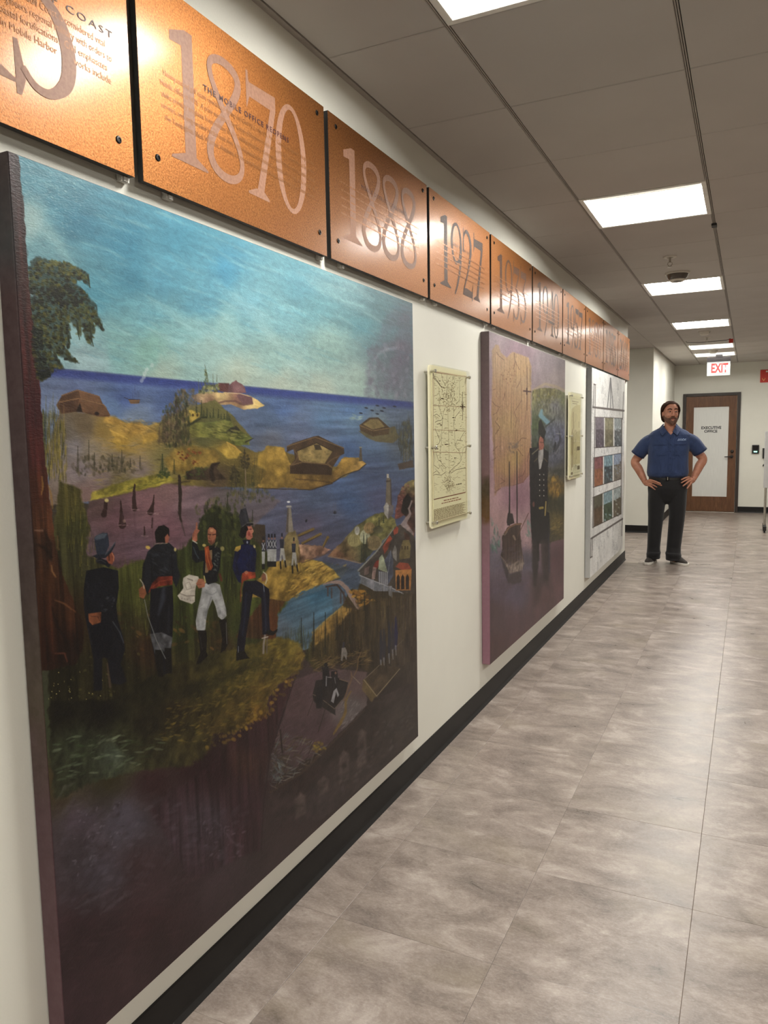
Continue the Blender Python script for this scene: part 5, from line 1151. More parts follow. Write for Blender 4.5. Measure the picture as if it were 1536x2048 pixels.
for a, b, c in (((550, 1060), (560, 1150), (575, 1205)), ((475, 1060), (480, 1120), (490, 1165)), ((540, 770), (548, 800), (552, 845)), ((400, 1250), (440, 1290), (490, 1312)), ((420, 1140), (425, 1190), (420, 1222)), ((600, 1040), (625, 1080), (632, 1112))): p.line([a, b, c], [4, 3, 1.2], (46, 52, 28), 0.95, 1, crop='a3', rough=1)
p.dab(68, 592, 10, 3, 0.3, (140, 160, 170), 0.3)
# --- the four men
def fig(pts, col, crop, soft=1.0, **k): p.poly(pts, col, soft, crop=crop, **k)
SK, SKD = (150, 96, 70), (98, 54, 38)
# man in a top hat, seen from behind
fig([(150, 800), (250, 780), (330, 800), (335, 900), (320, 1000), (330, 1080), (360, 1180), (370, 1250), (345, 1330), (380, 1430), (340, 1450), (290, 1440), (270, 1300), (240, 1290), (240, 1480), (190, 1485), (190, 1300), (160, 1150), (135, 1010), (135, 900)], (20, 22, 30), 'a5', 1.3)
fig([(190, 1060), (280, 1080), (300, 1200), (280, 1290), (215, 1300), (180, 1200)], (16, 18, 28), 'a5', 3)
p.line([(300, 1090), (340, 1150), (362, 1210)], 2.2, (74, 78, 84), 0.7, 2, crop='a5'); p.line([(160, 1130), (180, 1220)], 2, (50, 54, 62), 0.5, 2, crop='a5'); p.line([(268, 1330), (285, 1460)], [3, 5], (84, 66, 58), 0.7, 3, crop='a5')
p.scatter([(235, 960), (320, 930), (300, 1010), (240, 1040)], 24, 3, 1.4, [(70, 72, 76), (40, 42, 48)], -0.5, 0.6, 0.6, crop='a5'); p.scatter([(150, 800), (330, 800), (320, 920), (150, 950)], 30, 5, 1.4, [(38, 40, 48), (14, 14, 20)], 1.2, 0.6, 0.5, crop='a5')
fig([(160, 1045), (235, 1035), (232, 1095), (185, 1110), (165, 1090)], (110, 66, 42), 'a5', 1.5, tex=0.25); p.line([(175, 1060), (215, 1060), (225, 1085)], 1.4, (60, 34, 24), 0.7, 1.3, crop='a5')
fig([(190, 770), (195, 800), (300, 830), (340, 860), (370, 810), (330, 780), (230, 740)], (24, 26, 34), 'z3'); p.line([(190, 780), (250, 770), (300, 800)], 2, (64, 64, 66), 0.6, 1.5, crop='z3')
fig([(310, 740), (370, 660), (400, 700), (410, 760), (380, 820), (340, 810), (320, 780)], (120, 66, 46), 'z3', 1.5); p.line([(380, 690), (400, 730), (395, 780)], 1.8, (176, 120, 92), 0.8, 1.5, crop='z3'); p.line([(340, 700), (345, 770)], 3, (50, 28, 22), 0.7, 2, crop='z3')
fig([(168, 510), (190, 480), (270, 445), (325, 450), (340, 530), (345, 600), (300, 700), (210, 730), (190, 650)], (40, 46, 58), 'z3'); fig([(170, 515), (195, 480), (270, 450), (320, 460), (290, 510), (200, 530)], (74, 82, 92), 'z3', 2.5, alpha=0.9)
fig([(145, 720), (200, 700), (300, 700), (370, 620), (420, 550), (415, 590), (370, 680), (300, 745), (200, 750)], (30, 34, 44), 'z3'); p.line([(300, 705), (360, 640), (415, 560)], 2, (80, 88, 96), 0.7, 1.5, crop='z3')
# officer from behind with red sash and sword
fig([(500, 690), (545, 650), (620, 640), (660, 680), (670, 780), (685, 830), (660, 900), (640, 850), (525, 900), (500, 930), (465, 890), (470, 780)], (28, 30, 36), 'a5'); p.scatter([(510, 690), (640, 680), (640, 830), (520, 840)], 40, 6, 1.4, [(50, 54, 62), (18, 18, 22), (62, 66, 72)], 0.3, 0.5, 0.5, crop='a5')
p.line([(480, 760), (470, 870), (500, 930)], 5, (20, 20, 26), 0.8, 2, crop='a5'); p.line([(515, 700), (525, 860)], 2, (12, 12, 16), 0.7, 2, crop='a5'); p.line([(635, 690), (640, 850)], 2, (12, 12, 16), 0.7, 2, crop='a5')
fig([(525, 870), (560, 835), (640, 830), (640, 880), (560, 890), (520, 915), (500, 930)], (112, 44, 28), 'a5', 1.2, tex=0.25); p.line([(530, 890), (570, 860), (635, 850)], 1.2, (150, 72, 46), 0.6, 1.2, crop='a5')
fig([(515, 905), (640, 885), (645, 1000), (640, 1160), (630, 1280), (635, 1380), (560, 1400), (540, 1300), (520, 1200), (510, 1050)], (18, 20, 28), 'a5'); p.line([(590, 900), (585, 960), (560, 1050)], [6, 10, 4], (66, 70, 80), 0.55, 5, crop='a5'); p.line([(620, 1000), (615, 1150)], 4, (44, 46, 54), 0.5, 3, crop='a5')
fig([(510, 1160), (580, 1150), (640, 1180), (630, 1250), (590, 1260), (540, 1270)], (92, 92, 94), 'a5', 2.5, alpha=0.8, tex=0.3); fig([(540, 1250), (580, 1250), (590, 1400), (560, 1405), (545, 1330)], (18, 18, 18), 'a5'); fig([(595, 1240), (632, 1240), (638, 1385), (600, 1380)], (16, 16, 18), 'a5')
p.line([(480, 960), (500, 1060), (550, 1200), (600, 1300)], 1.6, (112, 112, 110), 0.85, 1, crop='a5'); fig([(448, 905), (480, 880), (492, 930), (475, 960), (452, 950)], (124, 76, 50), 'a5'); p.line([(455, 850), (470, 870), (478, 900)], 2.4, (160, 150, 130), 0.8, 1.2, crop='a5'); p.line([(452, 955), (480, 962), (500, 935)], 1.8, (54, 44, 30), 0.8, 1.2, crop='a5')
fig([(540, 580), (560, 548), (590, 540), (620, 560), (622, 600), (610, 640), (545, 640)], (24, 20, 20), 'a5', 1.3, rough=0.8); fig([(596, 610), (612, 590), (622, 610), (615, 640), (600, 645)], (132, 80, 62), 'a5', 1.2); p.line([(540, 648), (610, 645)], 1.4, (120, 116, 96), 0.8, 1, crop='a5')
p.dab(120 + 500 / 2.844, 860 + 668 / 2.844, 5, 3.5, 0.3, (190, 160, 70), 0.9); p.dab(120 + 655 / 2.844, 860 + 680 / 2.844, 2.5, 4, 0, (200, 180, 110), 0.8)
# pointing officer in white breeches
fig([(270, 960), (300, 985), (420, 980), (470, 1000), (500, 1120), (545, 1290), (550, 1370), (500, 1420), (450, 1380), (420, 1260), (385, 1170), (330, 1300), (310, 1400), (300, 1530), (240, 1570), (195, 1530), (185, 1430), (215, 1270), (250, 1120)], (142, 142, 142), 'z4', 1.2, tex=0.16)
p.line([(400, 1050), (470, 1200), (520, 1340)], [8, 10, 6], (172, 172, 172), 0.6, 4, crop='z4'); p.line([(270, 1180), (240, 1350), (250, 1500)], [7, 10, 6], (170, 170, 170), 0.6, 4, crop='z4'); p.line([(370, 1150), (330, 1270), (300, 1400)], 3, (84, 84, 88), 0.6, 3, crop='z4'); p.line([(300, 1090), (380, 1120), (430, 1090)], 2, (100, 100, 104), 0.5, 2, crop='z4')
fig([(210, 1540), (310, 1540), (320, 1640), (310, 1790), (330, 1840), (240, 1930), (190, 1945), (240, 1800)], (18, 16, 16), 'z4'); fig([(460, 1420), (550, 1400), (555, 1500), (570, 1700), (530, 1770), (480, 1810), (500, 1640)], (18, 16, 16), 'z4'); p.line([(545, 1450), (555, 1700)], 1.2, (120, 116, 110), 0.7, 1, crop='z4'); p.line([(235, 1600), (260, 1760)], 1.2, (80, 78, 76), 0.6, 1.2, crop='z4')
fig([(140, 500), (170, 490), (210, 540), (230, 600), (290, 590), (330, 540), (420, 540), (490, 580), (480, 680), (470, 800), (440, 900), (450, 960), (330, 1000), (300, 960), (270, 880), (280, 720), (190, 745), (145, 700)], (20, 23, 28), 'z4', 1.1); p.line([(160, 560), (190, 640), (220, 690)], 2, (70, 84, 92), 0.7, 1.5, crop='z4'); p.scatter([(420, 600), (470, 620), (440, 860), (330, 930), (380, 820)], 36, 2.4, 1.2, [(96, 100, 96), (40, 46, 50), (130, 132, 122)], 0.8, 0.8, 0.6, crop='z4')
fig([(330, 600), (380, 590), (380, 690), (330, 860), (295, 860), (300, 750)], (118, 96, 70), 'z4'); fig([(290, 560), (340, 540), (360, 680), (390, 780), (370, 830), (330, 830), (300, 720)], (140, 66, 30), 'z4', 1.2, tex=0.25); p.line([(310, 580), (330, 700), (365, 810)], 1.5, (180, 100, 52), 0.7, 1.3, crop='z4')
fig([(330, 350), (350, 320), (400, 310), (435, 330), (430, 420), (410, 500), (370, 535), (335, 500), (325, 430)], SK, 'z4', 1.2); fig([(330, 350), (340, 315), (390, 300), (440, 330), (445, 420), (425, 440), (425, 360), (390, 325), (350, 325)], (34, 26, 20), 'z4'); p.dab(360 + 375 / 5.908, 1000 + 360 / 5.908, 4, 3.4, 0, (196, 146, 108), 0.7)
p.line([(335, 405), (365, 412)], 1.8, (44, 22, 18), 0.9, 1, crop='z4'); p.line([(385, 410), (420, 405)], 1.8, (44, 22, 18), 0.9, 1, crop='z4'); p.line([(355, 420), (345, 455), (365, 462)], 1.3, (90, 44, 34), 0.8, 1, crop='z4'); p.line([(340, 482), (375, 484)], 1.8, (92, 36, 32), 0.9, 1, crop='z4'); p.poly([(330, 470), (360, 540), (400, 520), (420, 450), (380, 500)], (70, 40, 30), 2, 0.5, crop='z4')
fig([(145, 470), (150, 400), (175, 350), (185, 345), (190, 265), (205, 262), (208, 345), (235, 360), (205, 400), (205, 480), (180, 500)], (150, 92, 70), 'z4', 1.0); p.line([(165, 380), (160, 440)], 1.3, (96, 54, 42), 0.7, 1, crop='z4'); p.line([(150, 480), (200, 510)], 2, (180, 176, 168), 0.8, 1, crop='z4')
fig([(40, 920), (110, 880), (215, 905), (240, 960), (190, 1010), (180, 1080), (175, 1200), (140, 1230), (0, 1180), (-30, 1130), (0, 1100), (40, 1040), (30, 980)], (166, 158, 146), 'z4', 1.1, tex=0.12); p.line([(0, 1105), (80, 1135), (170, 1130)], 2, (104, 94, 84), 0.7, 1.5, crop='z4'); p.line([(90, 930), (150, 950)], 1.6, (84, 76, 70), 0.8, 1, crop='z4'); p.line([(60, 990), (110, 970), (140, 1040), (80, 1060), (60, 1000)], 1, (120, 110, 100), 0.7, 1, crop='z4')
for k in range(5): p.dab(360 + (20 + 34 * k) / 5.908, 1000 + (1160 + 8 * k) / 5.908, 1.6, 1.4, 0, (120, 110, 100), 0.6)
fig([(190, 990), (220, 930), (270, 930), (300, 970), (290, 1030), (220, 1045)], SK, 'z4', 1.1); p.line([(200, 1000), (250, 1000)], 1.2, (100, 54, 42), 0.8, 1, crop='z4'); p.line([(285, 900), (300, 970)], 2.4, (186, 170, 110), 0.85, 1.2, crop='z4')
p.dab(360 + 500 / 5.908, 1000 + 575 / 5.908, 4.5, 5, 0, (140, 130, 80), 0.85); p.dab(360 + 285 / 5.908, 1000 + 535 / 5.908, 4, 3, 0, (180, 160, 90), 0.85); p.line([(470, 880), (490, 950)], 4, (92, 36, 32), 0.8, 2, crop='z4'); p.line([(420, 520), (440, 500), (415, 560)], 2, (150, 140, 100), 0.6, 1.5, crop='z4')
# tall officer in blue with a shako
fig([(650, 600), (720, 530), (770, 515), (850, 530), (890, 570), (905, 640), (895, 760), (890, 850), (740, 860), (720, 900), (720, 980), (690, 970), (640, 860), (620, 790)], (16, 24, 58), 'z4', 1.1, tex=0.15); p.line([(700, 620), (660, 740), (690, 880)], 3, (10, 14, 34), 0.7, 2, crop='z4'); p.scatter([(730, 580), (880, 580), (880, 820), (740, 830)], 30, 6, 1.6, [(28, 40, 80), (12, 16, 42)], 1.4, 0.5, 0.5, crop='z4')
fig([(760, 960), (900, 950), (960, 980), (1050, 1050), (1060, 1120), (1050, 1350), (1065, 1530), (1010, 1600), (975, 1590), (965, 1300), (960, 1160), (860, 1110), (840, 1220), (820, 1370), (800, 1480), (780, 1620), (760, 1790), (670, 1800), (680, 1640), (720, 1400), (735, 1200), (740, 1050)], (16, 19, 34), 'z4', 1.1, tex=0.12)
p.line([(990, 1050), (1010, 1300), (1015, 1560)], 3, (48, 54, 72), 0.6, 2.5, crop='z4'); p.line([(780, 1100), (770, 1350), (740, 1600)], 4, (32, 40, 62), 0.6, 3, crop='z4')
fig([(1010, 1560), (1060, 1530), (1100, 1555), (1155, 1520), (1150, 1550), (1100, 1600), (1040, 1595)], (18, 18, 20), 'z4'); fig([(665, 1790), (760, 1780), (800, 1850), (830, 1870), (760, 1880), (665, 1900)], (16, 16, 16), 'z4'); p.line([(690, 1730), (690, 1800)], 1.4, (140, 140, 140), 0.7, 1, crop='z4')
fig([(735, 870), (780, 840), (890, 855), (895, 920), (800, 940), (750, 960), (735, 1000), (725, 960)], (138, 58, 34), 'z4', 1.2, tex=0.25); p.line([(735, 980), (720, 1060), (715, 1200)], 2, (120, 56, 38), 0.8, 1.3, crop='z4'); fig([(755, 850), (790, 835), (810, 860), (780, 880)], SK, 'z4')
fig([(960, 900), (985, 860), (1010, 870), (1020, 930), (1000, 960), (970, 960)], (112, 74, 56), 'z4'); p.line([(985, 850), (1020, 880), (1028, 940), (1010, 990)], 2, (170, 164, 150), 0.85, 1.1, crop='z4'); p.line([(985, 990), (995, 1080)], 1.6, (130, 134, 140), 0.7, 1, crop='z4'); p.line([(1005, 1600), (990, 1700), (985, 1810)], 4, (130, 120, 116), 0.85, 1.5, crop='z4'); p.line([(1030, 1620), (1025, 1810)], 2.4, (96, 86, 84), 0.8, 1.5, crop='z4'); p.line([(970, 1635), (1040, 1615)], 2, (170, 160, 150), 0.85, 1, crop='z4')
fig([(735, 470), (830, 470), (825, 520), (760, 530)], (14, 18, 40), 'z4'); fig([(760, 400), (790, 310), (840, 300), (865, 350), (855, 400), (860, 440), (830, 470), (790, 465)], (150, 92, 76), 'z4', 1.1); fig([(700, 420), (720, 330), (790, 300), (810, 350), (790, 370), (780, 430), (740, 460)], (22, 18, 18), 'z4', 1.3, rough=0.6); p.line([(845, 350), (868, 365), (858, 385)], 1.5, (180, 128, 104), 0.8, 1, crop='z4'); p.dab(360 + 815 / 5.908, 1000 + 400 / 5.908, 3.2, 5, 0, (112, 40, 36), 0.6); p.line([(820, 345), (845, 345)], 1.3, (40, 20, 18), 0.9, 1, crop='z4'); p.line([(835, 430), (858, 430)], 1.2, (110, 44, 40), 0.8, 1, crop='z4')
fig([(695, 190), (720, 110), (780, 95), (800, 170), (820, 260), (860, 280), (830, 310), (760, 310), (725, 330)], (42, 42, 48), 'z4', 1.1, tex=0.1); p.line([(760, 110), (790, 250)], 6, (62, 62, 68), 0.6, 4, crop='z4'); p.line([(740, 310), (800, 270), (870, 265), (865, 285)], 2, (96, 92, 88), 0.7, 1.2, crop='z4'); p.line([(745, 325), (790, 285), (860, 285)], 2.4, (18, 16, 18), 0.8, 1.2, crop='z4')
fig([(640, 600), (660, 555), (720, 535), (715, 580), (680, 610)], (156, 128, 52), 'z4', 1.2, tex=0.25); p.dab(360 + 880 / 5.908, 1000 + 550 / 5.908, 2.2, 3.5, -0.3, (190, 170, 120), 0.85); p.dab(360 + 795 / 5.908, 1000 + 500 / 5.908, 1.8, 3, 0, (150, 154, 170), 0.8)
p.build('canvas_face', OIL, HB, 0.78, 0.92, 1.12)
# ------------------------------------------------------------------ painting 2: torn map, steam dredge and bearded officer
SH = empty('ship_painting', (0, 0, 0))
tag(SH, 'mauve oil painting of an old chart, a bearded officer and a two-funnelled work boat', 'painting')
canvas_edges(SH, 3.690, 5.432, 0.233, 1.957, [(0.0, (150, 108, 122)), (0.3, (142, 104, 116)), (0.42, (128, 98, 102)), (0.46, (96, 66, 28)), (0.53, (66, 54, 30)), (0.58, (118, 90, 90)), (0.75, (110, 88, 92)), (1.0, (98, 84, 84))])
p = Paint(CANVAS_X, 3.692, 5.430, 0.235, 1.955, 190, 640, 11); rg = p.rng
p.field([(900, 600), (1200, 600), (1200, 1400), (900, 1400)],
        [(985, 680, (150, 132, 138)), (1040, 690, (134, 110, 120)), (1100, 720, (142, 128, 134)), (1120, 760, (150, 136, 136)), (982, 850, (158, 132, 140)), (982, 1000, (160, 128, 130)), (1030, 1000, (140, 104, 116)), (1000, 1040, (158, 126, 126)), (1030, 1060, (166, 136, 138)), (1050, 1080, (160, 130, 134)),
         (985, 1120, (96, 88, 100)), (1000, 1180, (84, 70, 82)), (1030, 1190, (88, 78, 96)), (1055, 1120, (90, 84, 98)), (985, 1230, (82, 62, 66)), (1030, 1250, (84, 62, 68)), (1080, 1230, (92, 66, 70)), (1120, 1120, (88, 60, 66)), (1115, 1180, (100, 70, 74)), (1000, 1290, (78, 52, 52)), (1050, 1280, (86, 58, 60)), (1090, 1200, (90, 64, 66)), (1060, 1320, (80, 54, 54))], 1, p=3, tex=0.08, nz=p.N1, warp=10)
# parchment chart with torn top
p.field([(200, 300), (240, 230), (280, 240), (300, 320), (370, 380), (400, 350), (440, 315), (540, 350), (620, 380), (660, 480), (655, 900), (650, 1500), (640, 1750), (560, 1840), (440, 1880), (300, 1900), (230, 2000), (215, 1500), (190, 1000), (205, 600)],
        [(995, 720, (161, 132, 102)), (1040, 740, (160, 130, 93)), (1055, 760, (154, 128, 97)), (1000, 800, (154, 121, 90)), (1020, 850, (156, 127, 87)), (1050, 850, (151, 118, 90)), (995, 900, (144, 111, 87)), (1030, 920, (156, 127, 80)), (1055, 930, (137, 99, 80)), (1000, 960, (139, 104, 85)), (1040, 960, (130, 90, 80)), (1015, 940, (153, 120, 80))], 2.5, 1.5, tex=0.10, nz=p.NV, crop='s1')
INK = (86, 52, 46)
for pts in ([(250, 320), (290, 370), (340, 410)], [(215, 760), (240, 745)], [(350, 790), (330, 880)], [(540, 630), (510, 700), (490, 730)], [(205, 900), (240, 940), (290, 960), (250, 1030), (210, 1050)], [(270, 1080), (240, 1130), (290, 1200), (240, 1280)], [(545, 880), (500, 960), (460, 1020), (490, 1100), (470, 1200)], [(510, 1370), (550, 1320), (595, 1330)], [(215, 1470), (260, 1420)], [(500, 1450), (560, 1530)], [(610, 1600), (640, 1460)], [(300, 1790), (350, 1830), (290, 1860)], [(590, 1690), (560, 1760), (510, 1780)], [(440, 1880), (560, 1840), (610, 1770)], [(230, 1960), (300, 1910)], [(200, 1580), (240, 1560)], [(470, 420), (520, 520)], [(460, 330), (470, 430), (450, 520)]):
    p.line(pts, 1.0, INK, 0.75, 0.9, crop='s1', rough=0.8)
p.scatter([(300, 560), (460, 420), (500, 640), (460, 760), (320, 640)], 60, 0.8, 1.4, [(104, 64, 52), (130, 88, 66)], 0.5, 1, 0.6, crop='s1')
p.scatter([(200, 300), (650, 400), (650, 1800), (230, 1900)], 110, 0.9, 4, [(150, 104, 80), (196, 164, 128), (140, 92, 78)], 1.5, 0.3, 0.4, crop='s1')
p.scatter([(380, 1380), (560, 1370), (520, 1480), (420, 1500)], 30, 2, 3, [(112, 96, 82), (92, 78, 74)], 0.3, 1, 0.5, crop='s1')
p.line([(608, 480), (608, 1000)], [0.6, 1.2], (70, 40, 44), 0.9, 0.9, crop='s1'); p.line([(570, 772), (650, 780)], 3, (70, 44, 44), 0.9, 1, crop='s1'); p.line([(606, 740), (606, 810)], 2.6, (70, 44, 44), 0.9, 1, crop='s1')
# landscape behind the officer
p.field([(665, 760), (800, 730), (940, 740), (1075, 800), (1060, 2048), (1040, 2500), (840, 2560), (655, 2200)], [(1075, 790, (112, 108, 68)), (1100, 790, (118, 112, 66)), (1130, 800, (96, 100, 62)), (1075, 850, (72, 84, 54)), (1090, 810, (104, 104, 84)), (1110, 810, (110, 110, 116)), (1100, 860, (96, 102, 120)), (1120, 870, (92, 94, 116)), (1110, 920, (84, 86, 100)), (1120, 940, (66, 66, 56)), (1075, 900, (52, 58, 42)), (1110, 980, (130, 100, 40)), (1125, 1000, (50, 52, 38)), (1090, 1000, (44, 46, 36)), (1110, 1050, (96, 84, 46)), (1095, 1060, (56, 54, 40))], 2, 1.5, tex=0.2, crop='s1')
p.line([(680, 760), (820, 690), (950, 720), (1070, 780)], [3, 5, 5, 4], (172, 152, 112), 0.6, 4, crop='s1')
p.line([(780, 1000), (770, 1060), (850, 1140)], [5, 9, 9], (110, 150, 166), 0.85, 3, crop='s1'); p.scatter([(700, 800), (1060, 800), (1050, 900), (760, 960)], 60, 2, 1.6, [(140, 138, 120), (84, 90, 54), (128, 120, 60), (120, 118, 130)], 0.5, 1, 0.5, crop='s1')
p.line([(820, 1195), (930, 1100)], 3, (60, 62, 60), 0.9, 1, crop='s1'); p.line([(960, 1020), (955, 1250)], 0.9, (96, 98, 104), 0.8, 0.9, crop='s1'); p.line([(985, 980), (980, 1230)], 0.9, (96, 98, 104), 0.8, 0.9, crop='s1')
p.line([(985, 1240), (1000, 1330), (960, 1450), (920, 1480)], [2, 4, 5, 3], (54, 56, 66), 0.9, 1.2, crop='s1'); p.line([(955, 1270), (1010, 1275)], 1.2, (160, 158, 150), 0.8, 0.9, crop='s1'); p.line([(940, 1380), (930, 1450)], 4, (40, 40, 46), 0.9, 1.2, crop='s1'); p.line([(940, 1510), (990, 1420)], 1.5, (150, 148, 150), 0.6, 1, crop='s1')
p.scatter([(900, 1780), (980, 1750), (980, 2000), (900, 2000)], 40, 2, 4, [(170, 132, 44), (130, 96, 34), (96, 76, 36)], 1.4, 0.4, 0.6, crop='s1'); p.scatter([(900, 220), (1030, 200), (1030, 420), (880, 420)], 60, 4, 1.2, [(112, 96, 46), (150, 128, 70), (70, 60, 38)], -0.4, 0.5, 0.6, crop='s2')
# officer
p.field([(640, 1440), (730, 1430), (760, 1250), (820, 1250), (800, 1440), (860, 1490), (850, 1800), (850, 2100), (830, 2180), (870, 2200), (878, 2420), (860, 2560), (668, 2560), (650, 2300), (640, 1800)], [(1075, 950, (24, 22, 26)), (1080, 1050, (22, 22, 26)), (1075, 1120, (34, 32, 36)), (1090, 1130, (50, 40, 42)), (1070, 1140, (20, 18, 20)), (1085, 1090, (26, 26, 34))], 1.2, 0.5, tex=0.2, crop='s1')
p.poly([(665, 480), (745, 480), (740, 760), (715, 1010), (690, 1010), (668, 760)], (34, 28, 30), 5, 0.9, 1.5, tex=0.2, crop='s2'); p.poly([(770, 480), (872, 470), (880, 820), (850, 950), (810, 940), (785, 760)], (44, 36, 38), 5, 0.85, 1.5, tex=0.2, crop='s2')
p.poly([(650, 850), (880, 860), (880, 1060), (800, 1000), (740, 1180), (690, 1240), (670, 1000)], (44, 34, 36), 14, 0.6, 3, crop='s2'); p.line([(735, 480), (740, 700)], 5, (14, 12, 14), 0.7, 3, crop='s2'); p.line([(860, 380), (870, 850)], 2, (44, 44, 66), 0.7, 1.5, crop='s2'); p.line([(790, 480), (800, 800)], 6, (72, 58, 58), 0.5, 5, crop='s2')
p.poly([(745, 1370), (760, 1290), (800, 1330), (808, 1420), (790, 1480), (750, 1460)], (150, 92, 76), 1.1, crop='s1'); p.poly([(745, 1470), (800, 1450), (800, 1560), (770, 1680), (750, 1690), (740, 1560)], (146, 142, 138), 1.3, crop='s1', tex=0.15); p.poly([(740, 1250), (745, 1130), (770, 1100), (830, 1250), (815, 1300), (750, 1310)], (30, 30, 28), 1.1, crop='s1'); p.line([(760, 1370), (800, 1375)], 1.2, (60, 28, 26), 0.8, 1, crop='s1'); p.line([(760, 1290), (770, 1320)], 1.2, (150, 132, 90), 0.7, 1, crop='s1')
for y in range(1750, 2060, 62):
    for x in (757, 805): p.dab(950 + x / 5.85, 650 + y / 5.85, 0.9, 1.6, 0, (200, 196, 180), 0.85)
p.line([(670, 1510), (740, 1450)], 2, (150, 140, 110), 0.7, 1, crop='s1'); p.line([(690, 1600), (730, 1560)], 1.2, (120, 104, 66), 0.8, 1, crop='s1'); p.line([(810, 1560), (845, 1600)], 1.2, (120, 104, 66), 0.8, 1, crop='s1'); p.line([(760, 95), (790, 90)], 5, (150, 130, 56), 0.9, 1.2, crop='s2'); p.line([(830, 20), (820, 180)], 2.6, (170, 146, 80), 0.85, 1, crop='s2'); p.dab(950 + 685 / 5.85, 1000 + 50 / 5.85, 2.4, 6, 0, (120, 76, 66), 0.8)
# funnels, boat
p.line([(402, 1600), (405, 2048)], [1.4, 2.6], (30, 26, 28), 0.95, 1, crop='s1'); p.line([(490, 1480), (492, 2048)], [1.2, 2.4], (30, 26, 28), 0.95, 1, crop='s1'); p.line([(405, 0), (400, 290)], [2.6, 4], (34, 28, 28), 0.95, 1, crop='s2'); p.line([(492, 0), (492, 270)], 2.2, (34, 28, 28), 0.95, 1, crop='s2'); p.poly([(385, 150), (440, 160), (460, 270), (380, 300), (370, 260)], (44, 36, 38), 1.2, crop='s2')
p.field([(315, 430), (380, 320), (460, 280), (540, 270), (530, 400), (540, 470), (545, 560), (575, 730), (550, 830), (400, 860), (300, 650), (318, 560)], [(1010, 1080, (60, 44, 40)), (1020, 1100, (54, 38, 34)), (1030, 1120, (64, 50, 46)), (1030, 1135, (124, 110, 100)), (1010, 1110, (60, 46, 42)), (1040, 1130, (118, 104, 96))], 1.2, 0.8, tex=0.25, nz=p.NV, crop='s2')
p.line([(350, 390), (400, 320), (470, 285), (540, 280)], [2, 3, 3.6, 3.6], (120, 88, 66), 0.9, 1, crop='s2'); p.line([(625, 155), (500, 420)], 1.4, (96, 66, 56), 0.95, 1, crop='s2'); p.line([(320, 400), (350, 410), (380, 370)], 1.3, (150, 136, 120), 0.7, 1, crop='s2'); p.line([(450, 420), (470, 460)], 4, (140, 122, 104), 0.7, 1.5, crop='s2')
p.poly([(300, 650), (380, 790), (400, 860), (540, 820), (580, 740), (520, 700), (400, 770)], (126, 112, 102), 1.3, 0.8, 0.8, tex=0.25, crop='s2'); p.poly([(300, 670), (390, 820), (400, 980), (360, 900)], (40, 32, 36), 2.5, 0.7, 1, crop='s2'); p.poly([(400, 870), (545, 830), (550, 960), (470, 990), (390, 960)], (54, 46, 44), 4, 0.7, 1.5, crop='s2')
p.scatter([(190, 200), (220, 200), (300, 460), (260, 600), (190, 600)], 40, 1.6, 5, [(76, 108, 96), (110, 140, 130), (60, 84, 78)], 1.4, 0.3, 0.6, crop='s2'); p.scatter([(600, 420), (620, 220), (655, 220), (655, 450)], 20, 1.4, 4, [(96, 124, 112), (120, 136, 132)], 1.4, 0.3, 0.6, crop='s2'); p.scatter([(190, 600), (650, 480), (650, 1000), (200, 1100)], 60, 5, 1.6, [(104, 92, 116), (76, 62, 74), (92, 80, 110)], -0.4, 0.6, 0.3, crop='s2')
p.build('canvas_face', OIL, SH, 0.84, 0.92, 1.06)

# ------------------------------------------------------------------ painting 3: marble panel with nine small views
MR = empty('marble_painting', (0, 0, 0))
tag(MR, 'grey marbled canvas with nine small landscape pictures in three rows', 'painting')
canvas_edges(MR, 6.438, 8.285, 0.205, 1.982, [(0.0, (190, 190, 188)), (0.25, (166, 167, 166)), (0.5, (160, 160, 158)), (0.75, (136, 137, 137)), (1.0, (120, 120, 119))])
p = Paint(CANVAS_X, 6.440, 8.283, 0.207, 1.980, 110, 470, 17); rg = p.rng
p.poly([(1100, 600), (1300, 600), (1300, 1300), (1100, 1300)], (188, 187, 184), tex=0.05, nz=p.N1)
for k in range(110):
    x, y = 1183 + 66 * rg.random(), 740 + 400 * rg.random(); p.line([(x, y), (x + 4 * (rg.random() - 0.3), y + 14 + 20 * rg.random())], [0.5, 1.2], (118, 118, 120), 0.45, 1.0, rough=2.5)
BR = (62, 52, 48)
def quad(x0, x1, ya0, ya1, yb0, yb1, c): p.poly([(x0, ya0), (x1, ya1), (x1, yb1), (x0, yb0)], c, 0.9, crop='c7', tex=0.15)
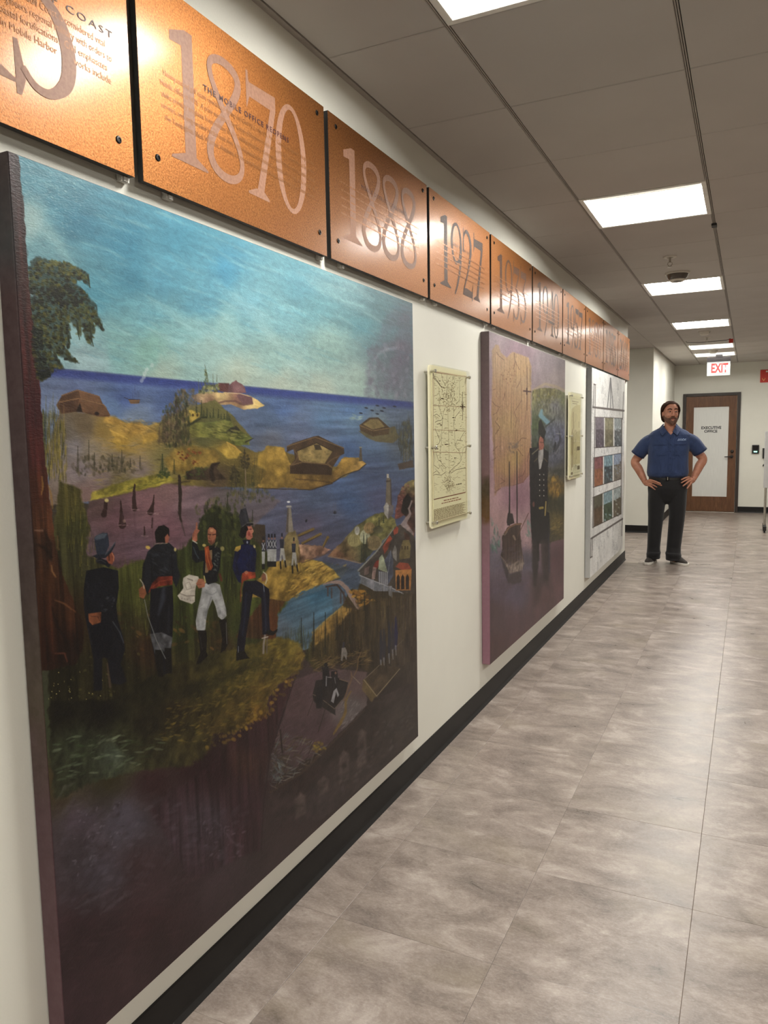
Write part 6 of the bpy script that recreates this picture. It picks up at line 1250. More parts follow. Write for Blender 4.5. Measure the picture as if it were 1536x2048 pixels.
for (xa, xb, t0, t1, b0, b1, rows) in ((318, 565, 520, 530, 800, 782, [[(102, 94, 102), (80, 72, 78)], [(120, 116, 92), (102, 96, 74)], [(130, 138, 140), (84, 87, 88)]]),
                                      (308, 560, 890, 848, 1160, 1082, [[(112, 72, 72), (128, 84, 56)], [(106, 130, 138), (68, 76, 78)], [(122, 134, 152), (106, 102, 92)]]),
                                      (303, 558, 1250, 1145, 1525, 1400, [[(78, 76, 62), (84, 66, 48)], [(112, 134, 140), (64, 78, 62)], [(136, 146, 146), (94, 86, 70)]])):
    f = lambda u, a, b: a + (b - a) * u
    for k in range(3):
        u0, u1 = (0.02 + k * 0.35), (0.33 + k * 0.345) if k < 2 else 0.99
        x0, x1 = f(u0, xa, xb), f(u1, xa, xb)
        ya0, ya1, yb0, yb1 = f(u0, t0, t1), f(u1, t0, t1), f(u0, b0, b1), f(u1, b0, b1)
        quad(x0, x1, ya0, ya1, yb0, yb1, rows[k][1])
        quad(x0, x1, ya0, ya1, f(0.4, ya0, yb0), f(0.4, ya1, yb1), rows[k][0])
        p.scatter(K('c7', [(x0 + 4, f(0.3, ya0, yb0)), (x1 - 4, f(0.3, ya1, yb1)), (x1 - 4, yb1), (x0 + 4, yb0)]), 16, 1.4, 2.4, [tuple(int(v * 0.7) for v in rows[k][1]), tuple(min(255, int(v * 1.25)) for v in rows[k][0]), rows[k][0]], 1.2, 0.6, 0.6)
    p.line([(xa - 4, t0), (xb, t1)], 1.2, BR, 0.9, 0.9, crop='c7'); p.line([(xa - 6, b0), (xb - 2, b1)], 1.4, BR, 0.9, 0.9, crop='c7')
    p.line([(xa - 2, t0), (xa - 6, b0)], 1.0, BR, 0.8, 0.9, crop='c7'); p.line([(xb, t1), (xb - 2, b1)], 1.0, BR, 0.8, 0.9, crop='c7')
for a, b, w in (((302, 430), (580, 462), 4), ((285, 1625), (570, 1445), 3.4)): p.line([a, b], w, (86, 80, 78), 0.95, 1, crop='c7')
for x0, y0, x1, y1 in ((310, 220, 302, 430), (322, 225, 318, 520), (578, 290, 570, 540), (560, 540, 556, 1400), (318, 520, 302, 1530), (284, 1625, 276, 1800), (298, 1610, 290, 1790), (566, 1450, 562, 1600)): p.line([(x0, y0), (x1, y1)], 1.2, (74, 70, 68), 0.9, 0.9, crop='c7')
p.line([(310, 220), (322, 225)], 2.4, BR, 0.9, 1, crop='c7'); p.line([(276, 1800), (290, 1790)], 2.4, BR, 0.9, 1, crop='c7')
for b in ((430, 440), (460, 440), (484, 440)): p.line([(460, 165), b], [2.2, 1.2], (92, 92, 94), 0.95, 0.9, crop='c7')
p.build('canvas_face', OIL, MR, 1.22, 0.85, 1.12)
# ------------------------------------------------------------------ framed map plaques on stand-offs
def pane_material():
    t = NT('clear_acrylic')
    tr = t.n('ShaderNodeBsdfTransparent'); tr.inputs[0].default_value = (0.985, 0.985, 0.95, 1)
    gl = t.n('ShaderNodeBsdfGlossy'); gl.inputs['Roughness'].default_value = 0.04
    lw = t.n('ShaderNodeLayerWeight'); pw = t.n('ShaderNodeMath'); pw.operation = 'POWER'; pw.inputs[1].default_value = 4.0; t.l(lw.outputs['Facing'], pw.inputs[0])
    fr = t.n('ShaderNodeMath'); fr.operation = 'MULTIPLY_ADD'; fr.inputs[1].default_value = 0.35; fr.inputs[2].default_value = 0.015; t.l(pw.outputs[0], fr.inputs[0])
    nz = t.noise(t.coords('Object'), 3, 2); mx = t.n('ShaderNodeMixShader')
    t.l(fr.outputs[0], mx.inputs[0]); t.l(tr.outputs[0], mx.inputs[1]); t.l(gl.outputs[0], mx.inputs[2]); t.l(mx.outputs[0], t.out.inputs['Surface'])
    return t.m
M['acrylic'] = pane_material()
M['cream'] = plain('cream_board', (238, 232, 200), 0.5, var=0.02, scale=4)
M['cream_edge'] = plain('cream_edge', (214, 202, 140), 0.5)
M['ink'] = plain('sepia_ink', (104, 86, 66), 0.7)
M['ink_pale'] = plain('sepia_ink_pale', (156, 138, 106), 0.7)
M['ink_red'] = plain('red_brown_ink', (150, 92, 72), 0.7)
def rounded_plate(x0, x1, y0, y1, z0, z1, r, n=6):
    pts = []
    for cy, cz, a in ((y1 - r, z1 - r, 0), (y0 + r, z1 - r, 1), (y0 + r, z0 + r, 2), (y1 - r, z0 + r, 3)):
        for k in range(n + 1):
            t = math.pi / 2 * (a + k / n); pts.append((cy + r * math.cos(t), cz + r * math.sin(t)))
    N = len(pts)
    return MB().add([(x0, y, z) for y, z in pts] + [(x1, y, z) for y, z in pts],
                    [tuple(range(N - 1, -1, -1)), tuple(range(N, 2 * N))] + [(i, (i + 1) % N, N + (i + 1) % N, N + i) for i in range(N)])
def ribbons(lines, x, name, mat, parent):
    """printed line work: flat ribbons on a board facing +x; lines = [(points in metres (y, z), width)]"""
    mb = MB()
    for pts, w in lines:
        q = [np.array(a, float) for a in pts]
        vs = []
        for i, a in enumerate(q):
            d = q[min(i + 1, len(q) - 1)] - q[max(i - 1, 0)]; L = np.hypot(*d) or 1; nx, nz = -d[1] / L * w / 2, d[0] / L * w / 2
            vs += [(x, a[0] + nx, a[1] + nz), (x, a[0] - nx, a[1] - nz)]
        mb.add(vs, [(2 * i, 2 * i + 1, 2 * i + 3, 2 * i + 2) for i in range(len(q) - 1)])
    me = bpy.data.meshes.new(name); me.from_pydata(mb.v, [], mb.f)
    bm = bmesh.new(); bm.from_mesh(me)
    for f in bm.faces:
        if f.normal.x < 0: f.normal_flip()
    bm.to_mesh(me); bm.free()
    return obj(name, me, mat, parent)
BX = 0.034                                  # face of the printed board
def plaque(name, label, y0, y1, z0, z1):
    r = empty(name, (0, 0, 0)); tag(r, label, 'wall plaque', 'map plaques on stand-offs')
    rounded_plate(BX - 0.005, BX, y0 + 0.022, y1 - 0.022, z0 + 0.026, z1 - 0.026, 0.004).build('printed_board', M['cream'], r)
    rounded_plate(BX - 0.0125, BX - 0.006, y0 + 0.001, y1 - 0.001, z0 + 0.001, z1 - 0.001, 0.018).build('back_plate', M['cream'], r)
    rounded_plate(BX + 0.004, BX + 0.010, y0, y1, z0, z1, 0.018).build('acrylic_pane', M['acrylic'], r)
    for yy in (y0 + 0.02, y1 - 0.02):
        for zz in (z0 + 0.028, (z0 + z1) / 2, z1 - 0.028):
            so = MB().cyl((0.0, yy, zz), (BX + 0.011, yy, zz), 0.0042, n=12).lathe([(0.0072, 0), (0.0078, 0.001), (0.0078, 0.007), (0.006, 0.009), (0.0, 0.009)], (BX + 0.0105, yy, zz), 16, 'x')
            so.build('standoff', M['chrome'], r, smooth=True)
    return r
MY0, MY1, MZ0, MZ1 = 2.935, 3.405, 1.040, 1.735
mp1 = plaque('map_plaque', 'cream map plaque with compass rose between the harbor and ship paintings', MY0, MY1, MZ0, MZ1)
def m1(pts, w): return ([wall_pt(*q, BX) for q in K('m1', pts)], w)
coast = [m1(q, 0.0021) for q in ([(150, 250), (140, 300), (185, 340), (215, 385), (235, 400), (270, 410)], [(170, 255), (160, 300), (200, 350), (235, 410)], [(230, 255), (245, 330), (285, 400), (290, 470)], [(290, 270), (285, 330), (300, 400), (280, 480), (300, 560)], [(360, 285), (340, 350), (390, 380), (350, 430), (370, 480), (340, 560), (380, 600)], [(370, 290), (372, 340), (340, 400), (330, 470), (350, 520), (330, 600)],
      [(425, 300), (425, 540), (390, 580)], [(200, 450), (220, 520), (200, 600), (225, 680), (245, 740), (240, 800), (215, 810)], [(145, 710), (180, 690), (190, 700), (215, 720)], [(160, 780), (195, 760), (225, 760), (245, 730)], [(180, 800), (215, 795), (235, 815)], [(270, 620), (250, 680), (240, 780), (235, 880), (230, 1000), (215, 1100), (215, 1200)], [(360, 620), (365, 700), (360, 800), (370, 870), (375, 960), (380, 1040), (420, 1090), (440, 1150), (430, 1190)],
      [(430, 660), (380, 720), (365, 800)], [(160, 850), (185, 900), (205, 950), (215, 980)], [(220, 900), (225, 960), (200, 1010), (150, 1050), (140, 1060)], [(380, 1030), (400, 970), (460, 980)], [(470, 1050), (500, 1040)], [(465, 1060), (455, 1130), (440, 1170)], [(480, 880), (430, 960)], [(140, 1350), (170, 1340), (230, 1350), (270, 1320), (280, 1270), (240, 1230), (215, 1190)], [(145, 1110), (160, 1180), (150, 1240), (200, 1280), (220, 1240)], [(170, 1090), (185, 1150), (200, 1190), (230, 1200)],
      [(140, 1330), (180, 1300), (210, 1330)], [(230, 1240), (250, 1260), (240, 1300), (225, 1270), (230, 1240)], [(310, 1330), (340, 1290), (370, 1260), (400, 1240), (430, 1210), (450, 1170)], [(330, 1330), (390, 1290), (440, 1280), (490, 1270)], [(350, 1200), (380, 1210), (360, 1240)], [(320, 1300), (325, 1400), (300, 1440), (320, 1500), (325, 1550)], [(240, 1400), (260, 1430), (290, 1400), (330, 1420)], [(345, 860), (335, 920), (355, 920), (345, 870)])]
ribbons(coast, BX + 0.0004, 'coast_line', M['ink'], mp1)
rgm = np.random.default_rng(5)
fine = []
for k in range(320):
    x, y = 145 + 340 * rgm.random(), 280 + 1260 * rgm.random()
    fine.append(m1([(x, y), (x + 12 * rgm.random(), y + 8 * (rgm.random() - 0.5)), (x + 26 * rgm.random() + 6, y + 20 * (rgm.random() - 0.5))], 0.0012))
for k in range(170):
    x, y = 310 + 55 * rgm.normal(), 500 + 80 * rgm.normal()
    x = min(430, max(200, x)); y = min(640, max(300, y))
    fine.append(m1([(x, y), (x + 16 * (rgm.random() - 0.5), y + 18 * rgm.random()), (x + 22 * (rgm.random() - 0.5), y + 36 * rgm.random())], 0.0018))
for k in range(80):
    x, y = 310 + 32 * rgm.normal(), 1440 + 50 * rgm.normal()
    fine.append(m1([(x, y), (x + 10, y + 14 * (rgm.random() - 0.5)), (x + 20 * rgm.random(), y + 16)], 0.0016))
for x in (295, 300): fine.append(m1([(x, 610), (x + 12, 1000), (x + 18, 1300)], 0.0012))
ribbons(fine, BX + 0.0003, 'fine_line', M['ink_pale'], mp1)
frame = [m1([(150, 240), (490, 290), (492, 1530), (148, 1610), (140, 900), (150, 240)], 0.0026), m1([(138, 228), (498, 282), (500, 1760), (140, 1860), (130, 900), (138, 228)], 0.0016), m1([(150, 1612), (490, 1535)], 0.003)]
for y in (595, 860, 1100): frame.append(m1([(140, y), (495, y + 15 - (y - 860) * 0.03)], 0.0014))
ribbons(frame, BX + 0.0005, 'map_border', M['ink_red'], mp1)
rose = []
for a, L in ((90, 1.0), (270, 0.95), (0, 0.55), (180, 0.55), (60, 0.42), (120, 0.42), (240, 0.42), (300, 0.42), (30, 0.3), (150, 0.3), (210, 0.3), (330, 0.3)):
    cy, cz = wall_pt(*K('m1', [(458, 610)])[0], BX); R = 0.066 * L
    rose.append(([(cy, cz), (cy + R * math.cos(math.radians(a)), cz + R * math.sin(math.radians(a)))], 0.0045 if L > 0.5 else 0.003))
ribbons(rose, BX + 0.0006, 'compass_rose', M['ink'], mp1)
rows = []
for k in range(13):
    (ya, za), (yb, zb) = wall_pt(*K('m1', [(148, 1725 + 10 * k)])[0], BX), wall_pt(*K('m1', [(490, 1645 + 9.2 * k)])[0], BX)
    rows.append((ya, yb - 0.02 * ((k * 5) % 3), (za + zb) / 2))
text_bars(rows, BX + 0.0005, M['ink_pale'], mp1, 'caption_lettering', 77, h=0.0026)
text_bars([(3.075, 3.26, wall_pt(*K('m1', [(330, 1612)])[0], BX)[1]), (3.05, 3.30, wall_pt(*K('m1', [(330, 1636)])[0], BX)[1])], BX + 0.0005, M['ink_red'], mp1, 'title_lettering', 5, h=0.004)
for x, y, w in ((290, 1022, 0.055), (395, 870, 0.035), (215, 340, 0.02), (240, 530, 0.03), (365, 735, 0.04), (180, 1072, 0.04), (420, 1450, 0.07), (380, 1170, 0.03)):
    yy, zz = wall_pt(*K('m1', [(x, y)])[0], BX); text_bars([(yy - w / 2, yy + w / 2, zz)], BX + 0.0006, M['ink'], mp1, 'place_lettering', int(x), h=0.0045)
# second plaque: sepia view of a tower
NY0, NY1, NZ0, NZ1 = 5.645, 6.075, 1.090, 1.745
mp2 = plaque('map_plaque', 'cream plaque with a pale sepia picture between the ship and marble paintings', NY0, NY1, NZ0, NZ1)
M['sepia_a'] = plain('sepia_light', (216, 204, 160), 0.6); M['sepia_b'] = plain('sepia_mid', (170, 152, 110), 0.6); M['sepia_c'] = plain('sepia_dark', (120, 104, 74), 0.6)
def flat(name, pts, mat, dx, parent):
    me = bpy.data.meshes.new(name); me.from_pydata([(BX + dx, a, b) for a, b in pts], [], [tuple(range(len(pts)))])
    bm = bmesh.new(); bm.from_mesh(me)
    for f in bm.faces:
        if f.normal.x < 0: f.normal_flip()
    bm.to_mesh(me); bm.free(); return obj(name, me, mat, parent)
cy, cz = (NY0 + NY1) / 2, (NZ0 + NZ1) / 2
flat('sky_print', [(NY0 + 0.04, 1.56), (NY0 + 0.07, 1.62), (cy + 0.02, 1.655), (NY1 - 0.04, 1.66), (NY1 - 0.04, 1.20), (NY0 + 0.04, 1.20)], M['sepia_a'], 0.0003, mp2)
tower = [([(NY0 + 0.10, 1.18), (NY0 + 0.12, 1.40), (NY0 + 0.11, 1.46), (NY0 + 0.13, 1.48), (NY0 + 0.125, 1.60)], 0.035), ([(NY0 + 0.07, 1.16), (NY0 + 0.08, 1.45)], 0.02)]
ribbons(tower, BX + 0.0005, 'tower_print', M['sepia_b'], mp2)
sk = []
for k in range(150):
    y = NY0 + 0.06 + 0.20 * rgm.random(); z = 1.15 + 0.45 * rgm.random(); sk.append(([(y, z), (y + 0.02 * rgm.random(), z - 0.03 * rgm.random())], 0.003))
ribbons(sk, BX + 0.0006, 'sketch_line', M['sepia_c'], mp2)
for (a, b, c, d) in ((NY1 - 0.16, NY1 - 0.05, 1.305, 1.335), (NY1 - 0.14, NY1 - 0.05, 1.155, 1.185), (NY1 - 0.10, NY1 - 0.085, 1.48, 1.53), (NY0 + 0.06, NY0 + 0.12, 1.125, 1.145)):
    flat('caption_block', [(a, c), (b, c), (b, d), (a, d)], M['sepia_c'], 0.0007, mp2)
ribbons([([(NY0 + 0.03, NZ0 + 0.045), (NY1 - 0.03, NZ0 + 0.045), (NY1 - 0.03, NZ1 - 0.045), (NY0 + 0.03, NZ1 - 0.045), (NY0 + 0.03, NZ0 + 0.045)], 0.002)], BX + 0.0004, 'print_border', M['ink_pale'], mp2)
text_bars([(NY0 + 0.08, NY1 - 0.12, 1.675), (NY0 + 0.10, NY1 - 0.16, 1.66)], BX + 0.0004, M['ink_pale'], mp2, 'title_lettering', 3, h=0.006)

# ------------------------------------------------------------------ door at the end of the corridor
def wood_material(name, c0, c1, c2, scale=(9, 1, 1.1)):
    t = NT(name); v = t.coords('Object', scale); f = t.noise(v, 3.2, 6, 0.6, 1.6); g = t.noise(t.coords('Object', (60, 1, 2.5)), 6, 3)
    c = t.ramp(f, [(0.3, lin(c0)), (0.5, lin(c1)), (0.7, lin(c2))]); t.set(col=t.mix(0.25, c, t.ramp(g, [(0.35, lin(c0)), (0.65, lin(c2))])), rough=0.38, spec=0.4)
    t.bump(g, 0.1, 0.001); return t.m
M['door_wood'] = wood_material('walnut_veneer', (78, 50, 32), (102, 68, 44), (124, 86, 58))
M['door_frame'] = plain('dark_frame', (52, 42, 36), 0.45)
t = NT('white_film_glass'); t.set(col=lin((222, 222, 218)), rough=0.25, spec=0.5); nf = t.noise(t.coords('Object', (30, 1, 1)), 5, 2); t.set(col=t.ramp(nf, [(0.3, lin((216, 216, 212))), (0.7, lin((226, 226, 222)))])); M['door_glass'] = t.m
dr = empty('door_1', ((DOOR_X0 + DOOR_X1) / 2, Y_END, 0)); tag(dr, 'walnut office door with a tall white glass panel reading EXECUTIVE OFFICE', None, None, 'structure')
hw = (DOOR_X1 - DOOR_X0) / 2; DH = 2.105
fr = MB().box(-hw, -hw + 0.05, -0.03, 0, 0, DH).box(hw - 0.05, hw, -0.03, 0, 0, DH).box(-hw + 0.05, hw - 0.05, -0.03, 0, DH - 0.05, DH)
fr.build('door_frame', M['door_frame'], dr, bevel=0.003)
lx0, lx1, gz0, gz1 = -hw + 0.055, hw - 0.055, 0.275, 1.862
gx0, gx1 = -0.285, 0.285
lf = empty('door_leaf', (0, 0, 0)); lf.parent = dr
for a in ((lx0, gx0, 0.01, DH - 0.055, 'door_stile'), (gx1, lx1, 0.01, DH - 0.055, 'door_stile'), (gx0, gx1, gz1, DH - 0.055, 'door_rail'), (gx0, gx1, 0.01, gz0, 'door_rail')):
    MB().box(a[0], a[1], -0.018, -0.001, a[2], a[3]).build(a[4], M['door_wood'], dr, bevel=0.0008)
MB().box(gx0 - 0.001, gx1 + 0.001, -0.010, -0.004, gz0 - 0.001, gz1 + 0.001).build('glass_panel', M['door_glass'], dr)
bpy.data.objects.remove(lf)
def text_facing_cam(body, size, x, y, z, mat, parent, name, width=None, align='CENTER', bold=0.0):
    """text on a surface that faces -y"""
    me = text_mesh(body, size, align, 1.0, 3, bold); n = len(me.vertices); co = np.empty(n * 3); me.vertices.foreach_get('co', co); co = co.reshape(-1, 3)
    if width: co[:, 0] *= width / (co[:, 0].max() - co[:, 0].min())
    me.vertices.foreach_set('co', np.stack([co[:, 0], np.zeros(n), co[:, 1]], 1).ravel())
    bm = bmesh.new(); bm.from_mesh(me)
    for f in bm.faces:
        if f.normal.y > 0: f.normal_flip()
    bm.to_mesh(me); bm.free()
    return obj(name, me, mat, parent, (x, y, z))
M['letter_black'] = plain('black_lettering', (30, 30, 32), 0.5)
text_facing_cam('EXECUTIVE', 0.066, 0.005, -0.0108, 1.475, M['letter_black'], dr, 'lettering', 0.325, bold=0.0022)
text_facing_cam('OFFICE', 0.066, 0.0, -0.0108, 1.412, M['letter_black'], dr, 'lettering', 0.215, bold=0.0022)
hx = lx1 - 0.065
h = MB().lathe([(0.026, 0), (0.026, -0.008), (0.012, -0.010), (0.010, -0.045), (0.0, -0.045)], (hx, -0.018, 0.985), 20, 'y'); h.tube([(hx, -0.058, 0.985), (hx - 0.03, -0.060, 0.985), (hx - 0.115, -0.056, 0.982)], [0.010, 0.010, 0.007], 10); h.build('door_handle', M['dark_metal'], dr, smooth=True)
MB().lathe([(0.028, 0), (0.028, -0.010), (0.018, -0.018), (0.0, -0.018)], (hx + 0.005, -0.018, 1.075), 20, 'y').build('deadbolt', M['dark_metal'], dr, smooth=True)
MB().box(lx0, lx1, -0.06, 0.0, 0.0, 0.008).build('threshold', M['chrome'], dr)

# ------------------------------------------------------------------ end-wall devices
rd = empty('card_reader', (1.338, Y_END, 1.11)); tag(rd, 'black card reader with a green light on the wall right of the door', 'card reader')
MB().box(-0.055, 0.055, -0.032, 0, -0.075, 0.075).build('case', M['black_edge'], rd, bevel=0.006)
t = NT('green_led'); t.set(col=(0.1, 0.9, 0.5), emit=(0.25, 1.0, 0.6), estr=5.0, rough=0.4); M['led'] = t.m
MB().box(-0.024, 0.024, -0.0345, -0.031, -0.048, -0.032).build('indicator_light', M['led'], rd, bevel=0.001)
MB().box(-0.040, 0.040, -0.0335, -0.031, -0.005, 0.06).build('keypad_face', M['screw'], rd, bevel=0.002)
wb = empty('intercom_box', (1.50, Y_END, 1.04)); tag(wb, 'small black wall box with a dangling key beside the grey board edge', 'wall box')
MB().box(-0.05, 0.05, -0.03, 0, -0.088, 0.088).build('case', M['black_edge'], wb, bevel=0.004)
MB().lathe([(0.012, 0), (0.012, -0.004), (0.0, -0.004)], (0.01, -0.03, 0.01), 14, 'y').build('button', M['clip'], wb)
MB().tube([(-0.02, -0.02, -0.088), (-0.022, -0.022, -0.14), (-0.02, -0.02, -0.19)], 0.003, 6).build('key_cord', M['chrome'], wb)
MB().lathe([(0.02, 0), (0.02, -0.006), (0.0, -0.006)], (-0.02, -0.018, -0.205), 14, 'y').box(-0.045, -0.015, -0.022, -0.018, -0.222, -0.208).build('key', M['black_edge'], wb)
M['sign_red'] = plain('sign_red', (206, 62, 52), 0.5, var=0.03); M['sign_white'] = plain('sign_white', (244, 236, 226), 0.5, var=0.01); M['sign_yellow'] = plain('sign_yellow', (244, 196, 120), 0.5, var=0.01)
sg = empty('red_sign', (1.56, Y_END, 2.36)); tag(sg, 'red wall sign with a white letter T cut off at the right edge', 'sign')
MB().box(-0.185, 0.185, -0.012, 0, -0.108, 0.108).build('plate', M['sign_red'], sg, bevel=0.002)
text_facing_cam('T', 0.19, -0.02, -0.0125, -0.045, M['sign_white'], sg, 'lettering', 0.16, bold=0.004)
MB().add([(-0.155, -0.0125, -0.045), (-0.13, -0.0125, -0.085), (-0.105, -0.0125, -0.045), (-0.105, -0.0125, -0.03), (-0.13, -0.0125, -0.068), (-0.155, -0.0125, -0.03)], [(0, 1, 4, 5), (1, 2, 3, 4)]).build('check_mark', M['sign_yellow'], sg)

# ------------------------------------------------------------------ exit sign
ex = empty('exit_sign', (0.776, 12.9, 2.42)); tag(ex, 'hanging EXIT sign with red letters on a bright panel under a dark bar', 'exit sign')
MB().box(-0.045, 0.055, -0.03, 0.03, 0.155, 0.1955).build('canopy', plain('canopy_black', (14, 12, 12), 0.8, spec=0.1), ex, bevel=0.003)
MB().box(-0.168, 0.168, -0.026, 0.026, 0.088, 0.160).build('housing_bar', plain('dark_bronze_bar', (16, 13, 13), 0.7, spec=0.1), ex, bevel=0.004)
t = NT('edge_lit_panel'); nz = t.noise(t.coords('Object', (1, 1, 22)), 1.2, 2); t.set(col=lin((110, 114, 110)), rough=0.15, emit=t.ramp(nz, [(0.35, (0.30, 0.34, 0.32)), (0.55, (0.75, 0.76, 0.72))]), estr=0.62); M['exit_panel'] = t.m
MB().box(-0.165, 0.165, -0.005, 0.005, -0.125, 0.088).build('lit_panel', M['exit_panel'], ex, bevel=0.001)
t = NT('exit_red'); t.set(col=(0.45, 0.01, 0.01), emit=(1.0, 0.03, 0.02), estr=0.22, rough=0.4); M['exit_red'] = t.m
text_facing_cam('EXIT', 0.19, 0.012, -0.0056, -0.075, M['exit_red'], ex, 'lettering', 0.24, bold=0.006)

# ------------------------------------------------------------------ ceiling fittings
M['detector'] = plain('detector_white', (214, 208, 196), 0.45)
M['smoked_dome'] = plain('smoked_dome', (92, 84, 76), 0.2)
def detector(y, label, r=0.075, dome=False):
    e = empty('smoke_detector', (0.722, y, H)); tag(e, label, 'smoke detector', 'ceiling detectors')
    MB().lathe([(0.0, 0.0), (r, 0.0), (r, -0.010), (r * 0.96, -0.014), (0.0, -0.014)], (0, 0, 0), 32).build('base', M['detector'], e, smooth=True)
    if dome:
        MB().lathe([(0.0, -0.014), (r * 0.9, -0.014), (r * 0.82, -0.032), (r * 0.62, -0.052), (r * 0.35, -0.062), (0.0, -0.066)], (0, 0, 0), 32).build('dome', M['smoked_dome'], e, smooth=True)
        MB().lathe([(r * 0.66, -0.050), (r * 0.68, -0.056), (r * 0.5, -0.066), (r * 0.46, -0.062)], (0, 0, 0), 32).build('trim_ring', M['detector'], e, smooth=True)
    else:
        MB().lathe([(0.0, -0.014), (r * 0.8, -0.014), (r * 0.74, -0.034), (r * 0.5, -0.044), (0.0, -0.046)], (0, 0, 0), 32).build('sensor_head', M['detector'], e, smooth=True)
    MB().lathe([(0.004, -0.002), (0.004, -0.006), (0.0, -0.006)], (r * 0.85, 0, -0.012), 10).build('indicator', M['screw'], e)
detector(6.12, 'round ceiling detector dome just before the second lit troffer', 0.088, True)
detector(9.83, 'small pale detector on the ceiling past the third lit troffer', 0.07)
detector(12.2, 'faint detector between the two farthest ceiling lights', 0.065)
def sprinkler(y, label):
    e = empty('sprinkler_head', (0.722, y, H)); tag(e, label, 'sprinkler', 'ceiling sprinklers')
    MB().lathe([(0.014, 0.002), (0.042, 0.002), (0.044, -0.002), (0.040, -0.006), (0.022, -0.007), (0.018, 0.0)], (0, 0, 0), 24).build('escutcheon', M['detector'], e, smooth=True)
    MB().cyl((0, 0, 0.004), (0, 0, -0.040), 0.0075, n=12).build('pipe', M['chrome'], e, smooth=True)
    MB().tube([(-0.012, 0, -0.038), (-0.015, 0, -0.052), (0, 0, -0.066), (0.015, 0, -0.052), (0.012, 0, -0.038)], 0.003, 6).build('yoke', M['chrome'], e, smooth=True)
    MB().lathe([(0.0, -0.066), (0.018, -0.067), (0.018, -0.069), (0.0, -0.070)], (0, 0, 0), 16).build('deflector', M['chrome'], e)
sprinkler(5.545, 'sprinkler head on a short stem before the round detector dome')
sprinkler(10.43, 'tiny sprinkler head just before the fourth lit troffer')
wr = empty('ceiling_wire', (0.722, 10.75, H)); tag(wr, 'thin dark wire strung under the ceiling with a small red tag at its end', 'wire')
MB().tube([(-0.27, 0, 0.0), (-0.255, 0, -0.016), (-0.1, 0, -0.026), (0.08, 0, -0.022), (0.22, 0, -0.018), (0.265, 0, 0.0)], 0.0035, 6).build('cable', M['black_edge'], wr)
MB().box(0.245, 0.295, -0.004, 0.0, -0.055, -0.006).build('tag', M['sign_red'], wr, bevel=0.001)

# ------------------------------------------------------------------ grey mobile board at the right edge
gb = empty('mobile_board', (1.435, 11.96, 0)); tag(gb, 'light grey board edge on steel legs with black feet at the right edge', 'display board')
M['board_grey'] = plain('board_grey', (188, 186, 184), 0.5)
MB().box(0.0, 0.9, -0.018, 0.018, 0.62, 1.42).build('board', M['board_grey'], gb, bevel=0.004)
for bx in (0.03, 0.87):
    MB().cyl((bx, 0, 0.07), (bx, 0, 0.64), 0.016, n=14).build('leg', M['chrome'], gb, smooth=True)
    MB().box(bx - 0.022, bx + 0.022, -0.24, 0.24, 0.03, 0.09).build('foot', M['black_edge'], gb, bevel=0.006)
    for s in (-0.2, 0.2): MB().lathe([(0.0, -0.009), (0.016, -0.009), (0.016, 0.009), (0.0, 0.009)], (bx, s, 0.0165), 14, 'x').build('caster', M['black_edge'], gb, smooth=True)
# ------------------------------------------------------------------ the man with his hands on his hips
def loft(secs, n=28, pw=2.3):
    """closed body through horizontal rings (cx, cy, cz, rx, ry)"""
    vs, fs = [], []
    for cx, cy, cz, rx, ry in secs:
        for k in range(n):
            t = 2 * math.pi * k / n; c, s = math.cos(t), math.sin(t)
            vs.append((cx + rx * math.copysign(abs(c) ** (2 / pw), c), cy + ry * math.copysign(abs(s) ** (2 / pw), s), cz))
    for i in range(len(secs) - 1):
        for k in range(n): fs.append((i * n + k, i * n + (k + 1) % n, (i + 1) * n + (k + 1) % n, (i + 1) * n + k))
    fs += [tuple(range(n - 1, -1, -1)), tuple(range((len(secs) - 1) * n, len(secs) * n))]
    return vs, fs
def ball(c, r, n=14):
    """ellipsoid, r = (rx, ry, rz)"""
    secs = []
    for k in range(1, n):
        a = math.pi * k / n; secs.append((c[0], c[1], c[2] - r[2] * math.cos(a), r[0] * math.sin(a), r[1] * math.sin(a)))
    return loft(secs, 16, 2.0)
def limb(pts, rs, n=16, sub=6):
    q = smooth_pts([(*p_, r_) for p_, r_ in zip(pts, rs)], sub)
    return [tuple(a[:3]) for a in q], [float(a[3]) for a in q]
def fuse(mb, name, mat, parent, voxel, smooth=4, factor=0.5):
    """weld overlapping volumes into one continuous skin"""
    me = mb.mesh(name + '_raw'); o = bpy.data.objects.new(name + '_raw', me); COL.objects.link(o)
    m1_ = o.modifiers.new('r', 'REMESH'); m1_.mode = 'VOXEL'; m1_.voxel_size = voxel
    m2_ = o.modifiers.new('s', 'SMOOTH'); m2_.iterations = smooth; m2_.factor = factor
    dg = bpy.context.evaluated_depsgraph_get(); dg.update()
    out = bpy.data.meshes.new_from_object(o.evaluated_get(dg)); out.name = name
    bpy.data.objects.remove(o); bpy.data.meshes.remove(me)
    out.polygons.foreach_set('use_smooth', [True] * len(out.polygons))
    return obj(name, out, mat, parent)
def fabric(name, rgb, rough=0.85, scale=9, amp=0.10, wr=0.35):
    t = NT(name); v = t.coords('Object', (1, 1, 0.6)); f = t.noise(v, scale, 4, 0.55, 0.6); g = t.noise(t.coords('Object'), 420, 2); c = lin(rgb)
    t.set(col=t.ramp(f, [(0.3, tuple(x * (1 - amp) for x in c)), (0.7, tuple(min(1, x * (1 + amp)) for x in c))]), rough=rough, spec=0.2, sheen=0.15)
    n1 = t.bump(f, wr, 0.02); t.bump(g, 0.15, 0.0008, n1); return t.m
t = NT('skin'); v = t.coords('Object'); f = t.noise(v, 22, 3); c0, c1 = lin((160, 108, 86)), lin((178, 124, 100))
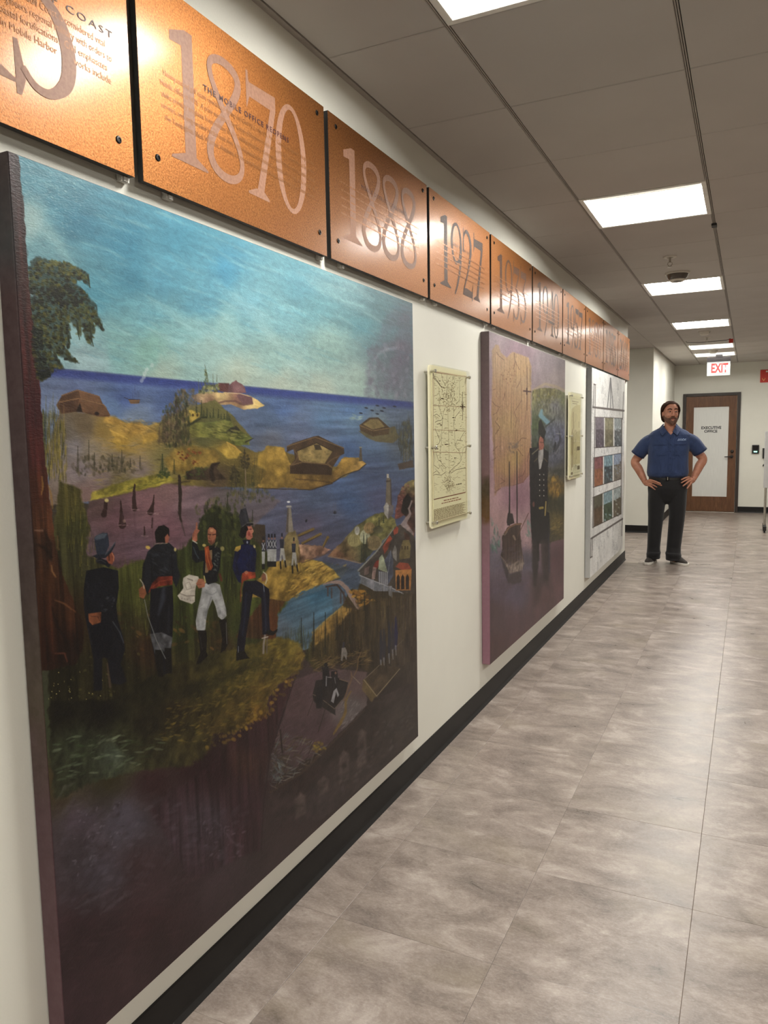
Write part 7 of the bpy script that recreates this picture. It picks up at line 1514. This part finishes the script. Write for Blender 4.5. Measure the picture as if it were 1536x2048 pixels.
t.set(col=t.ramp(f, [(0.35, c0), (0.65, c1)]), rough=0.5, spec=0.35); M['skin'] = t.m
t = NT('hair_brown'); v = t.coords('Object', (1, 1, 0.12)); f = t.noise(v, 190, 3, 0.6); t.set(col=t.ramp(f, [(0.3, lin((26, 16, 11))), (0.7, lin((66, 44, 31)))]), rough=0.85, spec=0.08); t.bump(f, 0.6, 0.003); M['hair'] = t.m
t = NT('beard_brown'); v = t.coords('Object'); f = t.noise(v, 260, 3, 0.6); t.set(col=t.ramp(f, [(0.3, lin((60, 38, 28))), (0.7, lin((112, 78, 60)))]), rough=0.6, spec=0.3); t.bump(f, 0.6, 0.003); M['beard'] = t.m
M['shirt'] = fabric('blue_shirt', (44, 56, 86), amp=0.22, wr=0.6); M['trousers'] = fabric('black_trousers', (34, 33, 34), scale=6); M['belt'] = plain('black_belt', (20, 19, 19), 0.4)
M['shoe'] = fabric('charcoal_shoe', (52, 46, 42), scale=20); M['sole'] = plain('white_sole', (212, 206, 196), 0.6); M['eye_white'] = plain('eye_white', (176, 160, 150), 0.4); M['iris'] = plain('dark_iris', (44, 30, 22), 0.2); M['lip'] = plain('lip', (140, 82, 72), 0.5); M['thread'] = plain('pale_thread', (170, 186, 214), 0.7); M['stitch'] = fabric('shirt_seam', (28, 36, 64))

man = empty('person', (0.462, 8.66, 0), 0.091)
tag(man, 'bearded man in a blue short-sleeved shirt and black trousers, standing with hands on hips', 'person')
HT = 0.30                                    # head turned to his left
HC = (0.004, 0.0)
HEAD = [(1.512, .026, .030, -.048), (1.522, .042, .044, -.040), (1.540, .054, .060, -.024), (1.565, .062, .074, -.012), (1.595, .068, .084, -.004), (1.625, .0715, .090, .000), (1.660, .0745, .095, .004), (1.695, .073, .094, .006), (1.722, .065, .085, .007), (1.742, .050, .066, .008), (1.754, .030, .040, .008), (1.758, .012, .016, .008)]
def hr(pt):                                  # head-local to body
    x, y, z = pt; c, s = math.cos(HT), math.sin(HT)
    return (HC[0] + x * c - y * s, HC[1] + x * s + y * c, z)
def head_r(z):
    zs = [h[0] for h in HEAD]; return [float(np.interp(z, zs, [h[k] for h in HEAD])) for k in (1, 2, 3)]
mb = MB()
def addh(vf): mb.add([hr(q) for q in vf[0]], vf[1])
addh(loft([(0, cy, z, rx, ry) for z, rx, ry, cy in HEAD], 32, 2.25))
addh(ball((0, -0.102, 1.610), (0.016, 0.018, 0.013)))                                  # nose tip
mb.tube([hr(q) for q in ((0, -0.086, 1.668), (0, -0.096, 1.648), (0, -0.106, 1.626), (0, -0.110, 1.612))], [0.008, 0.009, 0.011, 0.012], 12)
for s in (-1, 1):
    addh(ball((s * 0.013, -0.094, 1.606), (0.010, 0.011, 0.008)))                      # nostril wings
    addh(ball((s * 0.040, -0.058, 1.612), (0.024, 0.026, 0.026)))                      # cheeks
    mb.tube([hr(q) for q in ((s * 0.012, -0.089, 1.668), (s * 0.032, -0.088, 1.672), (s * 0.054, -0.068, 1.664))], [0.007, 0.008, 0.007], 10)   # brow ridge
    addh(ball((s * 0.076, 0.012, 1.628), (0.009, 0.020, 0.031)))                       # ear
    addh(ball((s * 0.083, 0.018, 1.640), (0.006, 0.018, 0.018)))
addh(ball((0, -0.074, 1.524), (0.022, 0.018, 0.016)))                                  # chin
mb.add(*loft([(0.0, 0.018, 1.40, 0.075, 0.07), (0.0, 0.015, 1.44, 0.062, 0.062), (0.002, 0.012, 1.49, 0.058, 0.060), (0.004, 0.008, 1.54, 0.057, 0.062), (0.004, 0.008, 1.58, 0.056, 0.062)], 24, 2.1))
mb.add(*loft([(-0.01, 0.0, 0.90, 0.165, 0.105), (-0.01, 0.0, 1.00, 0.175, 0.118), (-0.01, 0.0, 1.15, 0.175, 0.118), (0.0, 0.005, 1.30, 0.185, 0.105), (0.0, 0.010, 1.38, 0.170, 0.085), (0.0, 0.015, 1.43, 0.09, 0.065)], 24, 2.4))
for s, sh, el, wr in ((-1, (-0.165, 0.012, 1.340), (-0.352, 0.060, 1.118), (-0.238, 0.000, 0.888)), (1, (0.165, 0.012, 1.345), (0.338, 0.060, 1.145), (0.244, 0.000, 0.918))):
    m_ = [(a + b) / 2 for a, b in zip(sh, el)]; f_ = [a * 0.62 + b * 0.38 for a, b in zip(el, wr)]
    pts, rs = limb([sh, m_, el, f_, wr], [0.048, 0.050, 0.045, 0.046, 0.029])
    mb.tube(pts, rs, 18)
    # palm resting on the hip, fingers spread forward, thumb behind
    d = 1 if s < 0 else -1
    k = (wr[0] + d * 0.034, -0.064, wr[2] + 0.006)
    mb.tube([wr, (wr[0] + d * 0.012, -0.030, wr[2] - 0.004), k], [0.029, 0.034, 0.030], 14)
    tips = [(-0.078, 0.884), (-0.066, 0.864), (-0.088, 0.832), (-0.128, 0.818)] if s < 0 else [(0.122, 0.926), (0.124, 0.892), (0.142, 0.858), (0.184, 0.832)]
    for j, (tx, tz) in enumerate(tips):
        kx, kz = k[0] + d * (0.010 - 0.010 * j), k[2] + 0.024 - 0.017 * j
        ty = -0.142 + 0.010 * j
        mid = (kx * 0.5 + tx * 0.5 - d * 0.006, -0.124 + 0.010 * j, kz * 0.5 + tz * 0.5 + 0.010)
        pts, rs = limb([(wr[0] + d * 0.018, -0.040, wr[2] + 0.012 - 0.010 * j), (kx, -0.086 + 0.006 * j, kz + 0.002), mid, (tx, ty, tz)], [0.013, 0.0118, 0.0100, 0.0082])
        mb.tube(pts, rs, 10)
    pts, rs = limb([(wr[0], -0.01, wr[2] - 0.008), (wr[0] + d * 0.03, 0.030, wr[2] - 0.012), (wr[0] + d * 0.06, 0.062, wr[2] - 0.008)], [0.017, 0.0125, 0.009])
    mb.tube(pts, rs, 10)
for s, hip, kn, an in ((-1, (-0.10, 0, 0.86), (-0.122, 0.0, 0.50), (-0.142, 0.03, 0.07)), (1, (0.082, 0, 0.86), (0.085, 0.0, 0.50), (0.062, 0.03, 0.07))):
    pts, rs = limb([hip, [(a + b) / 2 for a, b in zip(hip, kn)], kn, [a * 0.6 + b * 0.4 for a, b in zip(kn, an)], an], [0.085, 0.072, 0.052, 0.050, 0.036])
    mb.tube(pts, rs, 16)
    mb.tube([an, (an[0] + s * 0.006, -0.02, 0.052), (an[0] + s * 0.012, -0.045, 0.045)], [0.032, 0.026, 0.018], 12)
body = fuse(mb, 'body', M['skin'], man, 0.0045, 3, 0.45)

def shell(name, mat, amin, amax, zlo, zhi, off, na=40, nz=12, thick=0.006, parent=man):
    """hair or beard: a thick layer over the head between two boundary curves; angle 0 = face, off(a, z)"""
    out, inn = [], []
    for i in range(na + 1):
        a = amin + (amax - amin) * i / na
        for j in range(nz + 1):
            z = zlo(a) + (zhi(a) - zlo(a)) * j / nz
            rx, ry, cy = head_r(z)
            for lst, o_ in ((out, off(a, j / nz)), (inn, -thick)):
                x = (rx + o_) * math.sin(a); y = cy - (ry + o_) * math.cos(a)
                lst.append(hr((x, y, z)))
    n = len(out); fs = []; w = nz + 1
    for i in range(na):
        for j in range(nz):
            q = (i * w + j, (i + 1) * w + j, (i + 1) * w + j + 1, i * w + j + 1)
            fs.append(q); fs.append(tuple(n + v_ for v_ in reversed(q)))
    for i in range(na):
        fs.append((i * w, n + i * w, n + (i + 1) * w, (i + 1) * w)); fs.append((i * w + nz, (i + 1) * w + nz, n + (i + 1) * w + nz, n + i * w + nz))
    for j in range(nz):
        fs.append((j, j + 1, n + j + 1, n + j)); fs.append((na * w + j, n + na * w + j, n + na * w + j + 1, na * w + j + 1))
    return MB().add(out + inn, fs).build(name, mat, parent, smooth=True)
I = lambda a, xs, ys: float(np.interp(abs(a), xs, ys))
shell('beard', M['beard'], -1.75, 1.75, lambda a: I(a, [0, 0.6, 1.2, 1.75], [1.506, 1.512, 1.540, 1.580]), lambda a: I(a, [0, 0.22, 0.40, 0.75, 1.2, 1.75], [1.552, 1.556, 1.588, 1.585, 1.596, 1.640]),
      lambda a, t_: 0.005 * math.sin(math.pi * min(1, max(0, t_))) + 0.004 * (1 - t_) + 0.002, 40, 8)
ms = MB(); ms.tube([hr(q) for q in ((-0.040, -0.070, 1.568), (-0.022, -0.090, 1.585), (0, -0.097, 1.590), (0.022, -0.090, 1.585), (0.040, -0.070, 1.568))], [0.006, 0.0085, 0.007, 0.0085, 0.006], 8)
ms.build('moustache', M['beard'], man, smooth=True)
MB().tube([hr(q) for q in ((-0.022, -0.083, 1.571), (0, -0.090, 1.573), (0.022, -0.083, 1.571))], [0.003, 0.0052, 0.003], 8).build('lips', M['lip'], man, smooth=True)
shell('hair', M['hair'], -math.pi, math.pi, lambda a: I(a, [0, 0.5, 0.85, 1.15, 1.45, 1.62, 1.80, 2.3, math.pi], [1.734, 1.732, 1.716, 1.690, 1.660, 1.645, 1.572, 1.540, 1.532]), lambda a: 1.757,
      lambda a, t_: (0.012 + 0.018 * min(1, (abs(a) - 0.6) / 0.9) * (1 - t_) + 0.006 * t_) if abs(a) > 0.6 else 0.006 + 0.012 * t_, 64, 14, 0.008)
addcap = ball((0, 0.008, 1.745), (0.052, 0.070, 0.024)); MB().add([hr(q) for q in addcap[0]], addcap[1]).build('hair_crown', M['hair'], man, smooth=True)
for s in (-1, 1):
    e = ball((0, 0, 0), (0.0120, 0.0110, 0.0078)); MB().add([hr((q[0] + s * 0.031, q[1] - 0.0815, q[2] + 1.650)) for q in e[0]], e[1]).build('eye', M['eye_white'], man, smooth=True)
    e = ball((0, 0, 0), (0.0068, 0.004, 0.0066)); MB().add([hr((q[0] + s * 0.031, q[1] - 0.0915, q[2] + 1.650)) for q in e[0]], e[1]).build('iris', M['iris'], man, smooth=True)
    MB().tube([hr(q) for q in ((s * 0.017, -0.0915, 1.658), (s * 0.031, -0.0930, 1.661), (s * 0.046, -0.0810, 1.656))], 0.0048, 6).build('eyelid', M['skin'], man, smooth=True)
    MB().tube([hr(q) for q in ((s * 0.012, -0.096, 1.674), (s * 0.032, -0.0955, 1.681), (s * 0.054, -0.076, 1.674))], [0.0045, 0.0055, 0.003], 8).build('eyebrow', M['hair'], man, smooth=True)

# shirt: torso and sleeves welded, bloused over the belt
mb = MB()
mb.add(*loft([(-0.012, -0.004, 0.945, 0.188, 0.125), (-0.012, -0.008, 0.965, 0.206, 0.142), (-0.012, -0.008, 1.00, 0.214, 0.150), (-0.012, -0.006, 1.10, 0.208, 0.146), (-0.010, 0.0, 1.20, 0.206, 0.142), (-0.005, 0.004, 1.29, 0.212, 0.134), (0.0, 0.010, 1.35, 0.222, 0.118), (0.0, 0.016, 1.405, 0.218, 0.104), (0.0, 0.020, 1.442, 0.180, 0.088), (0.0, 0.022, 1.470, 0.126, 0.078), (0.0, 0.024, 1.492, 0.088, 0.070), (0.0, 0.026, 1.506, 0.074, 0.066)], 32, 2.5))
for s, sh, mid, en in ((-1, (-0.140, 0.014, 1.365), (-0.228, 0.028, 1.312), (-0.322, 0.050, 1.195)), (1, (0.140, 0.014, 1.370), (0.228, 0.028, 1.318), (0.310, 0.050, 1.218))):
    pts, rs = limb([sh, mid, en], [0.070, 0.080, 0.076]); mb.tube(pts, rs, 22)
shirt = fuse(mb, 'shirt', M['shirt'], man, 0.006, 6, 0.5)
bm = bmesh.new(); bm.from_mesh(shirt.data)            # open neck: cut the V below the throat
cut = [f for f in bm.faces if f.calc_center_median().z > 1.405 and f.calc_center_median().y < 0.03 and abs(f.calc_center_median().x - 0.012) < (f.calc_center_median().z - 1.402) * 0.80]
bmesh.ops.delete(bm, geom=cut, context='FACES'); bm.to_mesh(shirt.data); bm.free()
ax_l = [(-0.336, 0.055, 1.172), (0.322, 0.055, 1.196)]
for s, c_, d_ in ((-1, (-0.322, 0.050, 1.195), (-0.077, 0.02, -0.12)), (1, (0.310, 0.050, 1.218), (0.065, 0.02, -0.104))):
    D_ = Vector(d_).normalized(); P_ = Vector(c_)
    MB().tube([P_ - D_ * 0.012, P_ + D_ * 0.006], 0.0775, 26).build('sleeve_hem', M['stitch'], shirt, smooth=True)
# open collar: two folded wings, placket, pockets, buttons, embroidery
for s in (-1, 1):
    top = [(s * 0.056, 0.070, 1.528), (s * 0.068, 0.014, 1.524), (s * 0.062, -0.040, 1.500), (s * 0.030, -0.086, 1.438)]
    bot = [(s * 0.080, 0.085, 1.492), (s * 0.104, 0.012, 1.482), (s * 0.104, -0.062, 1.446), (s * 0.074, -0.124, 1.396)]
    if s > 0: bot[3] = (0.078, -0.124, 1.398)
    vs = top + bot; vs += [(x * 0.96, y + 0.008, z - 0.002) for x, y, z in vs]
    fs = [(i, i + 1, i + 5, i + 4) for i in range(3)] + [(8 + i, 12 + i, 13 + i, 9 + i) for i in range(3)] + [(0, 8, 9, 1), (1, 9, 10, 2), (2, 10, 11, 3), (3, 11, 15, 7), (7, 15, 14, 6), (6, 14, 13, 5), (5, 13, 12, 4), (4, 12, 8, 0)]
    MB().add(vs, fs).build('collar', M['shirt'], shirt, bevel=0.002)
def on_chest(x, z): # front surface of the torso
    zs = [0.965, 1.00, 1.10, 1.20, 1.29, 1.35, 1.405, 1.442]; rx = float(np.interp(z, zs, [.206, .214, .208, .206, .212, .222, .218, .180])); ry = float(np.interp(z, zs, [.142, .150, .146, .142, .134, .118, .104, .088])); cy = float(np.interp(z, zs, [-.008, -.008, -.006, 0, .004, .010, .016, .020]))
    u = min(0.98, abs(x + 0.008) / rx); return cy - ry * (1 - u ** 2.5) ** (1 / 2.5)
def patch(name, x0, x1, z0, z1, mat, lift=0.003, nx=6, nzz=4, thick=0.004, parent=None):
    vs = []
    for L_ in (lift, lift - thick):
        for i in range(nx + 1):
            for j in range(nzz + 1):
                x = x0 + (x1 - x0) * i / nx; z = z0 + (z1 - z0) * j / nzz; vs.append((x, on_chest(x, z) - L_, z))
    w = nzz + 1; n = (nx + 1) * w; fs = []
    for i in range(nx):
        for j in range(nzz):
            q = (i * w + j, (i + 1) * w + j, (i + 1) * w + j + 1, i * w + j + 1); fs += [q, tuple(n + v_ for v_ in reversed(q))]
    for i in range(nx): fs += [(i * w, n + i * w, n + (i + 1) * w, (i + 1) * w), (i * w + nzz, (i + 1) * w + nzz, n + (i + 1) * w + nzz, n + i * w + nzz)]
    for j in range(nzz): fs += [(j, j + 1, n + j + 1, n + j), (nx * w + j, n + nx * w + j, n + nx * w + j + 1, nx * w + j + 1)]
    return MB().add(vs, fs).build(name, mat, parent or shirt, smooth=True)
patch('placket', -0.004, 0.026, 0.972, 1.395, M['shirt'], 0.004, 2, 16)
for x0, x1 in ((-0.150, -0.028), (0.060, 0.165)):
    patch('chest_pocket', x0, x1, 1.190, 1.318, M['shirt'], 0.0035, 6, 5); patch('pocket_flap', x0 - 0.003, x1 + 0.003, 1.300, 1.336, M['shirt'], 0.008, 6, 3)
    patch('pocket_seam', x0 - 0.003, x1 + 0.003, 1.2975, 1.3005, M['stitch'], 0.009, 6, 1)
for z in (1.37, 1.30, 1.23, 1.16, 1.09, 1.02):
    MB().lathe([(0.005, 0), (0.005, -0.002), (0.0, -0.002)], (0.011, on_chest(0.011, z) - 0.0035, z), 10, 'y').build('button', M['stitch'], shirt)
em = MB()
for pts in ([(0.085, 1.352), (0.095, 1.362), (0.105, 1.352), (0.115, 1.364), (0.125, 1.350), (0.135, 1.362), (0.150, 1.355), (0.165, 1.360)], [(0.080, 1.344), (0.11, 1.347), (0.14, 1.345), (0.165, 1.348)]):
    em.tube([(x, on_chest(x, z) - 0.004, z) for x, z in pts], 0.0024, 6)
em.build('embroidered_logo', M['thread'], shirt)

# trousers, belt, shoes
mb = MB()
mb.add(*loft([(-0.008, 0.0, 0.955, 0.184, 0.122), (-0.010, 0.0, 0.90, 0.196, 0.132), (-0.010, 0.002, 0.83, 0.204, 0.138), (-0.010, 0.004, 0.76, 0.198, 0.122), (-0.008, 0.008, 0.69, 0.170, 0.090), (-0.008, 0.010, 0.655, 0.120, 0.050)], 32, 2.5))
for s, cs in ((-1, [(-0.112, 0.005, 0.80, 0.096, 0.118), (-0.118, 0.003, 0.66, 0.092, 0.108), (-0.124, 0.000, 0.52, 0.080, 0.090), (-0.132, 0.012, 0.36, 0.074, 0.084), (-0.140, 0.022, 0.18, 0.068, 0.080), (-0.142, 0.016, 0.09, 0.072, 0.090), (-0.142, 0.010, 0.050, 0.074, 0.096)]),
              (1, [(0.092, 0.005, 0.80, 0.096, 0.118), (0.094, 0.003, 0.66, 0.092, 0.108), (0.092, 0.000, 0.52, 0.082, 0.090), (0.080, 0.012, 0.36, 0.078, 0.084), (0.066, 0.022, 0.18, 0.074, 0.080), (0.064, 0.014, 0.09, 0.078, 0.092), (0.066, 0.006, 0.042, 0.082, 0.100)])):
    mb.add(*loft(cs, 24, 2.3))
    c = cs[-1]; mb.add(*loft([(c[0] - s * 0.01, c[1] - 0.006, 0.125, c[3] * 0.95, c[4] * 0.95), (c[0], c[1] - 0.004, 0.100, c[3] * 1.01, c[4] * 1.02), (c[0], c[1], 0.075, c[3] * 0.97, c[4] * 0.97)], 24, 2.3))
tr = fuse(mb, 'trousers', M['trousers'], man, 0.006, 12, 0.5)
MB().tube([(-0.150, -0.118, 0.90), (-0.172, -0.100, 0.86), (-0.188, -0.07, 0.83)], 0.0035, 6).build('pocket_seam', M['belt'], tr)
secs = [(-0.010, 0.0, z, 0.194, 0.131) for z in (0.922, 0.958)]
v0, f0 = loft(secs, 48, 2.5); v1, f1 = loft([(a, b, c, d - 0.006, e - 0.006) for a, b, c, d, e in secs], 48, 2.5)
n_ = len(v0); fs = f0[:48] + [tuple(n_ + i for i in reversed(q)) for q in f1[:48]] + [(k, n_ + k, n_ + (k + 1) % 48, (k + 1) % 48) for k in range(48)] + [(48 + k, 48 + (k + 1) % 48, n_ + 48 + (k + 1) % 48, n_ + 48 + k) for k in range(48)]
belt = MB().add(v0 + v1, fs).build('belt', M['belt'], man, smooth=True)
MB().box(-0.028, 0.008, -0.141, -0.134, 0.921, 0.960).box(-0.012, -0.006, -0.144, -0.139, 0.921, 0.960).build('buckle', M['screw'], belt, bevel=0.002)
MB().box(-0.013, -0.007, -0.1465, -0.1415, 0.924, 0.957).build('buckle_prong', M['chrome'], belt, bevel=0.001)
for s, ax, ang in ((-1, -0.150, -0.30), (1, 0.085, 0.62)):
    sh_ = empty('shoe', (ax, 0.045, 0), ang); sh_.parent = man
    outl = [(0.000, 0.062, 0.030), (0.030, 0.052, 0.037), (0.00, 0.0, 0.0)]
    def sole_secs(z, g=0.0):
        ys_ = [0.060, 0.045, 0.010, -0.050, -0.110, -0.160, -0.190, -0.205]; ws = [0.020, 0.032, 0.036, 0.035, 0.044, 0.046, 0.036, 0.016]
        L_ = [(-(w_ + g), y_, z) for y_, w_ in zip(ys_, ws)]; R_ = [((w_ + g), y_, z) for y_, w_ in reversed(list(zip(ys_, ws)))]
        return L_ + R_
    a_, b_ = sole_secs(0.0, 0.002), sole_secs(0.026, 0.004); N_ = len(a_)
    MB().add(a_ + b_, [tuple(range(N_)), tuple(range(2 * N_ - 1, N_ - 1, -1))] + [(i, N_ + i, N_ + (i + 1) % N_, (i + 1) % N_) for i in range(N_)]).build('sole', M['sole'], sh_, bevel=0.003)
    up = MB().add(*loft([(0, -0.072, 0.022, 0.045, 0.128), (0, -0.066, 0.040, 0.044, 0.124), (0, -0.042, 0.058, 0.040, 0.098), (0, -0.012, 0.078, 0.038, 0.066), (0, 0.002, 0.098, 0.036, 0.050)], 28, 2.2)).build('shoe_upper', M['shoe'], sh_, smooth=True)
    for k in range(4):
        yy = -0.075 - 0.022 * k; zz = 0.066 - 0.006 * k; MB().tube([(-0.024, yy, zz - 0.004), (0, yy - 0.002, zz + 0.002), (0.024, yy, zz - 0.004)], 0.0028, 6).build('lace', M['stitch'] if False else M['belt'], sh_)
